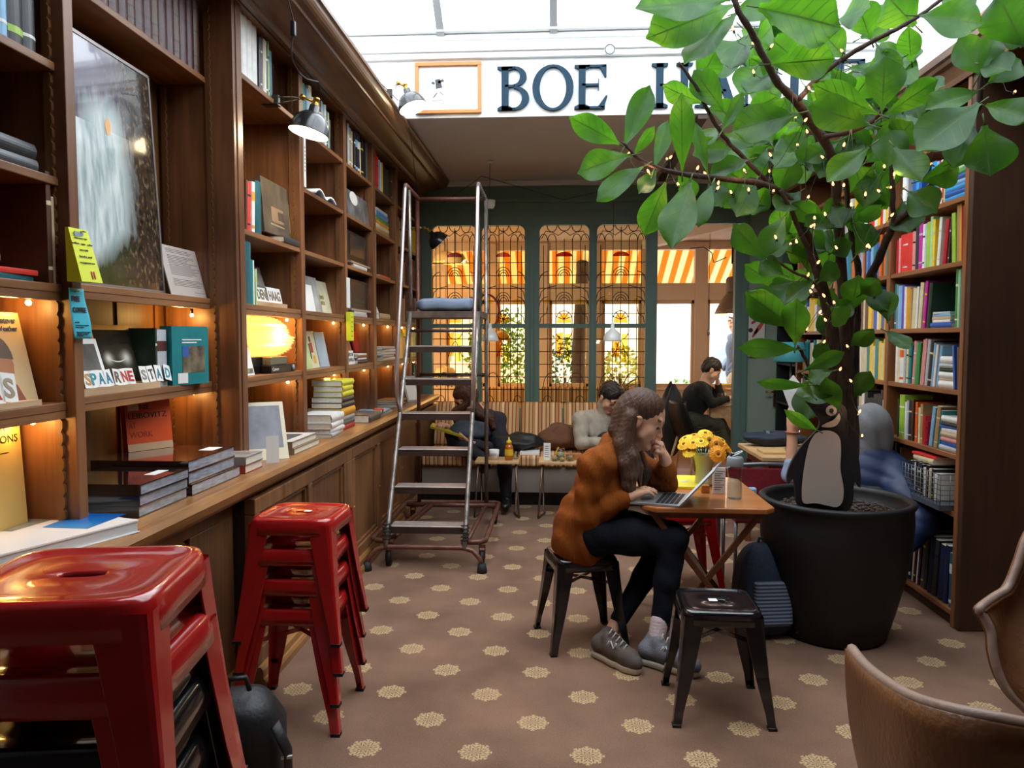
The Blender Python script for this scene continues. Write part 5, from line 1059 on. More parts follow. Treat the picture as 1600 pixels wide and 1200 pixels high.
# ================================================================= metal stools
M_red = mat('red_gloss_steel', 'a81517', .22, coat=.6, noise=.08, nscale=6); M_blackst = mat('black_gloss_steel', '101013', .2, coat=.6, noise=.05)
M_rub = mat('rubber', '0d0d0d', .7)
def sup(a, b, n, t): c, s = math.cos(t), math.sin(t); k = (abs(c/a)**n+abs(s/b)**n)**(-1/n); return (k*c, k*s)
def make_stool(label, m, group=None, H=.455):
    t = thing('metal_stool', label, 'stool', (0, 0, 0), 0, group)
    rings = [(.036, .014, 3, -.012), (.037, .015, 3, -.004), (.040, .018, 3, -.003), (.10, .10, 5, -.003), (.132, .132, 6, -.0035), (.139, .139, 6, .001), (.146, .146, 6, .0015), (.152, .152, 7, -.001), (.156, .156, 7, -.007), (.158, .158, 7, -.016), (.161, .161, 7, -.028), (.163, .163, 7, -.055), (.159, .159, 7, -.056)]
    n = 64; vs = []; fs = []
    for a, b, e, z in rings:
        for j in range(n): p = sup(a, b, e, 2*math.pi*(j+.5)/n); vs.append((p[0], p[1], H+z))
    for i in range(len(rings)-1):
        for j in range(n): k = (j+1) % n; fs.append((i*n+j, (i+1)*n+j, (i+1)*n+k, i*n+k))
    mb = MB(); mb.add(vs, fs, True); mb.build('seat', m, t, solid=.0025)
    for sx in (-1, 1):
        for sy in (-1, 1):
            def sec(c, fl, th, z): # L section, open to the inside
                cx, cy = sx*c, sy*c; r = fl*.18
                return [(cx-sx*fl, cy, z), (cx-sx*r, cy, z), (cx-sx*r*.3, cy-sy*r*.3, z), (cx, cy-sy*r, z), (cx, cy-sy*fl, z), (cx-sx*th, cy-sy*fl, z), (cx-sx*th, cy-sy*th, z), (cx-sx*fl, cy-sy*th, z)]
            lv = [(.158, .085, .004, H-.018), (.163, .075, .004, H-.09), (.178, .056, .004, H*.45), (.196, .036, .004, .06), (.202, .034, .006, .012), (.203, .034, .02, .012)]
            vs = [v for l in lv for v in sec(*l)]; k = 8; fs = []
            for i in range(len(lv)-1):
                for j in range(k):
                    f = (i*k+j, i*k+(j+1) % k, (i+1)*k+(j+1) % k, (i+1)*k+j); fs.append(f if sx*sy < 0 else f[::-1])
            mb = MB(); mb.add(vs, fs, False); lg = mb.build('leg', m, t, bevel=.0015)
            MB().box(sx*.170, sy*.170, .0, sx*.2045, sy*.2045, .011).build('rubber_foot', M_rub, lg)
    for s in (-1, 1): MB().box(-.004, -.21, H-.135, .004, .21, H-.12).build('brace', m, t)
    ks = kids(t); br = [k for k in ks if k.name.startswith('brace')]
    br[0].rotation_euler = (0, 0, R(45)); br[1].rotation_euler = (0, 0, R(-45))
    return t
ORDS = ['lowest', 'second from the bottom', 'third from the bottom', 'fourth from the bottom', 'fifth from the bottom', 'sixth from the bottom', 'second from the top', 'topmost']
red0 = make_stool('topmost red metal stool of the short stack by the oak cabinet', M_red, 'red stools in the short stack')
red0.scale = (1.05, 1.05, 1.06)
labs = ['lowest red metal stool of the four-high stack by the oak cabinet', 'second red metal stool up in the four-high stack by the cabinet', 'third red metal stool up in the four-high stack by the cabinet', 'topmost red metal stool of the four-high stack by the cabinet']
for i in range(4):
    o = red0 if i == 0 else copy_tree(red0)
    o.location = (-1.065+.004*i, 3.07+.003*i, .119*i); o.rotation_euler = (0, 0, R([1, 0, 2, -1][i])); o['label'] = labs[i]; o['group'] = 'red stools in the four-high stack'
st = bpy.data.objects['metal_stool.003'] if 'metal_stool.003' in bpy.data.objects else red0
stk = MB().box(-1.04, 3.05, .487+.357, -1.012, 3.075, .4875+.3576).build('highlight_patch', M_white); tag(stk, 'white patch imitating a highlight on the top red stool of the four-high stack', 'sticker')  # bright glint beside the seat slot, put in as a thin white patch
black0 = make_stool('black metal stool in the foreground beside the table', M_blackst)
black0.location = (.665, 3.215, 0); black0.rotation_euler = (0, 0, R(-1)); black0['label'] = 'empty glossy black metal stool in front of the wooden table'
b1 = copy_tree(black0); b1.location = (.115, 3.91, 0); b1.rotation_euler = (0, 0, R(14)); b1['label'] = 'black metal stool the woman in the rust jacket sits on'
for i in range(7):
    o = copy_tree(red0 if i > 4 else black0); o.scale = (1.05, 1.05, 1.06)
    o.location = (-.805+.003*(i % 3), 1.235, .112*i); o.rotation_euler = (0, 0, R(8.5+[0, 2, -1, 1, 0, -2, 1, 0][i]))
    o['label'] = (f'black metal stool, {ORDS[i]} in the tall mixed stack' if i < 5 else f'red metal stool, {ORDS[i+1]} in the tall stack at the left front'); o['group'] = 'stools in the tall mixed stack'
rs = copy_tree(red0); rs.location = (.78, 4.82, 0); rs.rotation_euler = (0, 0, R(6)); rs['label'] = 'single red metal stool beyond the wooden table'; del rs['group']
stk = MB().box(.63, 3.20, .4555, .665, 3.23, .4562).build('highlight_patch', M_white); tag(stk, 'white patch imitating a highlight on the seat of the empty black stool', 'sticker')  # highlight by the black seat's slot, laid on as white colour
# ================================================================= rolling ladder
M_pipe = mat('worn_brown_pipe', '6b4438', .45, metal=.3, noise=.35, nscale=14); M_worn = mat('chipped_paint_pipe', '8c8580', .35, metal=.6, noise=.55, nscale=30, sc=(1, 1, .4)); M_bright = mat('bright_handrail', 'b9a8a6', .28, metal=.8)
M_step = mat('ribbed_steel_step', 'cfcac4', .4, metal=.35, noise=.25, nscale=20); M_stepf = mat('step_front_brown', '3e2c27', .5, metal=.2, noise=.2)
L = thing('rolling_ladder', 'tall worn metal rolling step ladder with platform, standing on the carpet by the left cabinets', 'ladder', (-.93, 5.7, 0))
def stp(k): return 5.10+.14*k, .275+.243*k
XL, XR = -1.155, -.625
for k in range(6):
    y, z = stp(k); MB().box(XL+.015, y, z-.008, XR-.015, y+.15, z+.004).build('step', M_step, L, bevel=.002)
    s_ = [c for c in bpy.data.objects if c.name.startswith('step') and c.parent == L][-1]
    mb = MB(); mb.box(XL+.015, y-.003, z-.045, XR-.015, y+.004, z-.0); mb.build('step_nosing', M_stepf, L)
    mb = MB()
    for j in range(5): mb.box(XL+.02, y+.02+.026*j, z+.004, XR-.02, y+.026+.026*j, z+.007)
    mb.build('step_ribs', M_bright, L)
py, pz = 5.93, 1.765
MB().box(XL-.03, py, pz-.055, XR+.03, 6.42, pz-.004).build('platform', mat('wooden_platform', '57473c', .6, noise=.5, nscale=14), L, bevel=.003)
for x in (XL, XR):
    mb = MB(); mb.ring([(x, 5.02, .15), (x, 5.10, .28), (x, 5.80, 1.50), (x, 5.93, 1.75)], .0165, 12); mb.build('stringer', M_worn, L)
    mb = MB(); mb.ring([(x+.012*math.cos(t*.9)*0+.026*math.cos(t*.785), 5.045+.03*t/40+.026*math.sin(t*.785), .19+.115*t/40) for t in range(41)], .005, 5); mb.build('spring', M_rub, L)
    sx = -1 if x == XL else 1
    mb = MB(); mb.ring([(x, 5.52, 1.02), (x+sx*.012, 5.46, 1.16), (x+sx*.012, 5.47, 1.3), (x+sx*.012, 5.83, 2.67), (x+sx*.012, 5.86, 2.715)], .0155, 12); mb.build('handrail', M_bright, L)
    mb = MB(); mb.ring([(x+sx*.012, 5.86, 2.715), (x+sx*.012, 6.36, 2.71), (x+sx*.012, 6.38, 2.69)], .0155, 10); mb.ring([(x+sx*.02, 6.38, 2.70), (x+sx*.02, 6.38, .17)], .0165, 10); mb.build('rear_post', M_pipe if x == XL else M_worn, L)
    mb = MB(); mb.ring([(x, 5.97, 1.75), (x, 5.93, 2.69)], .013, 10); mb.build('inner_post', M_worn, L)
mb = MB(); mb.ring([(XL-.02, 6.38, 2.70), (XR+.02, 6.38, 2.70)], .0165, 12); mb.build('rear_rail', M_pipe, L)
MB().ring([(XL-.02, 6.38, 1.25), (XR+.02, 6.38, 1.25)], .014, 10).build('cross_bar', M_stepf, L); MB().ring([(XL, 5.86, 1.61), (XR, 5.86, 1.61)], .012, 8).build('cross_bar', M_stepf, L)
mb = MB(); a, b = -1.285, -.50
mb.ring([(a+.16, 5.13, .165), (a+.04, 5.15, .165), (a, 5.2, .165), (a, 6.38, .165), (a+.03, 6.42, .165), (b-.03, 6.42, .165), (b, 6.38, .165), (b, 5.2, .165), (b-.04, 5.15, .165), (b-.16, 5.13, .165)], .018, 12)
mb.ring([(a+.02, 6.30, .165), (b-.02, 6.30, .165)], .018, 10); mb.build('base_frame', M_pipe, L)
mb = MB(); mb.ring([(XL, 5.14, .16), (XL+.1, 6.3, .16)], .016, 10); mb.ring([(XR, 5.14, .16), (XR+.02, 6.3, .16)], .016, 10); mb.ring([(a+.1, 5.3, .16), (a+.2, 6.35, .16)], .016, 10); mb.build('base_brace', M_pipe, L)
mb = MB(); mb.ring([(a+.005, 5.0, .035), (a+.02, 5.01, .09), (a+.07, 5.02, .14), (a+.14, 5.03, .155), (b-.14, 5.03, .155), (b-.07, 5.02, .14), (b-.02, 5.01, .09), (b-.005, 5.0, .035)], .016, 12); mb.build('front_bar', M_pipe, L)
for x in (a+.005, b-.005): MB().lathe([(0, 0), (.034, 0), (.034, .015), (.026, .06), (0, .06)], (x, 5.0, 0), 20).build('rubber_foot', M_rub, L)
for x, y in ((a+.13, 5.12), (b-.02, 5.16), (a+.06, 6.36), (b-.03, 6.36)):
    mb = MB(); mb.cyl((x-.014, y, .052), (x+.014, y, .052), .052, .052, 24); w_ = mb.build('caster_wheel', M_rub, L)
    mb = MB(); mb.box(x-.022, y-.02, .05, x-.017, y+.02, .14); mb.box(x+.017, y-.02, .05, x+.022, y+.02, .14); mb.box(x-.022, y-.02, .128, x+.022, y+.02, .15); mb.build('caster_fork', M_pipe, L)
mb = MB()
def cush(u, v):
    x = -1.13+.48*u; e = min(u, 1-u)*14; f = min(v if v < .5 else 1-v, .5); a_ = 2*math.pi*v
    hy, hz = .19, .052; k = min(1, .55+e*.3); return (x, 6.15+math.copysign(abs(math.cos(a_))**.5, math.cos(a_))*hy*k, pz+.052+math.copysign(abs(math.sin(a_))**.45, math.sin(a_))*hz*k+.003*math.sin(x*25))
mb.grid(cush, 24, 33); cm = mat('blue_grey_cloth', '7d8ba3', .7, noise=.1, bump=.4, bscale=12)
mb.add([cush(0, j/32) for j in range(32)], [tuple(range(31, -1, -1))]); mb.add([cush(1, j/32) for j in range(32)], [tuple(range(32))])
tag(mb.build('folded_cushion', cm), 'folded blue-grey cushion lying on the platform of the ladder', 'cushion')
# ================================================================= backpacks
def soft_bag(name, label, c, sx, sy, sz, m, rz=0, lean=0, n=3.2, dz=0):
    t = thing(name, label, 'backpack', (c[0], c[1], 0), R(rz)); mb = MB(); M = Matrix.Translation((c[0], c[1], sz)) @ Matrix.Rotation(R(rz), 4, 'Z') @ Matrix.Rotation(R(lean), 4, 'X')
    mb.M = M
    def f(u, v):
        a = 2*math.pi*u; b = math.pi*(v-.5); cb = abs(math.cos(b))**(2/n); sb = math.copysign(abs(math.sin(b))**(2/n), math.sin(b)); tp = 1-.22*max(0, sb)-.0
        w = 1+.02*math.sin(5*a+3*sb)+.015*math.sin(9*sb+a)
        return (sx*cb*math.copysign(abs(math.cos(a))**(2/n), math.cos(a))*tp*w, sy*cb*math.copysign(abs(math.sin(a))**(2/n), math.sin(a))*tp*w, sz*sb)
    mb.grid(f, 36, 24); mb.build('body', m, t); return t, M
# ================================================================= backpacks on the floor
mbk = mat('black_nylon', '15161a', .55, bump=.3, bscale=40); mnb = mat('navy_denim_cloth', '2c3a52', .75, noise=.25, nscale=12, bump=.3, bscale=50)
t, M = soft_bag('backpack', 'black backpack with grey reflective tabs on the carpet beside the tall stool stack', (-1.09, 2.50), .16, .13, .185, mbk, 20, 22)
def strap(t, M, pts, r, m, nm='strap', flat=.35):
    mb = MB(); mb.M = M; mb.ring(pts, r, 8, flat=flat); return mb.build(nm, m, t)
strap(t, M, [(.12, -.10, .15), (.16, -.13, .05), (.16, -.14, -.08), (.12, -.13, -.2)], .022, mbk); strap(t, M, [(.0, -.12, .18), (.02, -.16, .05), (.03, -.155, -.1), (.02, -.13, -.2)], .024, mat('dark_blue_strap', '232838', .6))
for p in ((.155, -.14, .04), (.03, -.172, .0), (.04, -.172, -.08)): mb = MB(); mb.M = M; mb.box(p[0]-.018, p[1]-.006, p[2]-.006, p[0]+.018, p[1], p[2]+.006); mb.build('reflective_tab', C('c9c9c6'), t)
strap(t, M, [(-.03, 0, .215), (-.02, 0, .27), (.03, 0, .27), (.04, 0, .215)], .009, mbk, 'carry_handle', 1)
t, M = soft_bag('backpack', 'blue-grey backpack with striped pocket leaning under the wooden table', (1.08, 4.05), .16, .12, .24, mnb, 8, -6)
sm = bpy.data.materials.new('striped_knit'); q = NX(sm); tc = q.n('ShaderNodeTexCoord'); sp = q.n('ShaderNodeSeparateXYZ'); q.l(tc.outputs['Object'], sp.inputs[0]); q.l(q.mix(q.math('GREATER_THAN', q.math('FRACT', q.math('MULTIPLY', sp.outputs[2], 55)), .5), lin('3c4a66'), lin('8d99ad')), q.b.inputs['Base Color']); q.b.inputs['Roughness'].default_value = .9
mb = MB(); mb.M = M; mb.box(-.1, -.135, -.17, .1, -.09, .06); mb.build('front_pocket', sm, t, bevel=.02)
strap(t, M, [(.13, -.09, .17), (.17, -.12, .05), (.17, -.13, -.1), (.13, -.1, -.21)], .024, mnb); strap(t, M, [(-.03, 0, .215), (-.02, 0, .26), (.03, 0, .26), (.04, 0, .215)], .009, mnb, 'carry_handle', 1); strap(t, M, [(-.155, -.07, .15), (-.165, -.08, .0), (-.15, -.08, -.18)], .006, mat('zip_dark', '15171c', .5), 'zip', 1)

# ================================================================= wooden bistro table
T = thing('bistro_table', 'warm brown wooden folding table with crossed legs where the woman works', 'table', (.72, 4.1, 0))
zt = .745; x0, x1, y0, y1, ch = .40, 1.03, 3.66, 4.52, .07
oc = [(x0+ch, y0), (x1-ch*.6, y0), (x1, y0+ch*.6), (x1, y1-ch), (x1-ch, y1), (x0+ch, y1), (x0, y1-ch), (x0, y0+ch*.9)]
MB().prism(oc, (0, 0, zt-.026), (1, 0, 0), (0, 1, 0), .026).build('tabletop', W_table, T, bevel=.006)
MB().box(x0+.06, y0+.05, zt-.06, x1-.06, y0+.075, zt-.026).box(x0+.06, y1-.075, zt-.06, x1-.06, y1-.05, zt-.026).build('apron', W_tleg, T)
for yy in (y0+.04, y1-.10):
    for s, o_ in ((1, 0), (-1, .024)):
        xa, xb = (x0+.05, x1-.03) if s > 0 else (x1-.05, x0+.03); w = .022
        d = Vector((xb-xa, 0, -.72)).normalized(); nn = Vector((-d.z, 0, d.x))*w
        A, B = Vector((xa, yy+o_, zt-.03)), Vector((xb, yy+o_, .0)); E_ = Vector((0, .022, 0))
        pts = [A-nn, A+nn, B+nn, B-nn]; pts[2].z = 0; pts[3].z = 0; pts[0].z = pts[1].z = zt-.03
        mb = MB(); mb.add(pts+[p+E_ for p in pts], [(0, 1, 2, 3), (7, 6, 5, 4), (0, 4, 5, 1), (1, 5, 6, 2), (2, 6, 7, 3), (3, 7, 4, 0)]); mb.build('leg', W_tleg, T, bevel=.003)
MB().box((x0+x1)/2-.012, y0+.05, .365, (x0+x1)/2+.012, y1-.08, .39).build('stretcher', W_tleg, T)
# laptop: base with keyboard, screen opened towards the woman
lp = thing('laptop', 'open silver laptop on the wooden table, seen from the side', 'laptop', (.52, 3.83, zt))
P = lambda u, v: Vector((*atz(u, v, zt+.012).xy, 0))
A, B, Cc, D = P(988, 783), P(1072, 794), P(1094, 768), P(1022, 764)
A = Vector((.345, 3.73, 0)); B = Vector((.575, 3.66, 0)); D = Vector((.44, 4.03, 0)); Cc = B+(D-A)
def up(p, z): return (p.x, p.y, z)
al = mat('brushed_aluminium', 'b4b6ba', .3, metal=.75); kb = mat('keyboard_black', '16171a', .5)
MB().hexa([up(p, zt+.001) for p in (A, B, Cc, D)], [up(p, zt+.012) for p in (A, B, Cc, D)]).build('laptop_base', al, lp, bevel=.002)
ex = (B-A); ey = (D-A)
def onbase(s, t, z): p = A+ex*s+ey*t; return (p.x, p.y, z)
mb = MB()
for i in range(5):
    for j in range(13):
        s0 = .50+.092*i; t0 = .08+.065*j; mb.hexa([onbase(s0, t0, zt+.012), onbase(s0+.075, t0, zt+.012), onbase(s0+.075, t0+.05, zt+.012), onbase(s0, t0+.05, zt+.012)], [onbase(s0, t0, zt+.0135), onbase(s0+.075, t0, zt+.0135), onbase(s0+.075, t0+.05, zt+.0135), onbase(s0, t0+.05, zt+.0135)])
mb.build('keyboard', kb, lp)
mb = MB(); mb.hexa([onbase(.12, .33, zt+.012), onbase(.42, .33, zt+.012), onbase(.42, .67, zt+.012), onbase(.12, .67, zt+.012)], [onbase(.12, .33, zt+.0124), onbase(.42, .33, zt+.0124), onbase(.42, .67, zt+.0124), onbase(.12, .67, zt+.0124)]); mb.build('trackpad', mat('trackpad_grey', '9a9ca0', .35, metal=.4), lp)
dx = ex.normalized(); tp = Vector((dx.x*.155, dx.y*.155, .175)); th = Vector((.006, 0, -.004))
q0, q1 = A+ex*1.0, A+ex*1.0+ey
def scr(p, k, o): return (p.x+tp.x*k+th.x*o, p.y+tp.y*k+th.y*o, zt+.012+tp.z*k+th.z*o)
mb = MB(); mb.hexa([scr(q0, 0, 0), scr(q0, 0, 1), scr(q1, 0, 1), scr(q1, 0, 0)], [scr(q0, 1, 0), scr(q0, 1, 1), scr(q1, 1, 1), scr(q1, 1, 0)]); mb.build('laptop_screen', al, lp, bevel=.001)
mb = MB(); i0, i1 = q0+ey*.04, q0+ey*.96; mb.hexa([scr(i0, .06, -.15), scr(i0, .06, 0), scr(i1, .06, 0), scr(i1, .06, -.15)], [scr(i0, .95, -.15), scr(i0, .95, 0), scr(i1, .95, 0), scr(i1, .95, -.15)]); mb.build('display', emitm('display_glow', 'dfe6ee', .7), lp)
# yellow magazine
ym = MB(); ym.hexa([(.44, 4.16, zt+.001), (.80, 4.12, zt+.001), (.86, 4.48, zt+.001), (.50, 4.50, zt+.001)], [(.44, 4.16, zt+.012), (.80, 4.12, zt+.012), (.86, 4.48, zt+.012), (.50, 4.50, zt+.012)])
o = ym.build('magazine', mat('bright_yellow_cover', 'f7e600', .35)); tag(o, 'bright yellow magazine lying on the wooden table behind the laptop', 'magazine')
MB().lathe([(0, 0), (.022, 0), (.022, .0008), (0, .0008)], (.70, 4.30, zt+.012), 16).build('white_emblem', M_white, o)
# water bottle
bt = thing('water_bottle', 'clear water bottle with a grey flip lid on the right of the wooden table', 'bottle', (.885, 3.90, zt))
c = (.885, 3.90, zt+.001); gw = mat('clear_plastic', 'dfe5e6', .08); gw = glassm('clear_plastic_shell', (.86, .88, .88), refl=.35)
MB().lathe([(0, 0), (.034, 0), (.037, .01), (.036, .06), (.033, .10), (.037, .15), (.038, .175), (.030, .195)], c, 28).build('bottle_body', gw, bt)
MB().lathe([(0, .004), (.033, .004), (.034, .012), (.033, .06), (.031, .098), (0, .098)], c, 28).build('water', glassm('water', (.78, .82, .84), refl=.2), bt)
mb = MB(); mb.M = Matrix.Translation(c); mb.lathe([(.040, .165), (.041, .17), (.040, .205), (.034, .212), (0, .214)], n=28); mb.build('bottle_lid', mat('grey_lid', '8d9396', .4), bt)
mb = MB(); mb.ring([(c[0]+.034*math.cos(t*.3142), c[1]+.02*math.sin(t*.3142), c[2]+.222+.016*math.cos(t*.3142)) for t in range(20)], .005, 8, closed=True); mb.build('carry_loop', mat('pale_loop', 'b9c0c2', .3), bt)
MB().box(c[0]-.026, c[1]-.02, c[2]+.212, c[0]-.006, c[1]+.012, c[2]+.232).build('drinking_spout', mat('dark_spout', '2b3438', .3), bt, bevel=.004)
# menu card, wooden cube, vase of gerberas
mn = MB().box(.80, 4.02, zt+.001, .865, 4.03, zt+.135).build('menu_card', M_white); tag(mn, 'white menu card standing on the table between vase and bottle', 'menu')
mb = MB(); [mb.box(.808, 4.0185, zt+.02+.012*i, .84+.01*(i % 3), 4.0199, zt+.0225+.012*i) for i in range(9)]; mb.build('printed_lines', M_ink, mn)
wcx = MB().box(.745, 4.02, zt+.001, .785, 4.06, zt+.042).build('wooden_holder', W_table, bevel=.003); tag(wcx, 'small wooden block holder on the table beside the menu card', 'holder')
V = thing('flower_vase', 'pale green-white vase of yellow and orange gerberas on the wooden table', 'vase', (.80, 4.26, zt))
vc = (.80, 4.26, zt+.001)
MB().lathe([(0, 0), (.045, 0), (.05, .01), (.047, .05), (.045, .09), (.052, .13), (.066, .165), (.078, .185), (.074, .187), (.06, .165), (.045, .13), (.038, .09), (0, .085)], vc, 36).build('vase_body', mat('pale_celadon', 'b8bfa8', .3, coat=.3), V)
mst = mat('flower_stem_green', '4d6b2b', .6); fy = [mat('gerbera_yellow', 'f4b814', .6), mat('gerbera_gold', 'f09a10', .6), mat('gerbera_lemon', 'f6cf2a', .6)]; mcn = mat('gerbera_centre', '7a4a18', .8)
fr_ = random.Random(5)
fls = [(-.115, -.02, .225, 0), (-.07, -.05, .235, 0), (-.03, -.06, .245, 2), (.015, -.05, .255, 0), (.05, -.06, .235, 1), (.09, -.03, .23, 1), (.055, -.09, .185, 1), (-.10, .03, .25, 2), (-.05, .04, .265, 0), (0, .05, .27, 0), (.05, .05, .26, 2), (.1, .03, .24, 0), (-.09, -.05, .19, 2), (.0, -.02, .285, 2), (.115, -.01, .21, 1)]
for i, (dx_, dy_, dz_, ci) in enumerate(fls):
    hc = Vector((vc[0]+dx_, vc[1]+dy_, vc[2]+dz_)); d = Vector((dx_*4, dy_*3-.35, .55+fr_.random()*.3)).normalized()
    if i in (3, 4, 6): d = Vector((dx_*2, -1, .35)).normalized()
    M = Matrix.Translation(hc) @ Vector((0, 0, 1)).rotation_difference(d).to_matrix().to_4x4(); rr_ = .042 if i != 6 else .05
    mb = MB(); mb.M = M
    for ring_, (n_, r_, z_) in enumerate(((18, rr_, 0), (16, rr_*.75, .004))):
        for k in range(n_):
            a = 2*math.pi*(k+.5*ring_)/n_; c_, s_ = math.cos(a), math.sin(a); w_ = r_*.17
            pp = [(0, 0, z_), (r_*.5, -w_, z_+.004), (r_*.9, -w_*.8, z_-.002), (r_, 0, z_-.005), (r_*.9, w_*.8, z_-.002), (r_*.5, w_, z_+.004)]
            mb.add([(x*c_-y*s_, x*s_+y*c_, z) for x, y, z in pp], [(0, 1, 2, 3, 4, 5)])
    f_ = mb.build('flower', fy[ci], V); mb = MB(); mb.M = M; mb.sphere((0, 0, .006), .010, 10, (1, 1, .5)); mb.build('flower_centre', mcn, f_)
    mb = MB(); mb.ring([hc, hc.lerp(Vector((vc[0], vc[1], vc[2]+.15)), .6)-Vector((0, 0, .01)), (vc[0]+dx_*.1, vc[1]+dy_*.1, vc[2]+.1)], .003, 5); mb.build('stem', mst, f_)
for k in range(5):
    a = k*1.3+.4; mb = MB(); mb.grid(lambda u, v: (vc[0]+math.cos(a)*(.03+.1*v)-math.sin(a)*.03*(u-.5)*math.sin(math.pi*min(.98, v+.02)), vc[1]+math.sin(a)*(.03+.1*v)+math.cos(a)*.03*(u-.5)*math.sin(math.pi*min(.98, v+.02)), vc[2]+.16+.07*v-.05*v*v), 4, 8); mb.build('leaf', mst, V)

# ================================================================= striped bench at the end wall
def stripem(name, cols, pitch, ax='x'):
    m = bpy.data.materials.new(name); q = NX(m); g = q.n('ShaderNodeTexCoord'); sp = q.n('ShaderNodeSeparateXYZ'); q.l(g.outputs['Object'], sp.inputs[0])
    f = q.math('FRACT', q.math('ADD', q.math('DIVIDE', sp.outputs['xyz'.index(ax)], pitch), 40)); x = q.n('ShaderNodeValToRGB'); x.color_ramp.interpolation = 'CONSTANT'; e = x.color_ramp.elements
    while len(e) < len(cols): e.new(.5)
    for i, (p, c) in enumerate(cols): e[i].position = p; e[i].color = (*lin(c), 1)
    q.l(f, x.inputs[0]); q.l(x.outputs[0], q.b.inputs['Base Color']); q.b.inputs['Roughness'].default_value = .85
    n = q.noise(g.outputs['Object'], 120, 2); bp = q.n('ShaderNodeBump'); bp.inputs['Strength'].default_value = .3; q.l(n, bp.inputs['Height']); q.l(bp.outputs[0], q.b.inputs['Normal']); return m
M_str = stripem('striped_upholstery', [(0, 'b98a58'), (.14, '7c3f24'), (.2, 'd2a878'), (.38, '9a5a34'), (.46, 'caa070'), (.6, '5a2f20'), (.64, 'c08a58'), (.78, 'e0c294'), (.92, '8a4a2c')], .17)
Bn = thing('striped_bench', 'long bench with orange and cream striped upholstery below the stained glass', 'sofa', (-.2, 7.4, 0))
box('bench_base', mat('grey_plinth_panel', '8a7c74', .6), Bn, -1.27, 7.04, .13, .92, 7.7, .37); box('plinth', M_black, Bn, -1.27, 7.10, 0, .92, 7.7, .13)
for i in range(5):
    a = -1.265+.437*i; MB().box(a, 6.99, .375, a+.43, 7.70, .475).build('seat_cushion', M_str, Bn, bevel=.025, bevseg=3)
    mb = MB(); mb.hexa([(a+.004, 7.62, .48), (a+.426, 7.62, .48), (a+.426, 7.74, .48), (a+.004, 7.74, .48)], [(a+.004, 7.80, .90), (a+.426, 7.80, .90), (a+.426, 7.90, .90), (a+.004, 7.90, .90)]); mb.build('backrest', M_str, Bn, bevel=.03, bevseg=4)
# low tables with bent tube legs
def tube_table(label, x0, x1, y0, y1, z):
    t = thing('side_table', label, 'table', ((x0+x1)/2, (y0+y1)/2, 0)); MB().box(x0, y0, z-.022, x1, y1, z).build('tabletop', W_light, t, bevel=.004)
    for x, s in ((x0+.03, -1), (x1-.03, 1)):
        mb = MB(); mb.ring([(x, y0+.03, z-.022), (x+s*.03, y0+.02, .05), (x+s*.035, y0+.03, .018), (x+s*.03, y0+.06, .012), (x-s*.02, y1-.06, .012), (x-s*.01, y1-.04, .03), (x, y1-.03, z-.022)], .009, 8); mb.build('leg', mat('bronze_tube', '6d5a4c', .35, metal=.7), t)
    return t
tube_table('small wooden side table with a honey bottle, left of the striped bench', -.72, -.34, 6.50, 6.78, .50)
tube_table('small wooden side table crowded with jars before the man in the grey sweater', -.17, .26, 6.50, 6.80, .50)
zt2 = .501
t = thing('honey_bottle', 'amber honey bottle with yellow label on the left side table', 'bottle', (-.43, 6.60, zt2)); MB().lathe([(0, 0), (.032, 0), (.036, .01), (.034, .06), (.036, .11), (.022, .14), (0, .14)], (-.43, 6.60, zt2), 24).build('bottle_body', mat('honey', 'b5600e', .12, coat=.6), t); MB().lathe([(0, .14), (.024, .14), (.022, .165), (.008, .175), (.004, .20), (0, .2)], (-.43, 6.60, zt2), 20).build('bottle_cap', mat('yellow_cap', 'e8c22a', .4), t); MB().lathe([(.0365, .04), (.0372, .045), (.0372, .09), (.0365, .095)], (-.43, 6.60, zt2), 24).build('bottle_label', mat('yellow_label', 'e3b62a', .5), t)
t = thing('paper_cup', 'white patterned mug on the left side table beside the honey bottle', 'mug', (-.56, 6.62, zt2)); MB().lathe([(0, 0), (.038, 0), (.045, .085), (.042, .086), (.036, .005), (0, .005)], (-.56, 6.62, zt2), 28).build('cup_body', M_white, t); txt('lettering', 'JOY', frame((-.59, 6.573, zt2+.03), (1, 0, .0), (0, -.1, 1)), M_ink, t, w=.055, h=.03)
def tumbler(x, y, z, label, r=.032, h=.09, liquid=None, lh=.05):
    t = thing('glass', label, 'glass', (x, y, z)); MB().lathe([(0, 0), (r*.85, 0), (r, h), (r*.94, h), (r*.78, .006), (0, .006)], (x, y, z), 24).build('glass_wall', glassm('drinking_glass', (.9, .92, .9), refl=.3), t)
    if liquid: MB().lathe([(0, .007), (r*.76, .007), (r*.88, lh), (0, lh)], (x, y, z), 24).build('drink', mat('drink_'+liquid, liquid, .2, noise=.2, nscale=20), t)
    return t
tumbler(-.375, 6.66, zt2, 'small empty glass right of the honey bottle', .028, .07)
b_ = bigbook(-.36, -.18, 7.05, 7.25, .476, .022, M_white, 'white book lying on the bench beside the black coat', None, M_page)
mn2 = MB().box(-.13, 6.60, zt2, -.07, 6.606, zt2+.15).build('menu_card', M_white); tag(mn2, 'white menu card on the right side table by the jars', 'menu'); mb = MB(); [mb.box(-.122, 6.599, zt2+.03+.018*i, -.085, 6.6005, zt2+.034+.018*i) for i in range(6)]; mb.build('printed_lines', M_ink, mn2)
tumbler(.015, 6.62, zt2, 'glass of pale drink on the right side table', .036, .105, 'd8cfb0', .07)
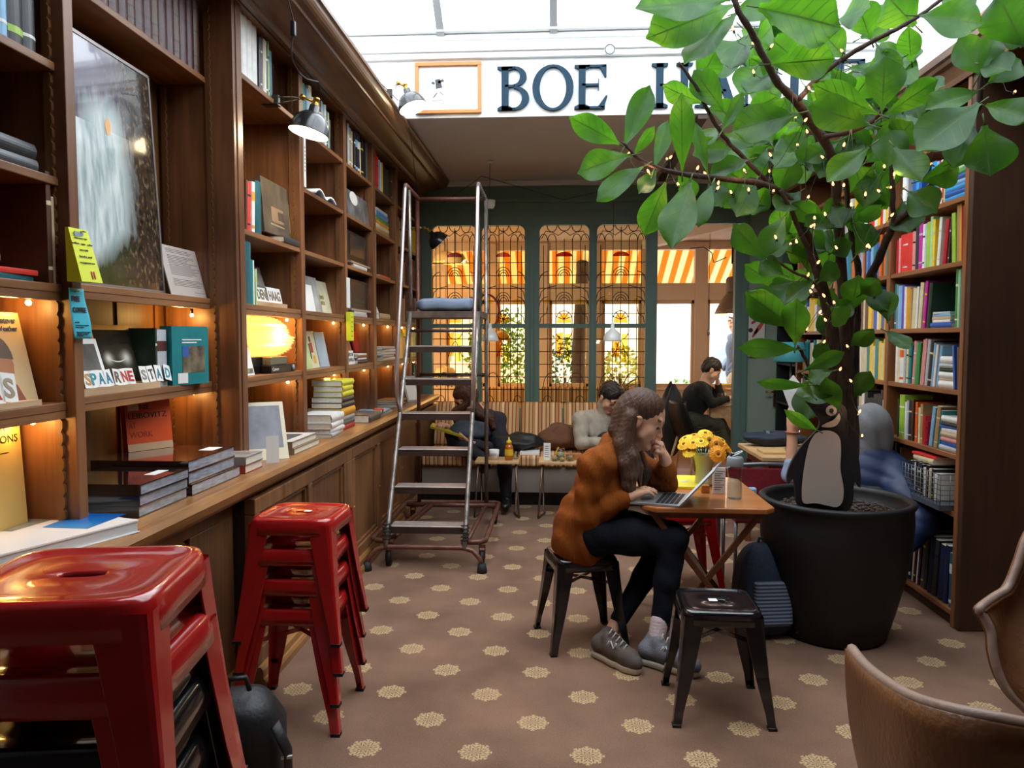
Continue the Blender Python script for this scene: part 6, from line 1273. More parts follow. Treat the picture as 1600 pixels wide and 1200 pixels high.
for i, (x, y, r, h, lab, liq) in enumerate(((-.035, 6.57, .03, .05, 'short glass jar nearest the menu card', 'c9b486'), (.03, 6.54, .026, .045, 'tiny glass jar at the front edge of the right side table', 'e0c98a'), (.10, 6.58, .034, .055, 'lidded glass jar on the right end of the side table', 'b9946a'))): tumbler(x, y, zt2, lab, r, h, liq, h*.7)
o = MB().box(.06, 6.64, zt2, .2, 6.72, zt2+.05).build('wooden_box', W_table, bevel=.003); tag(o, 'small wooden cutlery box on the right side table', 'box')
o = MB().ring([(-.03, 6.68, zt2+.005), (-.02, 6.69, zt2+.06), (.0, 6.70, zt2+.10)], [.014, .012, .006], 10).build('squeeze_bottle', mat('mustard_yellow', 'e2a11c', .4)); tag(o, 'little yellow squeeze bottle among the jars', 'bottle')
# coats and cushions on the bench
def blob_thing(name, label, cat, c, r, m, seed=1, amp=.18, flat=.1):
    rr_ = random.Random(seed); ph = [rr_.random()*6 for _ in range(6)]
    def f(u, v):
        a, b = 2*math.pi*u, math.pi*(v-.5); k = 1+amp*(math.sin(3*a+ph[0]+2*b)*.5+math.sin(5*b+ph[1]+a)*.35+math.sin(7*a+ph[2]-3*b)*.25)
        return (c[0]+r[0]*math.cos(b)*math.cos(a)*k, c[1]+r[1]*math.cos(b)*math.sin(a)*k, max(c[2]-r[2]*.96+flat*0, c[2]+r[2]*math.sin(b)*k))
    return tag(MB().grid(f, 40, 24).build(name, m), label, cat)
blob_thing('coat', 'black coat heaped on the bench beside the reading woman', 'coat', (-.36, 7.30, .565), (.20, .16, .085), mbk, 3)
blob_thing('coat', 'brown coat heaped on the bench beside the man in the sweater', 'coat', (.03, 7.40, .60), (.20, .16, .125), mat('brown_wool', '6b4630', .9, noise=.15, bump=.4, bscale=40), 5)
# ================================================================= pendants over the side tables
def pendant(u, v0, v1, Y, label, r=.085, cup=None):
    c = at(u, v1, Y); top = at(u, v0, Y); t = thing('pendant_lamp', label, 'lamp', (c.x, Y, 3.226)); me = mat('white_enamel_shade', 'd9d9d4', .35, coat=.3)
    h = top.z-c.z; MB().lathe([(r, 0), (r*1.0, .01), (r*.92, h*.25), (r*.72, h*.48), (r*.35, h*.62), (r*.22, h*.72), (r*.18, h*.98), (.006, h), (.0, h)], (c.x, Y, c.z), 36).build('lamp_shade', me, t, solid=.002)
    MB().sphere((c.x, Y, c.z+.03), .025, 12).build('bulb', emitm('warm_pendant_bulb', 'ffd9a0', 8), t)
    mb = MB(); mb.ring([(c.x, Y, top.z), (c.x, Y, 3.225)], .0025, 6); mb.build('cord', M_cable, t); MB().cyl((c.x, Y, 3.20), (c.x, Y, 3.2255), .03, .03, 16).build('ceiling_rose', me, t)
    if cup: q = at(u, cup, Y); MB().lathe([(0, -.045), (.03, -.045), (.045, -.02), (.048, .03), (.0, .04)], (q.x, Y, q.z), 24).build('counterweight_cup', me, t)
    lamp_point('pendant_light', (c.x, Y, c.z-.01), 2.0, (1, .8, .55), .03)
pendant(766, 505, 533, 7.35, 'white bell pendant lamp on the left, before the second glass panel', .078, cup=318)
pendant(957, 505, 533, 7.0, 'white bell pendant lamp hanging above the man in the grey sweater', .083)
mb = MB(); mb.ring([at(690, 318, 7.2), at(740, 285, 7.2), at(752, 275, 7.2), at(880, 312, 7.2), at(1000, 285, 7.2), at(1180, 270, 6.8)], .003, 5); tag(mb.build('ceiling_wire', M_cable), 'thin dark wire strung across below the taupe ceiling', 'wire')
# dried palm in a pot behind the man
t = thing('potted_palm', 'spiky dried palm on the ledge behind the man in the sweater', 'plant', (.62, 8.08, .86)); box('ledge_board', M_green, t, .45, 7.98, .80, .80, 8.28, .86)
MB().lathe([(0, 0), (.07, 0), (.09, .14), (.08, .14), (0, .12)], (.62, 8.08, .862), 20).build('pot', mat('dark_pot', '2a2522', .6), t)
fr2_ = random.Random(2); mb = MB()
for k in range(34):
    a = fr2_.uniform(-1.1, 1.1); l = fr2_.uniform(.22, .38); dy_ = fr2_.uniform(-.12, .12); p = Vector((.62, 8.08, .98)); e = p+Vector((math.sin(a)*l, dy_, math.cos(a)*l*.95)); m_ = p.lerp(e, .5)
    mb.ring([p, m_+Vector((0, 0, .02)), e], [.004, .011, .001], 4, flat=.2)
mb.build('fronds', mat('dry_frond', '6a6630', .7, noise=.4, nscale=20), t)

# ================================================================= right: table behind the pot with the reader's things
t = thing('cafe_table', 'pale wooden cafe table behind the potted tree with a drink and a book', 'table', (1.85, 5.65, 0))
MB().box(1.38, 5.28, .715, 1.95, 6.0, .745).build('tabletop', W_light, t, bevel=.005); MB().box(1.44, 5.34, .64, 1.89, 5.94, .715).build('apron', mat('red_brown_apron', '7a3a28', .5), t)
for x in (1.45, 1.88):
    for y in (5.35, 5.93): MB().box(x-.02, y-.02, 0, x+.02, y+.02, .64).build('leg', W_tleg, t)
tumbler(1.575, 5.86, .746, 'glass of yellow lemon drink on the cafe table', .042, .115, 'c9b52c', .085)
o = bigbook(1.42, 1.70, 5.40, 5.60, .746, .014, mat('kraft_cover', 'c9a46c', .5), 'thin tan book lying on the cafe table by the glass', None, M_page)
sg_ = thing('eyeglasses', 'thin-rimmed reading glasses lying on the tan book', 'glasses', (1.64, 5.44, .762)); 
for k in (0, 1): MB().ring([(1.60+.055*k+.022*math.cos(a*.4189), 5.44+.004*math.sin(a*.4189), .780+.018*math.sin(a*.4189)) for a in range(15)], .0018, 5, closed=True).build('rim', M_cable, sg_); MB().ring([(1.578+.1*k, 5.44, .785), (1.59+.08*k, 5.52, .772)], .0018, 5).build('temple', M_cable, sg_)
blob_thing('bag', 'dark blue bag lying on the cafe table behind the glass', 'bag', (1.62, 5.86, .80), (.24, .09, .055), mat('navy_bag', '1a2233', .7, bump=.3), 9)
# chair with red and blue cloth, grey tube frame
t = thing('tube_chair', 'chair with grey tube frame and red and light blue cloth beside the pot', 'chair', (1.28, 4.75, 0)); gm_ = mat('grey_tube', '6d7074', .35, metal=.6)
mb = MB(); mb.ring([(1.03, 4.98, .2), (1.03, 4.98, .60), (1.05, 4.985, .69), (1.12, 4.99, .735), (1.3, 4.99, .745), (1.45, 4.99, .745), (1.5, 4.99, .70), (1.5, 4.99, .2)], .014, 10); mb.build('back_frame', gm_, t)
MB().box(1.06, 4.975, .50, 1.47, 4.99, .72).build('backrest', mat('dark_red_cloth', '7c1822', .9, noise=.1, bump=.3), t, bevel=.006)
MB().box(1.05, 4.60, .45, 1.48, 4.97, .50).build('seat', mat('red_seat_cloth', '7c1822', .9), t, bevel=.01)
for x in (1.06, 1.48):
    for y in (4.62, 4.96): MB().ring([(x, y, .0), (x, y, .46)], .011, 8).build('leg', gm_, t)
o = MB().box(1.06, 4.93, .505, 1.26, 4.97, .60).build('towel', stripem('blue_stripe_cloth', [(0, '6fb0d8'), (.5, '9cc9e4')], .012), bevel=.01); tag(o, 'light blue striped cloth tucked on the red chair seat', 'cloth')
# teal lamp shade
t = thing('teal_lamp', 'teal lamp shade glowing softly in front of the sage door', 'lamp', (2.0, 6.9, 0)); c = at(1236, 565, 6.9)
MB().lathe([(.145, 0), (.15, .004), (.10, .17), (.095, .17)], (c.x, c.y, c.z), 32).build('lamp_shade', mat('teal_shade', '3f8d95', .5), t, solid=.002); MB().cyl((c.x, c.y, 0.02), (c.x, c.y, c.z+.14), .01).build('pole', gm_, t); MB().lathe([(0, 0), (.12, 0), (.11, .02), (0, .025)], (c.x, c.y, 0), 28).build('base', gm_, t)
# basket of books on the right case
t = thing('wire_basket', 'steel wire basket full of books on the shelf of the right bookcase', 'basket', (2.25, 4.45, .62)); mw = mat('grey_wire', '8f918f', .35, metal=.6)
bx0, bx1, by0, by1, bz0, bz1 = 2.055, 2.36, 4.24, 4.70, .65, .815; mb = MB()
for z in [bz0+.0275*k for k in range(7)]:
    mb.ring([(bx0, by0, z), (bx1, by0, z), (bx1, by1, z), (bx0, by1, z)], .0022, 5, closed=True)
for k in range(13): y = by0+(by1-by0)*k/12; mb.ring([(bx0, y, bz0), (bx0, y, bz1)], .0022, 5); mb.ring([(bx1, y, bz0), (bx1, y, bz1)], .0022, 5)
for k in range(7): x = bx0+(bx1-bx0)*k/6; mb.ring([(x, by0, bz0), (x, by0, bz1)], .0022, 5); mb.ring([(x, by1, bz0), (x, by1, bz1)], .0022, 5)
mb.build('wire_mesh', mw, t); mb = MB(); mb.box(bx0-.005, by0, .622, bx1, by1, .652); mb.build('tray', mat('grey_tray', '5d636b', .4, metal=.4), t)
row(-1, 2.085, 4.68, 4.25, .655, [('black', .03, .175, 3), ('charcoal', .028, .18, 3), ('white', .02, .17, 2), ('black', .035, .185), ('charcoal', .03, .18), ('black', .03, .175), ('white', .03, .16), ('black', .035, .18), ('cream', .03, .165), ('black', .035, .17), ('white', .03, .15)], 'the wire basket', 'far', depth=.2)
flat_stack(2.10, 4.54, .84, [('cream', .18, .24, .03, 0), ('scarlet', .18, .26, .014, 3)], 'the pair on top of the wire basket', -1)

# ================================================================= back room furniture
t = thing('white_table', 'pale wooden table by the street windows where the man in black sits', 'table', (2.2, 9.6, 0)); a = at(1098, 640, 9.3)
MB().box(1.78, 9.25, .75, 3.1, 10.2, .80).build('tabletop', mat('pale_tabletop', 'd9c3a2', .35), t, bevel=.004)
for x in (1.86, 3.0):
    for y in (9.33, 10.1): MB().box(x-.05, y-.05, 0, x+.05, y+.05, .75).build('leg', W_light, t)
MB().box(1.82, 9.29, .60, 3.06, 10.16, .75).build('apron', W_light, t)
def shell_chair(label, c, rz, m, legm, s=1):
    t = thing('shell_chair', label, 'chair', (c[0], c[1], 0), R(rz)); M = Matrix.Translation((c[0], c[1], 0)) @ Matrix.Rotation(R(rz), 4, 'Z'); mb = MB(); mb.M = M
    def f(u, v):
        x = (u-.5)*.44*(1-.15*v); 
        if v < .5: k = v/.5; return (x, .22-.40*k, .46-.02*math.sin(k*3)+.06*(2*u-1)**2)
        k = (v-.5)/.5; return (x*(1-.25*k*k), -.18-.10*k-.03*math.sin(k*3)+.05*(2*u-1)**2, .46+.40*k+.05*(2*u-1)**2*(1-k))
    mb.grid(f, 14, 22); mb.build('shell', m, t, solid=.01)
    for sx in (-1, 1):
        for sy in (-1, 1): q = MB(); q.M = M; q.ring([(sx*.13, sy*.12, .45), (sx*.22, sy*.21, 0)], [.016, .011], 8); q.build('leg', legm, t)
    return t
shell_chair('black shell chair the man at the window table sits on', (1.55, 9.35), -80, M_black, W_light)
blob_thing('coat', 'black coat with olive hood hung over the chair by the doorway', 'coat', (1.30, 8.95, .60), (.14, .17, .42), mbk, 11, .1)
shell_chair('empty black shell chair near the doorway, turned to the window table', (1.52, 8.75), -60, M_black, W_light)
t = thing('gerbera_bowl', 'bunch of yellow gerberas on the window table behind the man', 'flowers', (2.05, 9.75, .8)); MB().lathe([(0, 0), (.05, 0), (.08, .07), (.075, .07), (0, .06)], (2.0, 9.7, .801), 20).build('bowl', M_white, t)
for i in range(12):
    a = i*2.4; r_ = .05+.02*(i % 5); mb = MB(); mb.M = Matrix.Translation((2.0+r_*1.9*math.cos(a), 9.7+r_*math.sin(a), .92+.03*(i % 3))); mb.lathe([(0, .006), (.03, .01), (.045, 0), (0, -.004)], n=14); mb.build('flower', fy[i % 3], t)
tumbler(1.95, 9.45, .801, 'small glass on the window table', .035, .09)
o = MB().box(1.98, 9.4, .801, 2.25, 9.6, .81).build('papers', M_white); tag(o, 'sheets of paper before the man at the window table', 'papers')
# industrial pendant seen through the doorway
t = thing('industrial_pendant', 'brown metal factory pendant on a strap in the back room doorway', 'lamp', (1.95, 9.0, 2.92)); c = at(1146, 478, 9.0); mi = mat('brown_enamel', '8a6a50', .4)
MB().lathe([(.205, -.09), (.21, -.085), (.185, -.03), (.13, .08), (.085, .14), (.08, .15)], c, 36).build('lamp_shade', mi, t, solid=.003); MB().lathe([(0, .15), (.085, .15), (.09, .17), (.09, .30), (.07, .33), (0, .34)], c, 12).build('lamp_housing', mi, t)
MB().sphere(c+Vector((0, 0, -.06)), .07, 14).build('bulb', emitm('warm_pendant_bulb', 'ffd9a0', 8), t); MB().ring([c+Vector((0, 0, .34)), c+Vector((0, 0, .5))], .02, 8).build('hook', M_brass, t); MB().box(c.x-.03, c.y-.008, c.z+.48, c.x+.03, c.y+.008, 2.92).build('strap', M_black, t)
lamp_point('industrial_light', c+Vector((0, 0, -.15)), 14, (1, .8, .55), .06)
t = thing('bare_bulb', 'small unlit bulb on a long thin cord in the doorway', 'lamp', (1.7, 9.4, 2.92)); p = at(1107, 520, 9.4); MB().lathe([(0, -.04), (.022, -.02), (.015, .02), (.012, .05), (0, .05)], p, 14).build('bulb', mat('smoked_glass', '4a3f38', .1), t); MB().ring([p+Vector((0, 0, .05)), (p.x, p.y, 2.92)], .003, 5).build('cord', M_cable, t)
mb = MB(); mb.ring([at(1078, 388, 9.3), at(1100, 386, 9.3), at(1112, 395, 9.3), at(1115, 410, 9.3), at(1122, 408, 9.2), at(1135, 402, 9.1)], .006, 6); tag(mb.build('cable', M_cable), 'loose dark cable looping below the pale beam in the back room', 'cable')
# striped bench backs and glowing lamps of the back room, seen through the stained glass
b2_ = thing('striped_bench', 'orange striped bench in the back room, seen through the stained glass', 'sofa', (-.2, 9.6, 0))
for i in range(4): MB().box(-.9+.48*i, 9.5, .45, -.44+.48*i, 9.62, .95).build('backrest', M_str, b2_, bevel=.02)
MB().box(-.9, 9.62, .2, 1.0, 10.2, .45).build('seat_cushion', M_str, b2_, bevel=.02); MB().box(-.88, 9.64, 0, .98, 10.15, .2).build('plinth', M_black, b2_)
for i, (u, v, Y, w_) in enumerate(((696, 583, 9.4, 10), (780, 527, 9.8, 8), (712, 405, 9.8, 8), (695, 402, 10.2, 5))):
    c = at(u, v, Y); t = thing('glow_lamp', ['warm table lamp glowing low behind the leftmost glass panel', 'warm pendant glowing behind the second glass panel', 'warm wall lamp glowing high behind the leftmost glass panel', 'faint warm lamp beyond the leftmost glass panel'][i], 'lamp', c)
    MB().lathe([(.16, -.06), (.10, .06), (.03, .08)], c, 24).build('lamp_shade', mat('cream_shade', 'e8c890', .6), t, solid=.002); MB().sphere(c-Vector((0, 0, .02)), .035, 12).build('bulb', emitm('warm_pendant_bulb', 'ffd9a0', 8), t); MB().ring([c+Vector((0, 0, .07)), (c.x, c.y, 2.92)] if v < 560 else [c, (c.x, c.y, .02)], .006, 6).build('stem', M_cable, t); lamp_point('glow_light', c-Vector((0, 0, .05)), w_*1.5, (1, .62, .25), .05)
t = thing('red_ring', 'large red ring ornament hanging behind the second glass panel', 'ornament', at(762, 487, 9.0)); c = at(760, 487, 9.0); mb = MB(); mb.ring([(c.x+.15*math.cos(a*.2618), c.y, c.z+.2*math.sin(a*.2618)) for a in range(24)], .035, 8, closed=True, flat=.4); mb.build('ring', mat('red_ring_paint', 'b3312c', .4), t); mb = MB(); mb.ring([(c.x, c.y, c.z+.2), (c.x, c.y, 2.92)], .003, 5); mb.build('cord', M_cable, t)

# ================================================================= tub armchairs at the lower right
lth = mat('tan_leather', '6d4426', .38, noise=.22, nscale=5, bump=.25, bscale=70); lpale = mat('worn_pale_leather', '94796a', .5, noise=.15, nscale=7, bump=.2, bscale=60)
def tub(label, edge, drop, m, thick=.028, cen=None):
    t = thing('leather_armchair', label, 'armchair', (cen[0], cen[1], 0)); pts = [Vector(p) for p in edge]; n = len(pts); cx = Vector((cen[0], cen[1], 0))
    def f(u, v):
        k = u*(n-1); i = min(int(k), n-2); p = pts[i].lerp(pts[i+1], k-i); q = Vector((p.x, p.y, 0)); w = q.lerp(cx, .30*v*v); return (w.x, w.y, p.z*(1-v)+drop*v)
    mb = MB(); mb.grid(f, 60, 16); mb.build('shell', m, t, solid=thick)
    mb = MB(); mb.ring([f(i/59, 0) for i in range(60)], .012, 8); mb.build('piping', lpale, t); return t
def spl(ps, n=6):
    out = []; P = [Vector(p) for p in ps]
    for i in range(len(P)-1):
        a, b, c, d = P[max(i-1, 0)], P[i], P[i+1], P[min(i+2, len(P)-1)]
        for k in range(n): t_ = k/n; out.append(.5*((2*b)+(-a+c)*t_+(2*a-5*b+4*c-d)*t_*t_+(-a+3*b-3*c+d)*t_**3))
    out.append(P[-1]); return out
E1 = [at(1331, 1014, 1.78), at(1352, 1040, 1.62), at(1385, 1066, 1.48), at(1430, 1092, 1.36), at(1490, 1110, 1.28), at(1560, 1124, 1.24), at(1640, 1138, 1.24), at(1760, 1150, 1.30)]
E1 += [Vector((1.36, 1.42, E1[-1].z)), Vector((1.48, 1.62, E1[-1].z)), Vector((1.5, 1.85, .72))]
ch1 = tub('tan leather tub armchair at the lower right, seen from behind', spl(E1), .30, lth, .03, (1.12, 1.78))
mb = MB(); mb.M = Matrix.Translation((1.12, 1.82, .40)); mb.grid(lambda u, v: (.27*math.cos(2*math.pi*u)*(1 if v > 0 else 1)*abs(math.cos(math.pi*(v-.5)))**.4, .27*math.sin(2*math.pi*u)*abs(math.cos(math.pi*(v-.5)))**.4, .07*math.sin(math.pi*(v-.5))), 30, 12); mb.build('seat_cushion', lpale, ch1)
MB().lathe([(0, .30), (.25, .30), (.24, .34), (0, .34)], (1.12, 1.8, 0), 24).build('seat_base', lth, ch1)
for a in range(4): q = R(45+90*a); MB().ring([(1.12+.18*math.cos(q), 1.8+.18*math.sin(q), .31), (1.12+.24*math.cos(q), 1.8+.24*math.sin(q), 0)], [.02, .013], 8).build('leg', W_tleg, ch1)
E2 = [at(1640, 790, 2.05), at(1608, 835, 2.02), at(1592, 880, 2.0), at(1576, 918, 1.98), at(1556, 932, 1.95), at(1532, 950, 1.90), at(1533, 960, 1.90)]
z_ = [at(1531, 953, 1.9), at(1548, 985, 1.88), at(1552, 1020, 1.86), at(1562, 1055, 1.84), at(1580, 1085, 1.82), at(1605, 1110, 1.8)]
t = thing('leather_armchair', 'pale worn leather wing armchair cut by the right edge', 'armchair', (1.75, 1.95, 0)); A_ = spl(E2, 5); B_ = spl(z_, 7)
def wing(u, v):
    k = u*(len(A_)-1); i = min(int(k), len(A_)-2); p = A_[i].lerp(A_[i+1], k-i); k = u; j = (1-u)*(len(B_)-1); jj = min(int(j), len(B_)-2); b = B_[jj].lerp(B_[jj+1], j-jj); q = p.lerp(b, v); return q+Vector((.05, .10, 0))*math.sin(math.pi*v)*(1-u)
mb = MB(); mb.grid(wing, 36, 14); mb.build('wing', lth, t, solid=.03)
mb = MB(); mb.ring([wing(i/35, 0) for i in range(36)], .011, 8); mb.ring(B_, .011, 8); mb.build('piping', lpale, t)
mb = MB(); mb.grid(lambda u, v: (1.50+.48*u+.04*math.sin(3.14*v), 1.92+.1*math.sin(3.14*u)+.03*v, .42+.55*v), 12, 12); mb.build('backrest', lth, t, solid=.06)
MB().lathe([(0, .30), (.25, .30), (.27, .42), (.24, .45), (0, .45)], (1.72, 2.2, 0), 28).build('seat', lth, t)
for a in range(4): q = R(45+90*a); MB().ring([(1.72+.18*math.cos(q), 2.2+.18*math.sin(q), .31), (1.72+.24*math.cos(q), 2.2+.24*math.sin(q), 0)], [.02, .013], 8).build('leg', W_tleg, t)
# ================================================================= outside greenery
def shrub(label, c, r, n, m, seed, name='shrub'):
    q = random.Random(seed); mb = MB()
    for _ in range(n):
        a, b = q.uniform(0, 6.28), math.acos(q.uniform(-1, 1)); k = q.uniform(.6, 1); p = Vector((c[0]+r[0]*k*math.sin(b)*math.cos(a), c[1]+r[1]*k*math.sin(b)*math.sin(a), c[2]+r[2]*k*math.cos(b)))
        d = Vector((q.uniform(-1, 1), q.uniform(-1, 1), q.uniform(-.6, 1))).normalized(); s = q.uniform(.05, .11); w = d.orthogonal().normalized()*s*.35
        mb.add([p, p+d*s*.5+w, p+d*s, p+d*s*.5-w], [(0, 1, 2, 3)])
    t = thing(name, label, 'shrub', (c[0], c[1], 0)); mb.build('foliage', m, t); MB().ring([(c[0], c[1], -.06), (c[0], c[1], c[2])], .03, 6).build('stem', mat('bark', '4d3a2c', .9), t); return t
g1 = mat('outdoor_green', '6f9a35', .6, noise=.4, nscale=3); g2 = mat('outdoor_dark_green', '35602c', .6, noise=.4, nscale=3); g3 = mat('outdoor_yellow_green', 'b3b040', .6, noise=.4, nscale=3)
shrub('bright green shrub outside, seen through the second glass panel', (-1.0, 12.4, 1.3), (.55, .4, .75), 900, g1, 1); shrub('dark green shrub outside behind the third glass panel', (.1, 12.8, .9), (.5, .4, .7), 700, g2, 2)
shrub('yellow-green shrub outside behind the fourth glass panel', (1.0, 12.6, .9), (.35, .4, .6), 500, g3, 3); shrub('light green hedge outside the doorway windows', (2.1, 13.2, .45), (.7, .3, .4), 800, g1, 4); shrub('small green shrub outside at the left glass panel', (-2.2, 12.3, 1.6), (.4, .4, .6), 500, g2, 6)
mb = MB(); mb.ring([(.32, 12.0, -.06), (.30, 12.0, 1.2), (.36, 12.02, 2.6), (.3, 12.0, 4.5)], [.13, .11, .1, .08], 10); tag(mb.build('tree_trunk', mat('bark', '4d3a2c', .9)), 'dark tree trunk outside behind the third glass panel', 'tree')
t = thing('parked_van', 'grey-blue vehicle parked outside beyond the doorway windows', 'car', (3.5, 17, 0)); MB().box(2.9, 16.2, .3, 5.4, 18, .95).build('car_body', mat('blue_grey_car', '7b8796', .3), t, bevel=.08); mb = MB(); mb.hexa([(3.3, 16.3, .95), (5.0, 16.3, .95), (5.0, 17.9, .95), (3.3, 17.9, .95)], [(3.7, 16.5, 1.4), (4.8, 16.5, 1.4), (4.8, 17.7, 1.4), (3.7, 17.7, 1.4)]); mb.build('cabin', mat('car_glass', '4b5663', .1), t, bevel=.05)
for x in (3.3, 4.8):
    for y in (16.3, 17.85): MB().cyl((x, y-.1, .24), (x, y+.1, .24), .3, .3, 20).build('wheel', M_rub, t)
# ================================================================= organic shapes: blended solids turned into one surface
class Organic:
    def __init__(s, h): s.h = h; s.P = []; s.noise = None
    def rc(s, a, b, ra, rb=None, k=.02, m=0, sub=False): s.P.append(('c', np.array(a, float), np.array(b, float), ra, ra if rb is None else rb, k, m, sub)); return s
    def el(s, c, r, ax=None, k=.02, m=0, sub=False):
        A = np.eye(3) if ax is None else np.array([list(v) for v in ax]); s.P.append(('e', np.array(c, float), np.array(r, float), A, 0, k, m, sub)); return s
    def chain(s, pts, rs, k=.02, m=0):
        for i in range(len(pts)-1): s.rc(pts[i], pts[i+1], rs[i], rs[i+1], k, m)
        return s
    def box(s, p):
        if p[0] == 'c': r = max(p[3], p[4]); return np.minimum(p[1], p[2])-r, np.maximum(p[1], p[2])+r
        r = np.abs(p[3].T) @ p[2] if False else np.full(3, p[2].max()); return p[1]-r, p[1]+r
    def build(s, name, mats, parent=None, cut=None):
        h = s.h; lo = np.min([s.box(p)[0] for p in s.P if not p[7]], 0)-3*h; hi = np.max([s.box(p)[1] for p in s.P if not p[7]], 0)+3*h
        n = np.ceil((hi-lo)/h).astype(int)+1; D = np.full(n, 1.0, np.float32); L = np.zeros(n, np.uint8); raw = np.full(n, 1.0, np.float32)
        for p in s.P:
            a, b = s.box(p); pad = p[5]+3*h; i0 = np.clip(((a-pad-lo)/h).astype(int), 0, n-1); i1 = np.clip(np.ceil((b+pad-lo)/h).astype(int)+1, 1, n)
            X = (lo[0]+h*np.arange(i0[0], i1[0]))[:, None, None]; Y = (lo[1]+h*np.arange(i0[1], i1[1]))[None, :, None]; Z = (lo[2]+h*np.arange(i0[2], i1[2]))[None, None, :]
            if p[0] == 'c':
                ba = p[2]-p[1]; q = ba@ba+1e-12; t = np.clip(((X-p[1][0])*ba[0]+(Y-p[1][1])*ba[1]+(Z-p[1][2])*ba[2])/q, 0, 1)
                d = np.sqrt((X-p[1][0]-t*ba[0])**2+(Y-p[1][1]-t*ba[1])**2+(Z-p[1][2]-t*ba[2])**2)-(p[3]+(p[4]-p[3])*t)
            else:
                A = p[3]; dx, dy, dz = X-p[1][0], Y-p[1][1], Z-p[1][2]; u = [dx*A[i][0]+dy*A[i][1]+dz*A[i][2] for i in range(3)]
                k0 = np.sqrt(sum((u[i]/p[2][i])**2 for i in range(3)))+1e-9; k1 = np.sqrt(sum((u[i]/p[2][i]**2)**2 for i in range(3)))+1e-9; d = k0*(k0-1)/k1
            sl = tuple(slice(i0[i], i1[i]) for i in range(3)); o = D[sl]; k = p[5]
            if p[7]: D[sl] = np.maximum(o, -d); continue
            w = raw[sl]; mk = d < w; L[sl] = np.where(mk, p[6], L[sl]); raw[sl] = np.minimum(w, d)
            e = np.clip(.5+.5*(o-d)/k, 0, 1); D[sl] = (o*(1-e)+d*e)-k*e*(1-e)
        if s.noise is not None:
            X = (lo[0]+h*np.arange(n[0]))[:, None, None]; Y = (lo[1]+h*np.arange(n[1]))[None, :, None]; Z = (lo[2]+h*np.arange(n[2]))[None, None, :]; D = D+s.noise(X, Y, Z).astype(np.float32)
        if cut is not None:
            for (o_, nn) in cut:
                nn = np.array(nn)/np.linalg.norm(nn); X = (lo[0]+h*np.arange(n[0]))[:, None, None]; Y = (lo[1]+h*np.arange(n[1]))[None, :, None]; Z = (lo[2]+h*np.arange(n[2]))[None, None, :]
                D = np.maximum(D, ((X-o_[0])*nn[0]+(Y-o_[1])*nn[1]+(Z-o_[2])*nn[2]).astype(np.float32))
        S_ = D < 0; c = sum(S_[i:n[0]-1+i, j:n[1]-1+j, k:n[2]-1+k].astype(np.int8) for i in (0, 1) for j in (0, 1) for k in (0, 1)); act = (c > 0) & (c < 8); idx = np.argwhere(act)
        vid = np.full(act.shape, -1, np.int32); vid[act] = np.arange(len(idx)); acc = np.zeros((len(idx), 3)); cnt = np.zeros(len(idx))
        cs = [(i, j, k) for i in (0, 1) for j in (0, 1) for k in (0, 1)]; V = {q: D[idx[:, 0]+q[0], idx[:, 1]+q[1], idx[:, 2]+q[2]] for q in cs}
        for q in cs:
            for ax in range(3):
                if q[ax]: continue
                r = list(q); r[ax] = 1; a, b = V[q], V[tuple(r)]; m = (a < 0) != (b < 0); t = np.where(m, a/(a-b+1e-12), 0)
                for d in range(3): acc[:, d] += np.where(m, q[d]+(t if d == ax else 0), 0)
                cnt += m
        vs = lo+h*(idx+acc/cnt[:, None]); F = []
        for ax in range(3):
            o1, o2 = [(1, 2), (2, 0), (0, 1)][ax]; sh = [slice(None)]*3; s0 = list(sh); s1 = list(sh); s0[ax] = slice(0, -1); s1[ax] = slice(1, None)
            A, B = S_[tuple(s0)], S_[tuple(s1)]; e = np.argwhere(A != B); e = e[(e[:, o1] > 0) & (e[:, o2] > 0) & (e[:, o1] < n[o1]-1) & (e[:, o2] < n[o2]-1)]
            f = A[e[:, 0], e[:, 1], e[:, 2]]
            def g(a, b): w = e.copy(); w[:, o1] -= a; w[:, o2] -= b; return vid[w[:, 0], w[:, 1], w[:, 2]]
            q = np.stack([g(1, 1), g(0, 1), g(0, 0), g(1, 0)], 1); q[~f] = q[~f][:, ::-1]; F.append(q)
        F = np.concatenate(F); F = F[(F >= 0).all(1)]; lab = L[idx[:, 0], idx[:, 1], idx[:, 2]]; fm = lab[F[:, 0]].astype(int)
        # relax once for an even skin
        nb = np.zeros_like(vs); ct = np.zeros(len(vs))
        for a in range(4): np.add.at(nb, F[:, a], vs[F[:, (a+1) % 4]]); np.add.at(ct, F[:, a], 1)
        vs = np.where(ct[:, None] > 0, .5*vs+.5*nb/np.maximum(ct, 1)[:, None], vs)
        me = bpy.data.meshes.new(name); base = vs.mean(0); base[2] = vs[:, 2].min()
        if parent is not None:
            iv = np.array(wm(parent).inverted()); pv = vs@iv[:3, :3].T+iv[:3, 3]; loc = (0, 0, 0)
        else: pv = vs-base; loc = base
        me.vertices.add(len(pv)); me.vertices.foreach_set('co', pv.astype(np.float32).ravel()); me.loops.add(F.size); me.loops.foreach_set('vertex_index', F.astype(np.int32).ravel())
        me.polygons.add(len(F)); me.polygons.foreach_set('loop_start', np.arange(0, F.size, 4, dtype=np.int32)); me.polygons.foreach_set('loop_total', np.full(len(F), 4, np.int32))
        mats = mats if isinstance(mats, list) else [mats]
        for m in mats: me.materials.append(m)
        me.polygons.foreach_set('material_index', np.minimum(fm, len(mats)-1).astype(np.int32)); me.polygons.foreach_set('use_smooth', np.ones(len(F), bool)); me.update(calc_edges=True); me.validate()
        o = bpy.data.objects.new(name, me); COL.objects.link(o); o.location = loc
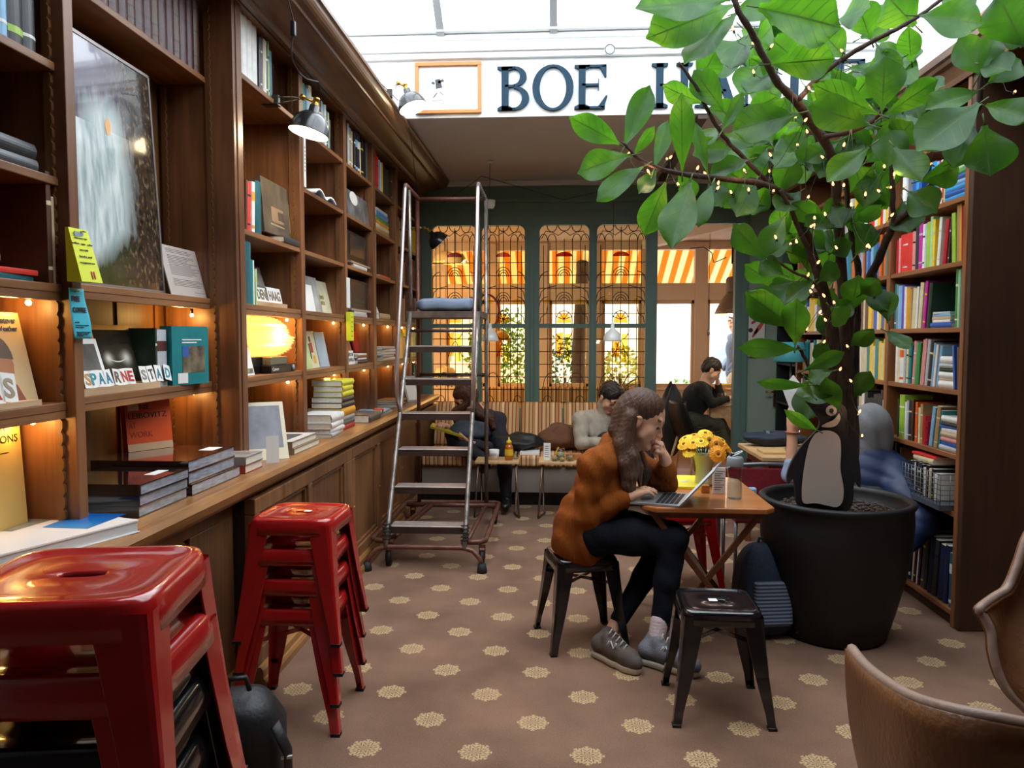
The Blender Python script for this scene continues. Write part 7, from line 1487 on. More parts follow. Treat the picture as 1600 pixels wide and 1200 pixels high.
        if parent is not None: o.parent = parent
        return o
def basis(f, u):
    f = Vector(f).normalized(); u = Vector(u); u = (u-f*u.dot(f)).normalized(); s = u.cross(f); return f, s, u   # forward, left side, up
M_skin = mat('skin_light', 'd3a083', .5, sss=.12, noise=.05, nscale=20, spec=.35); M_skin2 = mat('skin_fair', 'd8a78a', .5, sss=.1, spec=.35)
M_lip = mat('lip', 'b06a5e', .45); M_eyew = mat('eye_white', 'd9d2cb', .3); M_iris = mat('eye_dark', '2a1c15', .2)
SK = [M_skin, M_lip, M_eyew, M_iris, mat('eyebrow', '4a3224', .8)]
def head(o, c, f, u, s=1.0):
    F_, S_, U_ = basis(f, u); c = Vector(c); A = [F_, S_, U_]
    def p(x, y, z): return c+(F_*x+S_*y+U_*z)*s
    o.el(p(-.008, 0, .032), [.098*s, .077*s, .092*s], A, .02*s); o.el(p(.026, 0, -.045), [.064*s, .058*s, .078*s], A, .03*s)
    o.el(p(.070, 0, -.103), [.022*s, .026*s, .018*s], A, .025*s); o.rc(p(.085, 0, .01), p(.108, 0, -.032), .007*s, .0095*s, .012*s); o.el(p(.098, 0, -.036), [.012*s, .016*s, .008*s], A, .008*s)
    o.rc(p(.079, -.038, .026), p(.079, .038, .026), .013*s, .013*s, .02*s); o.rc(p(.055, .042, -.03), p(.04, .05, -.06), .024*s, .018*s, .02*s); o.rc(p(.055, -.042, -.03), p(.04, -.05, -.06), .024*s, .018*s, .02*s)
    for y in (-1, 1):
        o.el(p(.100, y*.033, .004), [.014*s, .017*s, .009*s], A, .01, sub=True); o.el(p(.077, y*.033, .003), [.0145*s, .0145*s, .0145*s], A, .002*s); o.rc(p(.0885, y*.022, -.005), p(.0855, y*.045, -.004), .0034*s, .0028*s, .002*s, m=3)
        o.rc(p(.090, y*.018, .011), p(.083, y*.046, .007), .0045*s, .0035*s, .004*s); o.rc(p(.0945, y*.014, .023), p(.080, y*.052, .029), .005*s, .0036*s, .003*s, m=4)
        o.el(p(-.006, y*.080, -.012), [.020*s, .008*s, .031*s], A, .006*s); o.rc(p(.0, y*.085, .01), p(-.02, y*.089, .008), .006*s, .006*s, .005*s)
    o.rc(p(.0865, -.02, -.069), p(.0865, .02, -.069), .0075*s, .0075*s, .008*s, m=1); o.rc(p(.0885, -.006, -.0665), p(.0885, .006, -.0665), .008*s, .008*s, .006*s, m=1)
    return p
def hand(o, w, d, n, th, curls, s=1.0, spread=.0, thumb=.5):
    """w wrist, d towards the knuckles, n the way the palm faces, th = +1/-1 the thumb's side; curls: bend of each finger in degrees"""
    d = Vector(d).normalized(); n = Vector(n); n = (n-d*n.dot(d)).normalized(); t = d.cross(n)*th; w = Vector(w); kk = .012*s
    lat = [.030, .010, -.010, -.028]; ln = [.070, .078, .072, .056]; base = [.086, .090, .086, .078]
    for i in range(4):
        a = w+t*lat[i]*.6*s+d*.01*s; b = w+d*base[i]*s+t*lat[i]*s; o.rc(a, b, .0155*s, .0125*s, .014*s)
        q = b; dirv = (d+t*lat[i]*spread*20).normalized(); ang = 0; c = curls[i] if isinstance(curls, (list, tuple)) else curls
        for j, fr in enumerate((.45, .31, .24)):
            ang += R(c)*(.8, 1, .7)[j]; v = dirv*math.cos(ang)+n*math.sin(ang); e = q+v*ln[i]*fr*s; o.rc(q, e, (.0095-.0008*j)*s, (.0088-.001*j)*s, .004*s); q = e
    a = w+t*.022*s+d*.018*s; b = a+(t*.7+d*.7+n*thumb*.5).normalized()*.042*s; c_ = b+(t*.25+d*.9+n*thumb).normalized()*.034*s; e = c_+(d*.95+n*thumb*1.1-t*.1).normalized()*.028*s
    o.rc(a, b, .016*s, .012*s, .012*s); o.rc(b, c_, .0115*s, .010*s, .006*s); o.rc(c_, e, .010*s, .0085*s, .004*s); o.rc(w-d*.03*s, w+d*.03*s, .022*s, .022*s, .02*s)
def wrinkle(a, f=38): return lambda X, Y, Z: a*(np.sin(f*Z+9*np.sin(7*X+5*Y)+3*X*f/4)*.6+np.sin(f*.7*Z-14*Y+6*np.sin(9*X+4*Z))*.5)
def hairm(name, c): return mat(name, c, .5, noise=.35, nscale=9, sc=(14, 14, 2.2), bump=.5, bscale=16, spec=.35)
def V(*a): return Vector(a)

# ---------------------------------------------------------------- woman in the rust jacket
s = 1.12
pel = V(.155, 3.92, .60); che = at(945, 752, 3.93); nk = at(972, 697, 3.93); hc = at(1003, 655, 3.90)
shN, shF = at(930, 728, 3.77), at(985, 722, 4.08); elN = at(915, 808, 3.76); wrN = at(978, 777, 3.76)
elF = at(1042, 755, 4.02); elF.z = .80; wrF = at(1040, 722, 3.95)
hpN, hpF = V(.18, 3.82, .57), V(.18, 4.02, .57); knN, knF = at(1052, 842, 3.74), at(1045, 835, 3.98); anN, anF = at(1030, 985, 3.66), at(957, 985, 3.80)
fF = (hc*0+V(.88, -.22, -.42))
b = Organic(.005); ph = head(b, hc, fF, V(.42, -.05, .9), s)
b.rc(ph(-.02, 0, -.06), nk+V(-.01, 0, .0), .052*s, .058*s, .03); b.rc(nk, che, .08, .12, .05); b.rc(che, pel, .12, .13, .05)
for a, c in ((shN, elN), (shF, elF)): b.rc(nk, a, .06, .055, .04); b.rc(a, c, .045, .036, .02)
b.rc(elN, wrN, .036, .024*s, .02); b.rc(elF, wrF, .036, .024*s, .02)
for h_, k_, a_ in ((hpN, knN, anN), (hpF, knF, anF)): b.rc(h_, k_, .075, .05, .03); b.rc(k_, a_, .045, .036, .02)
hand(b, wrN, at(1004, 766, 3.80)-wrN, V(.05, .1, -1), 1, [16, 18, 20, 26], s, .02, .3)
hand(b, wrF, at(1033, 698, 3.90)-wrF, V(-.9, -.15, .35), -1, [62, 66, 70, 74], s, 0, .7)
W_ = b.build('person', SK); W_.name = 'person'; tag(W_, 'woman in a rust corduroy jacket typing on a laptop, hand at her mouth', 'person')
# hair
hm = hairm('brown_hair', '4f3527'); hb = Organic(.005)
HA = [v for v in basis(fF, V(.42, -.05, .9))]
hb.el(ph(-.022, 0, .046), [.104*s, .086*s, .092*s], HA, .02); hb.el(ph(-.07, 0, .0), [.065*s, .078*s, .08*s], HA, .03)
hb.el(ph(.098, 0, -.02), [.078*s, .085*s, .095*s], HA, .01, sub=True); hb.el(ph(.02, -.09, -.03), [.040*s, .03*s, .045*s], HA, .01, sub=True)
nape = ph(-.08, .0, -.05)
for i, (du, dv, Y_, r) in enumerate(((962, 672, 3.88, .040), (968, 690, 3.84, .036))): hb.rc(ph(-.075, -.02, .0), at(du, dv, Y_), .05, r, .03)
def lock(pts, r): hb.chain(pts, r, .02)
lock([ph(-.045, -.075, .0), at(980, 688, 3.81), at(988, 715, 3.78), at(986, 745, 3.76), at(990, 772, 3.77)], [.028, .032, .034, .028, .010])
lock([ph(-.04, -.08, -.01), at(972, 695, 3.80), at(976, 725, 3.77), at(980, 760, 3.755), at(982, 778, 3.76)], [.034, .036, .034, .024, .008])
lock([ph(-.03, -.075, -.05), at(990, 705, 3.81), at(997, 730, 3.79), at(1000, 758, 3.80)], [.012, .022, .024, .010])
lock([ph(-.05, .06, -.02), at(995, 710, 4.0), at(1008, 740, 3.98), at(1004, 765, 3.97)], [.03, .034, .03, .010])
hb.noise = lambda X, Y, Z: .0010*np.where(Z > 1.335, np.sin(250*(.45*X-.9*Z)+40*Y), np.sin(240*X+60*Y+5*np.sin(14*Z)))+.0008*np.sin(420*(.5*X-.8*Z)+100*Y)
hb.build('hair', hm, W_)
# jacket
mj = mat('rust_corduroy', '824516', .9, noise=.2, nscale=9, bump=.6, bscale=90, sc=(1, 1, .25), spec=.15); jk = Organic(.0055)
up_ = V(0, 0, 1); hem = V(.10, 3.92, .50)
jk.el(che+V(-.005, 0, -.02), [.135, .185, .165], None, .05); jk.rc(nk+V(-.02, -.0, -.045), che, .085, .13, .06); jk.rc(shN, shF, .075, .075, .05)
jk.el(che.lerp(pel, .5)+V(-.0, 0, -.01), [.135, .18, .15], None, .06); jk.el(pel+V(-.01, 0, .03), [.14, .19, .15], None, .06)
jk.chain([shN+V(.01, .01, -.01), shN.lerp(elN, .5), elN, elN.lerp(wrN, .5), wrN+(elN-wrN)*.06], [.078, .066, .060, .050, .043], .025)
jk.chain([shF, shF.lerp(elF, .55), elF, elF.lerp(wrF, .6), wrF+(elF-wrF)*.22], [.075, .064, .056, .05, .043], .025)
jk.rc(nk+V(-.03, 0, -.02), nk+V(-.02, 0, -.07), .082, .10, .05); jk.el(V(.115, 3.91, .53), [.150, .195, .19], None, .05); jk.rc(nk+V(-.02, 0, -.03), shN, .075, .078, .04); jk.rc(nk+V(-.02, 0, -.03), shF, .075, .078, .04); jk.rc(nk+V(-.04, -.05, .02), nk+V(-.04, .05, .02), .05, .05, .03); jk.rc(nk+V(-.045, -.06, .01), nk+V(.01, -.085, -.03), .022, .02, .02); jk.rc(nk+V(-.05, .06, -.01), nk+V(-.055, -.04, .0), .024, .024, .02)
# open front
jk.el(che+V(.14, .0, .0), [.10, .055, .24], None, .01, sub=True); jk.el(pel+V(.17, .03, .02), [.12, .16, .22], None, .01, sub=True)
jk.noise = wrinkle(.0065, 30); jk.build('jacket', mj, W_, cut=[((.0, 3.9, .462), (-.25, 0, -1))])
cl = Organic(.005); cl.chain([nk+V(.02, -.085, -.05), nk+V(-.03, -.078, .0), nk+V(-.072, -.03, .022), nk+V(-.072, .03, .022), nk+V(-.03, .078, .0)], [.012, .017, .018, .018, .014], .012); cl.build('collar', mj, W_)
for w0, w1 in ((wrN+(elN-wrN)*.07, wrN+(elN-wrN)*.16),): cf = Organic(.005); cf.rc(w0, w1, .046, .047, .01); cf.build('cuff', mj, W_)
mt = mat('black_knit_top', '121114', .85, bump=.3, bscale=80); tp_ = Organic(.007); tp_.el(che+V(.015, 0, -.02), [.125, .14, .17], None, .05); tp_.rc(nk+V(.012, 0, -.04), che+V(.02, 0, 0), .062, .11, .04); tp_.el(che.lerp(pel, .5)+V(.02, 0, 0), [.13, .15, .16], None, .05); tp_.rc(pel, pel+V(.03, 0, .02), .13, .13, .05); tp_.build('shirt', mt, W_)
mjn = mat('dark_navy_jeans', '0a0e17', .85, spec=.2, noise=.25, nscale=14, bump=.25, bscale=90); tr = Organic(.006)
tr.rc(hpN, hpF, .115, .115, .05); tr.chain([hpN+V(.0, 0, .01), hpN.lerp(knN, .5), knN, knN.lerp(anN, .45), anN+(knN-anN)*.10], [.105, .092, .070, .060, .046], .03); tr.chain([hpF, hpF.lerp(knF, .5), knF, knF.lerp(anF, .45), anF+(knF-anF)*.12], [.105, .092, .070, .058, .044], .03)
tr.noise = wrinkle(.003, 46); tr.build('jeans', mjn, W_)
# socks and trainers
for nm, an, toe, heel in (('near', anN, atz(1078, 1044, .035), atz(1004, 1020, .05)), ('far', anF, atz(985, 1036, .04), atz(932, 1006, .06))):
    d = (toe-heel); d.z = 0; d.normalize(); sd = V(-d.y, d.x, 0)
    if nm == 'near': so = Organic(.005); so.rc(an+V(0, 0, .045), an.lerp(heel+d*.05, .55), .043, .04, .01); so.noise = lambda X, Y, Z: .0012*np.sin(420*Z); so.build('sock', mat('pale_pink_sock', 'c9b3b6', .9, bump=.2), W_)
    mg = mat('grey_suede_'+nm, '6d6e75' if nm == 'near' else '574c46', .8, noise=.12, nscale=20, bump=.3, bscale=120); hl = heel+d*.02; hl.z = .055; an2 = V(an.x, an.y, max(.09, an.z))
    sh = Organic(.005); L_ = .25; st0 = hl; pts = [st0, st0+d*L_*.45, st0+d*L_*.78, st0+d*L_*.95]
    sh.chain([p+V(0, 0, dz) for p, dz in zip(pts, (.012, .018, .004, -.006))], [.040, .043, .042, .034], .03); sh.rc(st0+V(0, 0, .02), an2.lerp(st0, .35)+V(0, 0, .01), .034, .037, .02); sh.rc(st0+d*L_*.42+V(0, 0, .015), st0+d*.06+V(0, 0, .06), .03, .03, .025)
    sh.el(an2+V(0, 0, .03), [.036, .036, .06], None, .01, sub=True)
    shoe = sh.build('shoe', mg, W_, cut=[((0, 0, .026), (0, 0, -1))])
    sl = Organic(.005); sl.chain([V(p.x, p.y, .022) for p in pts], [.038, .040, .040, .031], .03); sl.build('shoe_sole', mat('cream_sole', 'b9ae9b', .6), shoe, cut=[((0, 0, .034), (0, 0, 1)), ((0, 0, .002), (0, 0, -1))])
    mb = MB(); sv = -sd if sd.y > 0 else sd
    for k in range(5): q = st0+d*(.085+.024*k); zt_ = .112-.011*k; mb.ring([q+sd*.022+V(0, 0, zt_-.022), q+V(0, 0, zt_-.002), q-sd*.022+V(0, 0, zt_-.022)], .004, 5)
    mb.build('laces', mat('pale_lace', 'b8b2ac', .8), shoe)
    q = st0+d*.10+sv*.036; lt = lambda a, z: q+d*a+V(0, 0, z)+sv*.004
    mb = MB(); mb.ring([lt(.0, .035), lt(.016, .07), lt(.034, .038), lt(.052, .07)], .0042, 5); mb.ring([lt(-.012, .035), lt(.004, .068)], .003, 5); mb.build('side_logo', mat('reflective_grey', 'c9c9cb', .4), shoe)
mb = MB(); q = wrF+(at(1033, 698, 3.90)-wrF).normalized()*.1; mb.ring([q+V(.012*math.cos(a*.5236)+.0, -.012, .012*math.sin(a*.5236)) for a in range(12)], .002, 5, closed=True); mb.build('ring', M_chrome, W_)

# ---------------------------------------------------------------- shared builder for the people further off
def figure(label, J, cl, h=.010, s=1.1, hair=None, skin=None, name='person', hands=None, sleeves=1.0, neckroll=False):
    b = Organic(h*.8); p = head(b, J['head'], J['f'], J['u'], s); nk, ch, pl = J['neck'], J['chest'], J['pelvis']
    b.rc(p(-.02, 0, -.05), nk, .052*s, .058*s, .03); b.rc(nk, ch, .07, .11, .05); b.rc(ch, pl, .11, .12, .05)
    for sd in 'LR':
        S_, E_, W2 = J['arm'+sd]; b.rc(ch, S_, .07, .05, .04); b.rc(S_, E_, .042, .035, .02); b.rc(E_, W2, .034, .023*s, .02)
        if 'hand'+sd in J: hd_, hn, th, cu = J['hand'+sd]; hand(b, W2, hd_, hn, th, cu, s)
        H_, K_, A_ = J['leg'+sd]; b.rc(pl, H_, .10, .08, .04); b.rc(H_, K_, .07, .05, .03); b.rc(K_, A_, .045, .035, .02)
    o = b.build(name, [skin or M_skin2]+SK[1:]); tag(o, label, 'person')
    t = Organic(h); t.el(ch, [.15*s, .165*s, .17*s] if 'cr' not in J else J['cr'], None, .06); t.rc(nk+V(0, 0, -.05), ch, .09, .13, .06); t.rc(ch, pl+V(0, 0, .05), .14, .145, .06); t.rc(J['armL'][0], J['armR'][0], .08, .08, .05)
    if neckroll: t.rc(nk+V(0, 0, -.03), p(-.015, 0, -.085), .078, .070, .02)
    for sd in 'LR':
        S_, E_, W2 = J['arm'+sd]; t.chain([S_, S_.lerp(E_, .5), E_], [.075, .066, .058], .03)
        if sleeves > .5: t.chain([E_, E_.lerp(W2, .5), E_.lerp(W2, .93)], [.058, .05, .042], .02)
    t.noise = wrinkle(.004, 32); t.build(cl[0], cl[1], o)
    q = Organic(h); q.rc(J['legL'][0], J['legR'][0], .12, .12, .05)
    for sd in 'LR': H_, K_, A_ = J['leg'+sd]; q.chain([H_, H_.lerp(K_, .5), K_, K_.lerp(A_, .5), K_.lerp(A_, .95)], [.105, .09, .072, .062, .052], .03)
    q.noise = wrinkle(.003, 40); q.build(cl[2], cl[3], o)
    for sd in 'LR':
        A_ = J['leg'+sd][2]; d = J.get('toe', V(0, -1, 0)); z0 = A_.z-.05; f = Organic(h); f.rc(V(A_.x, A_.y, z0), V(A_.x, A_.y, z0)+d*.17, .045, .038, .03); f.rc(A_, V(A_.x, A_.y, z0), .045, .045, .03); f.build('shoe', cl[4] if len(cl) > 4 else M_black, o)
    if hair:
        g = Organic(h*.8); A = list(basis(J['f'], J['u'])); g.el(p(-.018, 0, .045), [.106*s, .087*s, .092*s], A, .02); g.el(p(-.055, 0, .0), [.065*s, .078*s, .075*s], A, .02)
        g.el(p(.085, 0, -.03), [.075*s, .07*s, .088*s], A, .01, sub=True)
        for pts, rs in hair[1]: g.chain([x if isinstance(x, Vector) else p(*x) for x in pts], rs, .02)
        g.noise = lambda X, Y, Z: .003*np.sin(120*X+30*np.sin(20*Z))+.003*np.sin(110*Y+50*Z); g.build('hair', hair[0], o)
    return o, p
# man in the grey roll-neck on the bench
Y_ = 7.3; hd_ = at(953, 621, 7.18)
man, p = figure('young man in a pale grey roll-neck sweater sitting on the striped bench looking down', dict(head=hd_, f=V(.42, -.62, -.6), u=V(.25, -.35, .9), neck=at(945, 645, 7.28), chest=at(930, 672, 7.35), pelvis=V(.46, 7.42, .60),
    armL=(at(958, 652, 7.42), at(975, 690, 7.35), at(990, 685, 7.10)), armR=(at(908, 655, 7.22), at(908, 693, 7.12), at(952, 690, 6.98)), handR=(V(1, -.1, .1), V(0, -.3, -1), 1, 30), handL=(V(.1, -1, 0), V(-.5, 0, -1), -1, 30),
    legL=(V(.55, 7.35, .58), V(.78, 6.95, .60), V(.80, 6.80, .12)), legR=(V(.40, 7.32, .58), V(.52, 6.90, .60), V(.50, 6.82, .12))), ('sweater', mat('pale_grey_wool', 'a79c8d', .95, noise=.08, nscale=20, bump=.5, bscale=60), 'trousers', mbk), hair=(hairm('dark_hair', '221915'), [([(.05, 0, .10), (-.03, 0, .12)], [.03, .035])]), neckroll=True)
# reading woman behind the ladder
hw = at(728, 622, 7.15)
wom, p = figure('woman in a dark navy sweater reading on the bench behind the ladder', dict(head=hw, f=V(-.62, -.45, -.62), u=V(-.35, -.3, .9), neck=at(745, 643, 7.25), chest=at(757, 668, 7.3), pelvis=V(-.66, 7.42, .60),
    armL=(at(732, 658, 7.42), at(708, 690, 7.25), at(700, 668, 7.0)), armR=(at(778, 656, 7.2), at(783, 706, 7.08), at(735, 690, 6.9)), handR=(V(-1, .05, .25), V(-.1, .3, 1), -1, 40), handL=(V(-.3, -.6, .3), V(0, .4, -1), -1, 60),
    legL=(V(-.74, 7.3, .58), V(-.95, 6.95, .64), V(-.66, 6.80, .46)), legR=(V(-.58, 7.3, .57), V(-.50, 6.90, .58), V(-.47, 6.84, .12))), ('sweater', mat('navy_grey_sweater', '2b2932', .9, bump=.3), 'jeans', mat('dark_jeans', '14161c', .8, noise=.2)), hair=(hairm('auburn_hair', '4a2a1a'), [([(-.03, .07, 0), at(712, 645, 7.1), at(714, 668, 7.1)], [.05, .045, .02]), ([(-.06, -.06, 0), at(748, 645, 7.15), at(765, 655, 7.15), at(772, 668, 7.12)], [.055, .05, .05, .03])]))
o = MB().hexa([at(672, 669, 6.9), at(722, 684, 6.8), at(718, 676, 7.02), at(676, 664, 7.05)], [p_+V(0, 0, .02) for p_ in (at(672, 669, 6.9), at(722, 684, 6.8), at(718, 676, 7.02), at(676, 664, 7.05))]).build('book', mat('olive_yellow_cover', 'b7a32c', .5)); tag(o, 'open yellow-covered book in the hands of the reading woman', 'book')
blob_thing('bag', 'grey-blue bag on the lap of the reading woman, below her book', 'bag', (-.83, 7.02, .70), (.19, .16, .10), mat('grey_blue_bag', '3c4552', .8, noise=.2, bump=.3), 21, .14)
# man in black at the window table
hb_ = at(1112, 578, 9.35)
mm, p = figure('man in a black sweater leaning on the window table, head on his hand', dict(head=hb_, f=V(.85, -.1, -.5), u=V(.4, 0, .9), neck=at(1101, 602, 9.38), chest=at(1088, 622, 9.4), pelvis=at(1076, 655, 9.4),
    armL=(at(1100, 606, 9.6), at(1128, 628, 9.62), at(1122, 600, 9.5)), armR=(at(1094, 606, 9.22), at(1112, 630, 9.18), at(1138, 623, 9.24)), handR=(V(1, .1, 0), V(0, 0, -1), 1, 25), handL=(V(-.2, -.1, 1), V(-.9, 0, .3), -1, 20),
    legL=(at(1080, 658, 9.5), at(1125, 662, 9.5), V(2.2, 9.5, .12)), legR=(at(1080, 658, 9.28), at(1122, 664, 9.28), V(2.05, 9.25, .12)), toe=V(1, 0, 0)), ('sweater', mat('black_sweater', '191a1a', .9), 'trousers', mat('olive_trousers', '3b3a2c', .85, noise=.4, nscale=9)), hair=(hairm('dark_hair', '221915'), []), h=.011)
# hooded reader behind the pot
hh = at(1352, 668, 4.95); gy = mat('grey_hood_cloth', '77787c', .9, noise=.08, bump=.3); nv = mat('navy_padded_jacket', '1d2c52', .55, noise=.12, nscale=5)
J = dict(head=hh, f=V(-.7, .65, -.3), u=V(-.2, 0, 1), neck=at(1350, 705, 4.95), chest=at(1352, 755, 4.95), pelvis=V(2.0, 4.95, .56), armL=(at(1290, 722, 5.0), at(1237, 742, 4.95), at(1238, 668, 4.98)), armR=(at(1396, 742, 4.85), at(1436, 815, 4.55), at(1400, 860, 4.45)),
    handL=(at(1236, 640, 4.98)-at(1238, 668, 4.98), V(.75, .2, .2), 1, [35, 40, 45, 50]), legL=(V(1.9, 5.05, .56), V(1.55, 5.05, .60), V(1.50, 5.0, .12)), legR=(V(1.95, 4.82, .56), V(1.62, 4.72, .58), V(1.62, 4.7, .12)), toe=V(-1, 0, 0))
b = Organic(.007); p = head(b, J['head'], J['f'], J['u'], 1.08); b.rc(p(-.02, 0, -.05), J['neck'], .055, .06, .03); b.rc(J['neck'], J['chest'], .08, .12, .05); b.rc(J['chest'], J['pelvis'], .11, .12, .05)
for sd in 'LR':
    S_, E_, W2 = J['arm'+sd]; b.rc(J['chest'], S_, .07, .05, .04); b.rc(S_, E_, .045, .042, .02); b.rc(E_, W2, .042, .03, .02); H_, K_, A_ = J['leg'+sd]; b.rc(J['pelvis'], H_, .1, .08, .04); b.rc(H_, K_, .07, .05, .03); b.rc(K_, A_, .045, .035, .02)
a_ = J['handL']; hand(b, J['armL'][2], a_[0], a_[1], a_[2], a_[3], 1.12)
rd_ = b.build('person', SK); tag(rd_, 'reader in grey hood and navy padded jacket behind the planter, holding up a page', 'person')
t = Organic(.009); t.el(hh+V(.03, 0, -.0), [.135, .13, .155], None, .04); t.el(hh+V(-.10, .09, -.02), [.07, .07, .1], None, .01, sub=True); t.rc(J['neck'], J['neck']+V(.05, 0, .03), .115, .12, .05); t.noise = wrinkle(.006, 26); t.build('hood', gy, rd_)
t = Organic(.009); t.el(J['chest']+V(.05, 0, .01), [.22, .20, .24], None, .06); t.rc(J['neck']+V(.02, 0, -.05), J['chest'], .13, .17, .06); t.rc(J['chest'], J['pelvis'], .17, .17, .06)
S_, E_, W2 = J['armR']; t.chain([S_, S_.lerp(E_, .5), E_, W2], [.12, .11, .10, .07], .03); S_, E_, W2 = J['armL']; t.rc(S_+V(.05, 0, 0), S_, .10, .075, .03); t.noise = lambda X, Y, Z: .007*np.abs(np.sin(34*Z+10*X))*-1+.003; t.build('padded_jacket', nv, rd_)
t = Organic(.008); t.chain([S_, S_.lerp(E_, .6), E_, E_.lerp(W2, .22)], [.07, .066, .060, .052], .02); t.noise = wrinkle(.004, 40); t.build('shirt_sleeve', mat('light_blue_shirt', '8a9ab3', .85, noise=.08), rd_)
q = Organic(.01); q.rc(J['legL'][0], J['legR'][0], .12, .12, .05)
for sd in 'LR': H_, K_, A_ = J['leg'+sd]; q.chain([H_, K_, K_.lerp(A_, .95)], [.1, .075, .055], .03)
q.build('trousers', mbk, rd_)
wv = (J['armL'][2]-J['armL'][1]).normalized(); wc = J['armL'][2]-wv*.03; sx_ = wv.cross(V(0, 1, 0)).normalized(); mb = MB(); mb.ring([wc+sx_*.034*math.cos(a*.393)+V(0, 1, 0)*.034*math.sin(a*.393) for a in range(16)], .011, 6, closed=True, flat=.4); w_ = mb.build('watch_strap', mat('orange_leather_strap', 'a4502a', .5), rd_); MB().cyl(wc-sx_*.034-V(0, .012, 0), wc-sx_*.044-V(0, .014, 0), .02, .02, 16).build('watch_case', M_chrome, w_)
o = MB().hexa([at(1222, 602, 4.95), at(1250, 640, 4.93), at(1262, 618, 4.99), at(1240, 588, 5.0)], [q_+V(0, .01, .002) for q_ in (at(1222, 602, 4.95), at(1250, 640, 4.93), at(1262, 618, 4.99), at(1240, 588, 5.0))])
o = MB(); A0, B0, C0, D0 = at(1222, 606, 4.96), at(1240, 655, 4.94), at(1268, 622, 5.02), at(1240, 586, 5.02); o.add([A0, B0, C0, D0, A0+V(0, .004, 0), B0+V(0, .004, 0), C0+V(0, .004, 0), D0+V(0, .004, 0)], [(0, 1, 2, 3), (7, 6, 5, 4), (0, 4, 5, 1), (1, 5, 6, 2), (2, 6, 7, 3), (3, 7, 4, 0)]); tag(o.build('page', M_white), 'white page held up by the hooded reader', 'paper')
t = thing('wooden_chair', 'wooden chair the hooded reader sits on behind the pot', 'chair', (2.0, 4.95, 0)); MB().box(1.82, 4.76, .42, 2.06, 5.14, .445).build('seat', W_tleg, t, bevel=.005)
for x in (1.84, 2.04):
    for y in (4.78, 5.12): MB().box(x-.016, y-.016, 0, x+.016, y+.016, .42).build('leg', W_tleg, t)
# man standing outside
ho = at(1147, 503, 13.0)
figure('man in a blue-grey jacket standing outside the street windows', dict(head=ho, f=V(-.8, -.5, -.1), u=V(0, 0, 1), neck=ho+V(.03, 0, -.19), chest=ho+V(.04, 0, -.42), pelvis=ho+V(.02, 0, -.88), armL=(ho+V(.02, .22, -.27), ho+V(.04, .26, -.6), ho+V(-.12, .2, -.8)), armR=(ho+V(.02, -.22, -.27), ho+V(.04, -.26, -.6), ho+V(-.12, -.2, -.8)),
    legL=(ho+V(.02, .1, -.92), ho+V(.0, .12, -1.4), V(ho.x, ho.y+.12, .02)), legR=(ho+V(.02, -.1, -.92), ho+V(.02, -.12, -1.4), V(ho.x+.1, ho.y-.1, .02)), toe=V(-.9, -.4, 0)), ('jacket', mat('blue_grey_jacket', '4f5666', .8), 'trousers', mat('beige_trousers', 'a08a72', .8)), hair=(hairm('dark_hair', '221915'), []), h=.014)
# ================================================================= potted fig tree with fairy lights
PC = (1.45, 4.09)
PT = thing('plant_pot', 'big round black planter with a rolled rim beside the wooden table', 'pot', (PC[0], PC[1], 0))
mpot = mat('black_planter', '0f0f12', .55, noise=.25, nscale=3, bump=.1)
MB().lathe([(0, 0), (.245, 0), (.262, .012), (.30, .15), (.345, .34), (.372, .50), (.376, .62), (.372, .688), (.380, .694), (.386, .705), (.384, .718), (.372, .726), (.352, .722), (.346, .70), (.345, .62), (.0, .60)], (PC[0], PC[1], 0), 72).build('pot_shell', mpot, PT)
q_ = random.Random(12); mb = MB(); mb.lathe([(0, .655), (.2, .648), (.343, .64), (.343, .6), (0, .6)], (PC[0], PC[1], 0), 40)
for _ in range(420):
    a, r = q_.uniform(0, 6.283), .33*math.sqrt(q_.random()); s_ = q_.uniform(.006, .017); p = (PC[0]+r*math.cos(a), PC[1]+r*math.sin(a), .652+s_*.2); mb.sphere(p, s_, 6, (1, q_.uniform(.5, 1), q_.uniform(.3, .6)))
mb.build('soil', mat('bark_chips', '4a3a30', .9, noise=.5, nscale=60), PT)
TR = thing('fig_tree', 'fiddle-leaf fig tree with broad green leaves growing out of the black planter', 'tree', (PC[0], PC[1], .65))
bark = mat('fig_bark', '3a2a24', .85, noise=.35, nscale=22, bump=.6, bscale=50)
def P3(l): return [at(*p) for p in l]
root = Vector((PC[0]-.01, PC[1], .64))
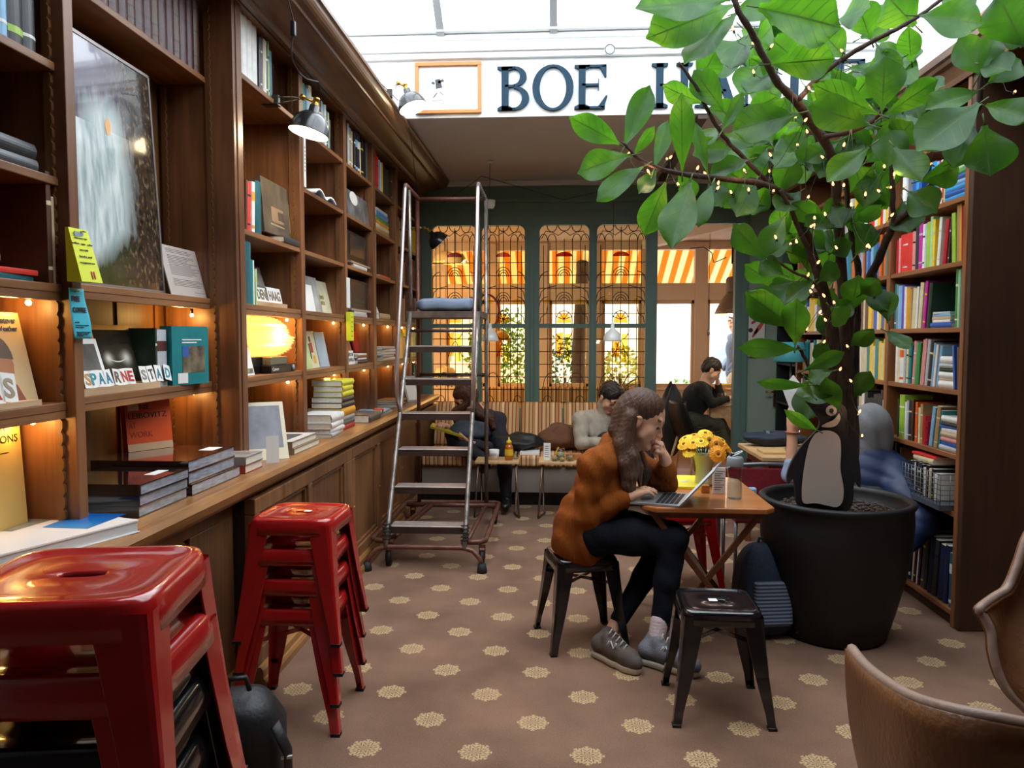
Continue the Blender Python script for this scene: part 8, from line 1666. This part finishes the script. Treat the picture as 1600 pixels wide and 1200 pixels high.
BR = [([(1318, 700, 4.05), (1310, 600, 4.0), (1300, 500, 3.95), (1280, 430, 3.9), (1262, 370, 3.85), (1240, 320, 3.8), (1200, 290, 3.72), (1135, 280, 3.62), (1055, 270, 3.5), (1005, 252, 3.45), (972, 222, 3.42)], .030, .006),
      ([(1222, 305, 3.78), (1162, 247, 3.7), (1130, 212, 3.66), (1105, 170, 3.62), (1085, 132, 3.6), (1060, 98, 3.58)], .012, .007),
      ([(1326, 720, 4.08), (1322, 560, 4.02), (1316, 440, 3.95), (1308, 330, 3.85), (1300, 245, 3.75), (1270, 195, 3.68), (1240, 155, 3.6), (1212, 125, 3.55), (1190, 82, 3.5), (1172, 45, 3.45), (1150, 8, 3.4), (1140, -40, 3.38)], .030, .011),
      ([(1246, 158, 3.6), (1282, 118, 3.6), (1320, 90, 3.58), (1362, 65, 3.55), (1400, 46, 3.52), (1440, 22, 3.5), (1475, -5, 3.48)], .013, .008),
      ([(1335, 700, 4.1), (1325, 560, 4.1), (1328, 490, 4.05), (1347, 458, 4.0), (1364, 424, 3.96), (1384, 378, 3.9), (1399, 349, 3.85), (1427, 323, 3.8), (1465, 275, 3.7), (1490, 232, 3.62), (1520, 185, 3.55), (1532, 155, 3.5), (1534, 100, 3.45)], .028, .009),
      ([(1397, 350, 3.85), (1394, 295, 3.8), (1393, 230, 3.76), (1391, 178, 3.72), (1372, 168, 3.7)], .013, .008),
      ([(1330, 690, 4.12), (1318, 600, 4.1), (1317, 481, 4.0), (1316, 424, 3.95), (1312, 366, 3.9), (1303, 286, 3.84)], .024, .013),
      ([(1332, 640, 4.14), (1338, 500, 4.1), (1341, 424, 4.06), (1330, 366, 4.0), (1321, 286, 3.95), (1310, 230, 3.9)], .022, .011),
      ([(1300, 640, 4.0), (1295, 510, 3.9), (1278, 438, 3.84), (1264, 395, 3.8), (1240, 337, 3.76), (1220, 297, 3.72)], .022, .009),
      ([(1290, 470, 3.88), (1266, 438, 3.78), (1240, 425, 3.72), (1209, 404, 3.66)], .009, .005), ([(1300, 620, 3.95), (1270, 585, 3.85), (1258, 560, 3.8), (1246, 540, 3.76)], .012, .007), ([(1365, 425, 3.95), (1378, 470, 3.9), (1388, 505, 3.88)], .008, .005), ([(1285, 215, 3.7), (1330, 205, 3.6), (1362, 190, 3.55), (1378, 172, 3.52)], .012, .009)]
for i, (pp, r0, r1) in enumerate(BR):
    pts = P3(pp)
    if r0 > .019: pts = [root+Vector((.03*math.cos(i*1.3), .03*math.sin(i*1.3), 0))]+pts
    pts = spl(pts, 5); n = len(pts); q_ = random.Random(i)
    pts = [p+Vector((q_.uniform(-1, 1), q_.uniform(-1, 1), 0))*.003 for p in pts]
    MB().ring(pts, [(r0+(r1-r0)*(k/(n-1)))*(1+.08*math.sin(k*2.1)) for k in range(n)], 10).build('trunk' if r0 > .019 else 'branch', bark, TR)
# leaves: base, tip, width (as seen) and distance
LV = '''1140,0,993,12,66,3.35;1145,8,1008,62,62,3.42;1150,20,1070,108,44,3.45;1185,12,1318,40,78,3.3;1205,100,1305,92,50,3.4;1092,128,1118,84,36,3.7;1130,172,1083,108,40,3.55;1096,160,1034,138,30,3.6;1128,205,1160,145,20,3.5;1245,178,1143,205,54,3.4;968,225,897,185,34,3.42;975,230,1014,137,34,3.42;985,243,899,264,42,3.4;990,242,1023,197,18,3.42;1022,264,1046,184,24,3.45;1066,266,1066,146,32,3.42;1106,272,1086,190,18,3.5;1142,232,1082,243,44,3.62;1168,250,1108,268,36,3.66;1005,260,933,303,32,3.42;1025,268,998,302,24,3.5;1040,285,1006,368,38,3.5;1078,285,1048,382,52,3.45;1112,290,1090,345,26,3.5;
1378,172,1384,88,52,3.45;1372,178,1268,133,42,3.4;1358,195,1264,166,46,3.38;1383,180,1462,124,34,3.42;1437,25,1536,36,52,3.35;1600,72,1558,-8,66,3.3;1530,116,1500,58,40,3.45;1529,118,1563,47,32,3.35;1527,142,1444,172,40,3.4;1530,162,1432,236,62,3.3;1538,196,1546,276,64,3.3;1540,165,1612,188,44,3.35;1358,230,1292,286,40,3.35;1396,178,1386,262,44,3.6;1398,230,1440,282,44,3.5;1440,282,1506,262,42,3.6;1430,40,1385,-6,56,3.6;1360,60,1338,2,44,3.6;1420,300,1462,330,48,3.6;
1196,404,1141,354,38,3.62;1224,428,1186,409,30,3.62;1226,338,1192,394,34,3.55;1236,376,1198,398,28,3.7;1338,398,1366,348,34,3.75;1338,346,1374,328,24,3.8;1280,345,1318,320,34,3.8;1242,538,1246,462,36,3.6;1240,508,1168,466,44,3.55;1216,482,1166,459,30,3.65;1246,546,1162,543,26,3.6;1258,578,1320,550,22,3.65;1262,602,1188,602,16,3.7;1282,585,1254,655,44,3.98;1276,672,1232,648,18,3.6;1330,484,1342,428,38,3.9;1388,502,1380,452,32,3.8;1385,518,1422,540,24,3.8;1240,440,1202,446,18,3.7;1300,580,1262,592,26,3.7;1275,345,1240,322,34,3.8;1290,390,1262,360,30,3.85;1250,300,1212,330,34,3.85;1180,285,1150,340,38,3.75;1160,280,1128,325,30,3.7;1215,300,1240,248,40,3.85;1255,255,1222,210,44,3.8;1300,240,1262,262,40,3.85;1290,230,1330,262,36,3.85;1330,300,1362,262,38,3.95;1335,330,1375,310,30,3.95;1310,330,1350,352,32,3.9;1345,215,1318,262,34,3.8;1365,265,1352,318,34,3.85;1410,90,1372,112,40,3.65;1370,70,1400,120,34,3.6;1320,90,1286,52,40,3.65;1300,110,1330,150,34,3.7;1275,118,1250,72,36,3.6;1232,150,1210,190,36,3.65;1200,118,1168,150,38,3.65;1180,70,1212,40,36,3.6;1165,60,1140,110,36,3.6;1105,170,1148,178,34,3.65;1130,212,1178,222,36,3.7;1120,200,1086,232,34,3.65;1200,290,1180,330,32,3.75;1060,272,1086,310,26,3.55;1110,280,1128,322,30,3.6;1150,20,1210,2,46,3.5;1240,10,1290,-15,60,3.45;1310,30,1360,10,50,3.5;1265,395,1225,372,28,3.85;1280,440,1310,412,30,3.8;1270,440,1236,462,28,3.75;1300,500,1330,470,30,3.85;1345,460,1372,440,30,3.85;1350,455,1388,480,32,3.9;1330,540,1362,520,26,3.9;1300,560,1272,540,26,3.8;1470,0,1520,18,44,3.6;1534,100,1580,110,40,3.45;1560,40,1610,60,48,3.4;1520,190,1490,250,40,3.5;1500,215,1470,190,34,3.5;1545,130,1596,92,44,3.4;1300,395,1330,380,28,3.9;1390,230,1425,190,40,3.6;1390,200,1350,170,36,3.7;1262,590,1300,620,30,3.75;1270,620,1246,600,24,3.8;1310,640,1290,600,28,3.8;1335,620,1360,580,26,4.0'''
def leaf_mat():
    m = bpy.data.materials.new('fig_leaf'); q = NX(m); nt = q.nt; nt.nodes.remove(q.b); o = nt.nodes['Material Output']
    uv = q.n('ShaderNodeUVMap'); uv.uv_map = 'UVMap'; sp = q.n('ShaderNodeSeparateXYZ'); q.l(uv.outputs[0], sp.inputs[0]); au = q.math('ABSOLUTE', sp.outputs[0]); v = sp.outputs[1]
    mid = q.math('LESS_THAN', au, .035); sv = q.math('SINE', q.math('MULTIPLY', q.math('SUBTRACT', v, q.math('MULTIPLY', au, .22)), 44)); side = q.math('GREATER_THAN', sv, .955)
    vein = q.math('MAXIMUM', mid, q.math('MULTIPLY', side, .7)); g = q.n('ShaderNodeNewGeometry'); n1 = q.noise(g.outputs['Position'], 5, 3)
    base = q.ramp(n1, [(.3, lin('1c3816')), (.55, lin('2a5516')), (.75, lin('47781c'))]); tr = q.ramp(n1, [(.3, lin('3a701a')), (.55, lin('62a322')), (.75, lin('98ca32'))])
    cb = q.mix(vein, base, lin('5d7d3c')); ct = q.mix(vein, tr, lin('2f5214'))
    d = q.n('ShaderNodeBsdfDiffuse'); t = q.n('ShaderNodeBsdfTranslucent'); gl = q.n('ShaderNodeBsdfGlossy'); gl.inputs['Roughness'].default_value = .38; gl.inputs[0].default_value = (.6, .68, .66, 1); q.l(cb, d.inputs[0]); q.l(ct, t.inputs[0])
    x = q.n('ShaderNodeMixShader'); x.inputs[0].default_value = .5; q.l(d.outputs[0], x.inputs[1]); q.l(t.outputs[0], x.inputs[2]); lw = q.n('ShaderNodeLayerWeight'); lw.inputs[0].default_value = .25
    y = q.n('ShaderNodeMixShader'); q.l(q.math('MULTIPLY_ADD', lw.outputs['Facing'], .10, .03), y.inputs[0]); q.l(x.outputs[0], y.inputs[1]); q.l(gl.outputs[0], y.inputs[2]); q.l(y.outputs[0], o.inputs[0])
    bp = q.n('ShaderNodeBump'); bp.inputs['Strength'].default_value = .5; bp.inputs['Distance'].default_value = .004; q.l(q.math('MULTIPLY', vein, -1), bp.inputs['Height'])
    for s_ in (d, gl): q.l(bp.outputs[0], s_.inputs['Normal'])
    return m
vs, fs, uvs = [], [], []; q_ = random.Random(31); NU, NV = 9, 15; petal = []
LL = [[float(x) for x in e.split(',')] for e in LV.replace('\n', '').split(';')]
for _ in range(135):
    u0, v0 = q_.uniform(1150, 1450), q_.uniform(10, 480)
    if (u0 > 1330 and v0 > 330) or (u0 < 1200 and v0 > 330) or (v0 > 380 and u0 > 1300): continue
    an = q_.uniform(0, 6.28); l_ = q_.uniform(38, 62); LL.append([u0, v0, u0+l_*math.cos(an), v0+l_*math.sin(an)*.9, q_.uniform(28, 46), q_.uniform(3.7, 4.35)])
for i, a in enumerate(LL):
    pass; Yd = a[5]+q_.uniform(-.04, .04); B = at(a[0], a[1], Yd+.02); T = at(a[2], a[3], Yd+q_.uniform(-.14, .10))
    ax = T-B; Ln = ax.length; ax.normalize(); view = (B-Vector((0, 0, CH))).normalized(); nrm = (-view+Vector((0, 0, -.25 if T.z > B.z else .5))+Vector((q_.uniform(-.35, .35), q_.uniform(-.2, .2), q_.uniform(-.3, .3)))); nrm = (nrm-ax*nrm.dot(ax)).normalized(); sd = ax.cross(nrm)
    W = a[4]*Yd*1.03/FPX/2; ph_ = q_.uniform(0, 6); bend = q_.uniform(-.10, .22)*Ln; fold = q_.uniform(.1, .45); b0 = len(vs)
    for v_ in range(NV):
        t = v_/(NV-1); w = W*1.18*max(.03, math.sin(math.pi*min(.985, t**1.55*.99)))**.62
        for u_ in range(NU):
            u = 2*u_/(NU-1)-1; wav = .055*W*6*math.sin(9*t+ph_+(2 if u > 0 else 0))*abs(u)**2*.35
            vs.append(B+ax*(Ln*(t-.05*u*u*max(0, t-.7)/.3))+sd*(w*u*math.cos(fold*abs(u)))+nrm*(w*abs(u)*fold*.8+wav-bend*t*t)); uvs.append((u, t))
    for v_ in range(NV-1):
        for u_ in range(NU-1): k = b0+v_*NU+u_; fs.append((k, k+1, k+NU+1, k+NU))
    petal.append((B, B-ax*min(.05, Ln*.25)-nrm*.004))
finish('foliage', vs, fs, leaf_mat(), smooth=True, parent=TR, uvs=uvs)
mb = MB(); [mb.ring([a_, b_], [.0028, .0035], 5) for a_, b_ in petal]; mb.build('leaf_stalks', mat('leaf_stalk', '4b5a2a', .7), TR)['kind'] = 'stuff'
# fairy lights
SL = thing('string_lights', 'string of tiny warm fairy lights wound through the fig tree', 'string lights', (PC[0], PC[1], .7))
pos = '''1074,7;1121,28;1096,39;1146,47;1176,70;1204,74;1178,115;1215,105;1265,140;1243,185;1257,190;1262,208;1246,228;1205,244;1203,270;981,243;1014,270;1042,250;1046,248;1060,290;1089,265;1103,273;1122,288;1120,296;1164,268;1240,82;1317,81;1318,160;1290,195;1342,155;1318,229;1287,247;1330,199;1467,221;1456,257;1499,248;1585,145;1594,117;1567,105;1382,262;1397,275;1391,295;1302,290;1318,292;1143,302;1170,299;1208,300;1290,337;1272,354;1266,355;1245,380;1235,383;1213,373;1273,343;1392,338;1359,388;1354,386;1308,389;1215,372;1277,412;1268,458;1269,450;1289,464;1304,475;1280,490;1291,502;1260,516;1286,536;1325,543;1312,579;1331,597;1310,628;1342,645;1347,682;1262,432;1375,300;1352,306;1262,310;1330,322;1420,262'''
mbc = mat('fairy_socket', '16201a', .6); bm_ = None; pl_ = []
for i, e in enumerate(pos.split(';')):
    u, v = [float(x) for x in e.split(',')]; Yd = 3.42+.25*((i*37) % 10)/10 if v < 500 else 3.78; p = at(u, v, Yd); pl_.append(p)
    if bm_ is None:
        w = MB(); w.lathe([(0, -.002), (.0042, .002), (.0050, .008), (.0035, .014), (0, .019)], n=8); bm_ = finish('bulb', w.v, w.f, emitm('fairy_glow', 'ff9c55', 6), smooth=True, own_origin=False); w2 = MB(); w2.lathe([(0, -.014), (.004, -.014), (.0045, 0), (0, 0)], n=6); sk_ = finish('socket', w2.v, w2.f, mbc, own_origin=False); b_, k_ = bm_, sk_
    else: b_, k_ = bm_.copy(), sk_.copy(); COL.objects.link(b_); COL.objects.link(k_)
    b_.parent = SL; b_.matrix_basis = wm(SL).inverted() @ Matrix.Translation(p) @ Euler((R((i*53) % 90-45), R((i*31) % 80-40), 0)).to_matrix().to_4x4(); k_.parent = b_
srt = sorted(pl_, key=lambda p: (round(p.z*3), p.x)); wire = []
for i, p in enumerate(srt[:-1]):
    n_ = srt[i+1]
    if (n_-p).length > .5: continue
    MBW = [p, p.lerp(n_, .35)-Vector((0, -.03, .02)), p.lerp(n_, .7)-Vector((0, -.03, .012)), n_]; wire.append(MBW)
mb = MB(); [mb.ring(w, .0014, 4) for w in wire]; mb.build('wire', mat('green_wire', '1b241d', .6), SL)
for i in range(0, len(pl_), 8): lamp_point('fairy_glow_light', pl_[i]-Vector((0, .02, 0)), .25, (1, .6, .3), .01)
# penguin-shaped board standing in the pot
PG = thing('penguin_cutout', 'black and white penguin-shaped board standing in the black planter', 'cutout', at(1290, 798, 3.86)); Yp = 3.86
def poly(nm, pts, m, y, th, k=4):
    P_ = [at(u, v, Yp) for u, v in pts]; P_ = spl(P_+[P_[0]], k)[:-1] if k else P_
    MB().prism([(p.x, p.z) for p in P_], (0, y, 0), (1, 0, 0), (0, 0, 1), -th).build(nm, m, PG)
mpk = mat('penguin_black', '17181b', .6); mpw = mat('penguin_cream', 'b9aca2', .6)
poly('board', [(1259, 627), (1272, 631), (1285, 631), (1294, 628), (1310, 629), (1321, 637), (1324, 650), (1320, 664), (1322, 676), (1332, 690), (1341, 712), (1345, 742), (1344, 762), (1337, 752), (1334, 760), (1333, 782), (1326, 797), (1305, 801), (1280, 800), (1256, 796), (1245, 786), (1243, 768), (1240, 748), (1232, 756), (1230, 742), (1237, 722), (1252, 698), (1268, 681), (1279, 668), (1280, 655), (1270, 640)], mpk, Yp, .018)
poly('belly', [(1272, 677), (1285, 672), (1300, 674), (1310, 684), (1312, 704), (1311, 732), (1316, 762), (1314, 783), (1305, 791), (1292, 789), (1272, 785), (1254, 785), (1251, 768), (1253, 742), (1258, 712), (1264, 690)], mpw, Yp-.0185, .0016)
poly('cheek', [(1309, 645), (1311, 653), (1306, 663), (1296, 667), (1282, 666), (1288, 661), (1298, 657), (1304, 652)], mpw, Yp-.0185, .0016)
c = at(1297, 641, Yp); circ = lambda r: [(c.x+r*math.cos(a*.2618), c.z+r*math.sin(a*.2618)) for a in range(24)]
MB().prism(circ(.026), (0, Yp-.0185, 0), (1, 0, 0), (0, 0, 1), -.0016).build('eye', mpw, PG); MB().prism(circ(.011), (0, Yp-.0205, 0), (1, 0, 0), (0, 0, 1), -.0016).build('pupil', mpk, PG)
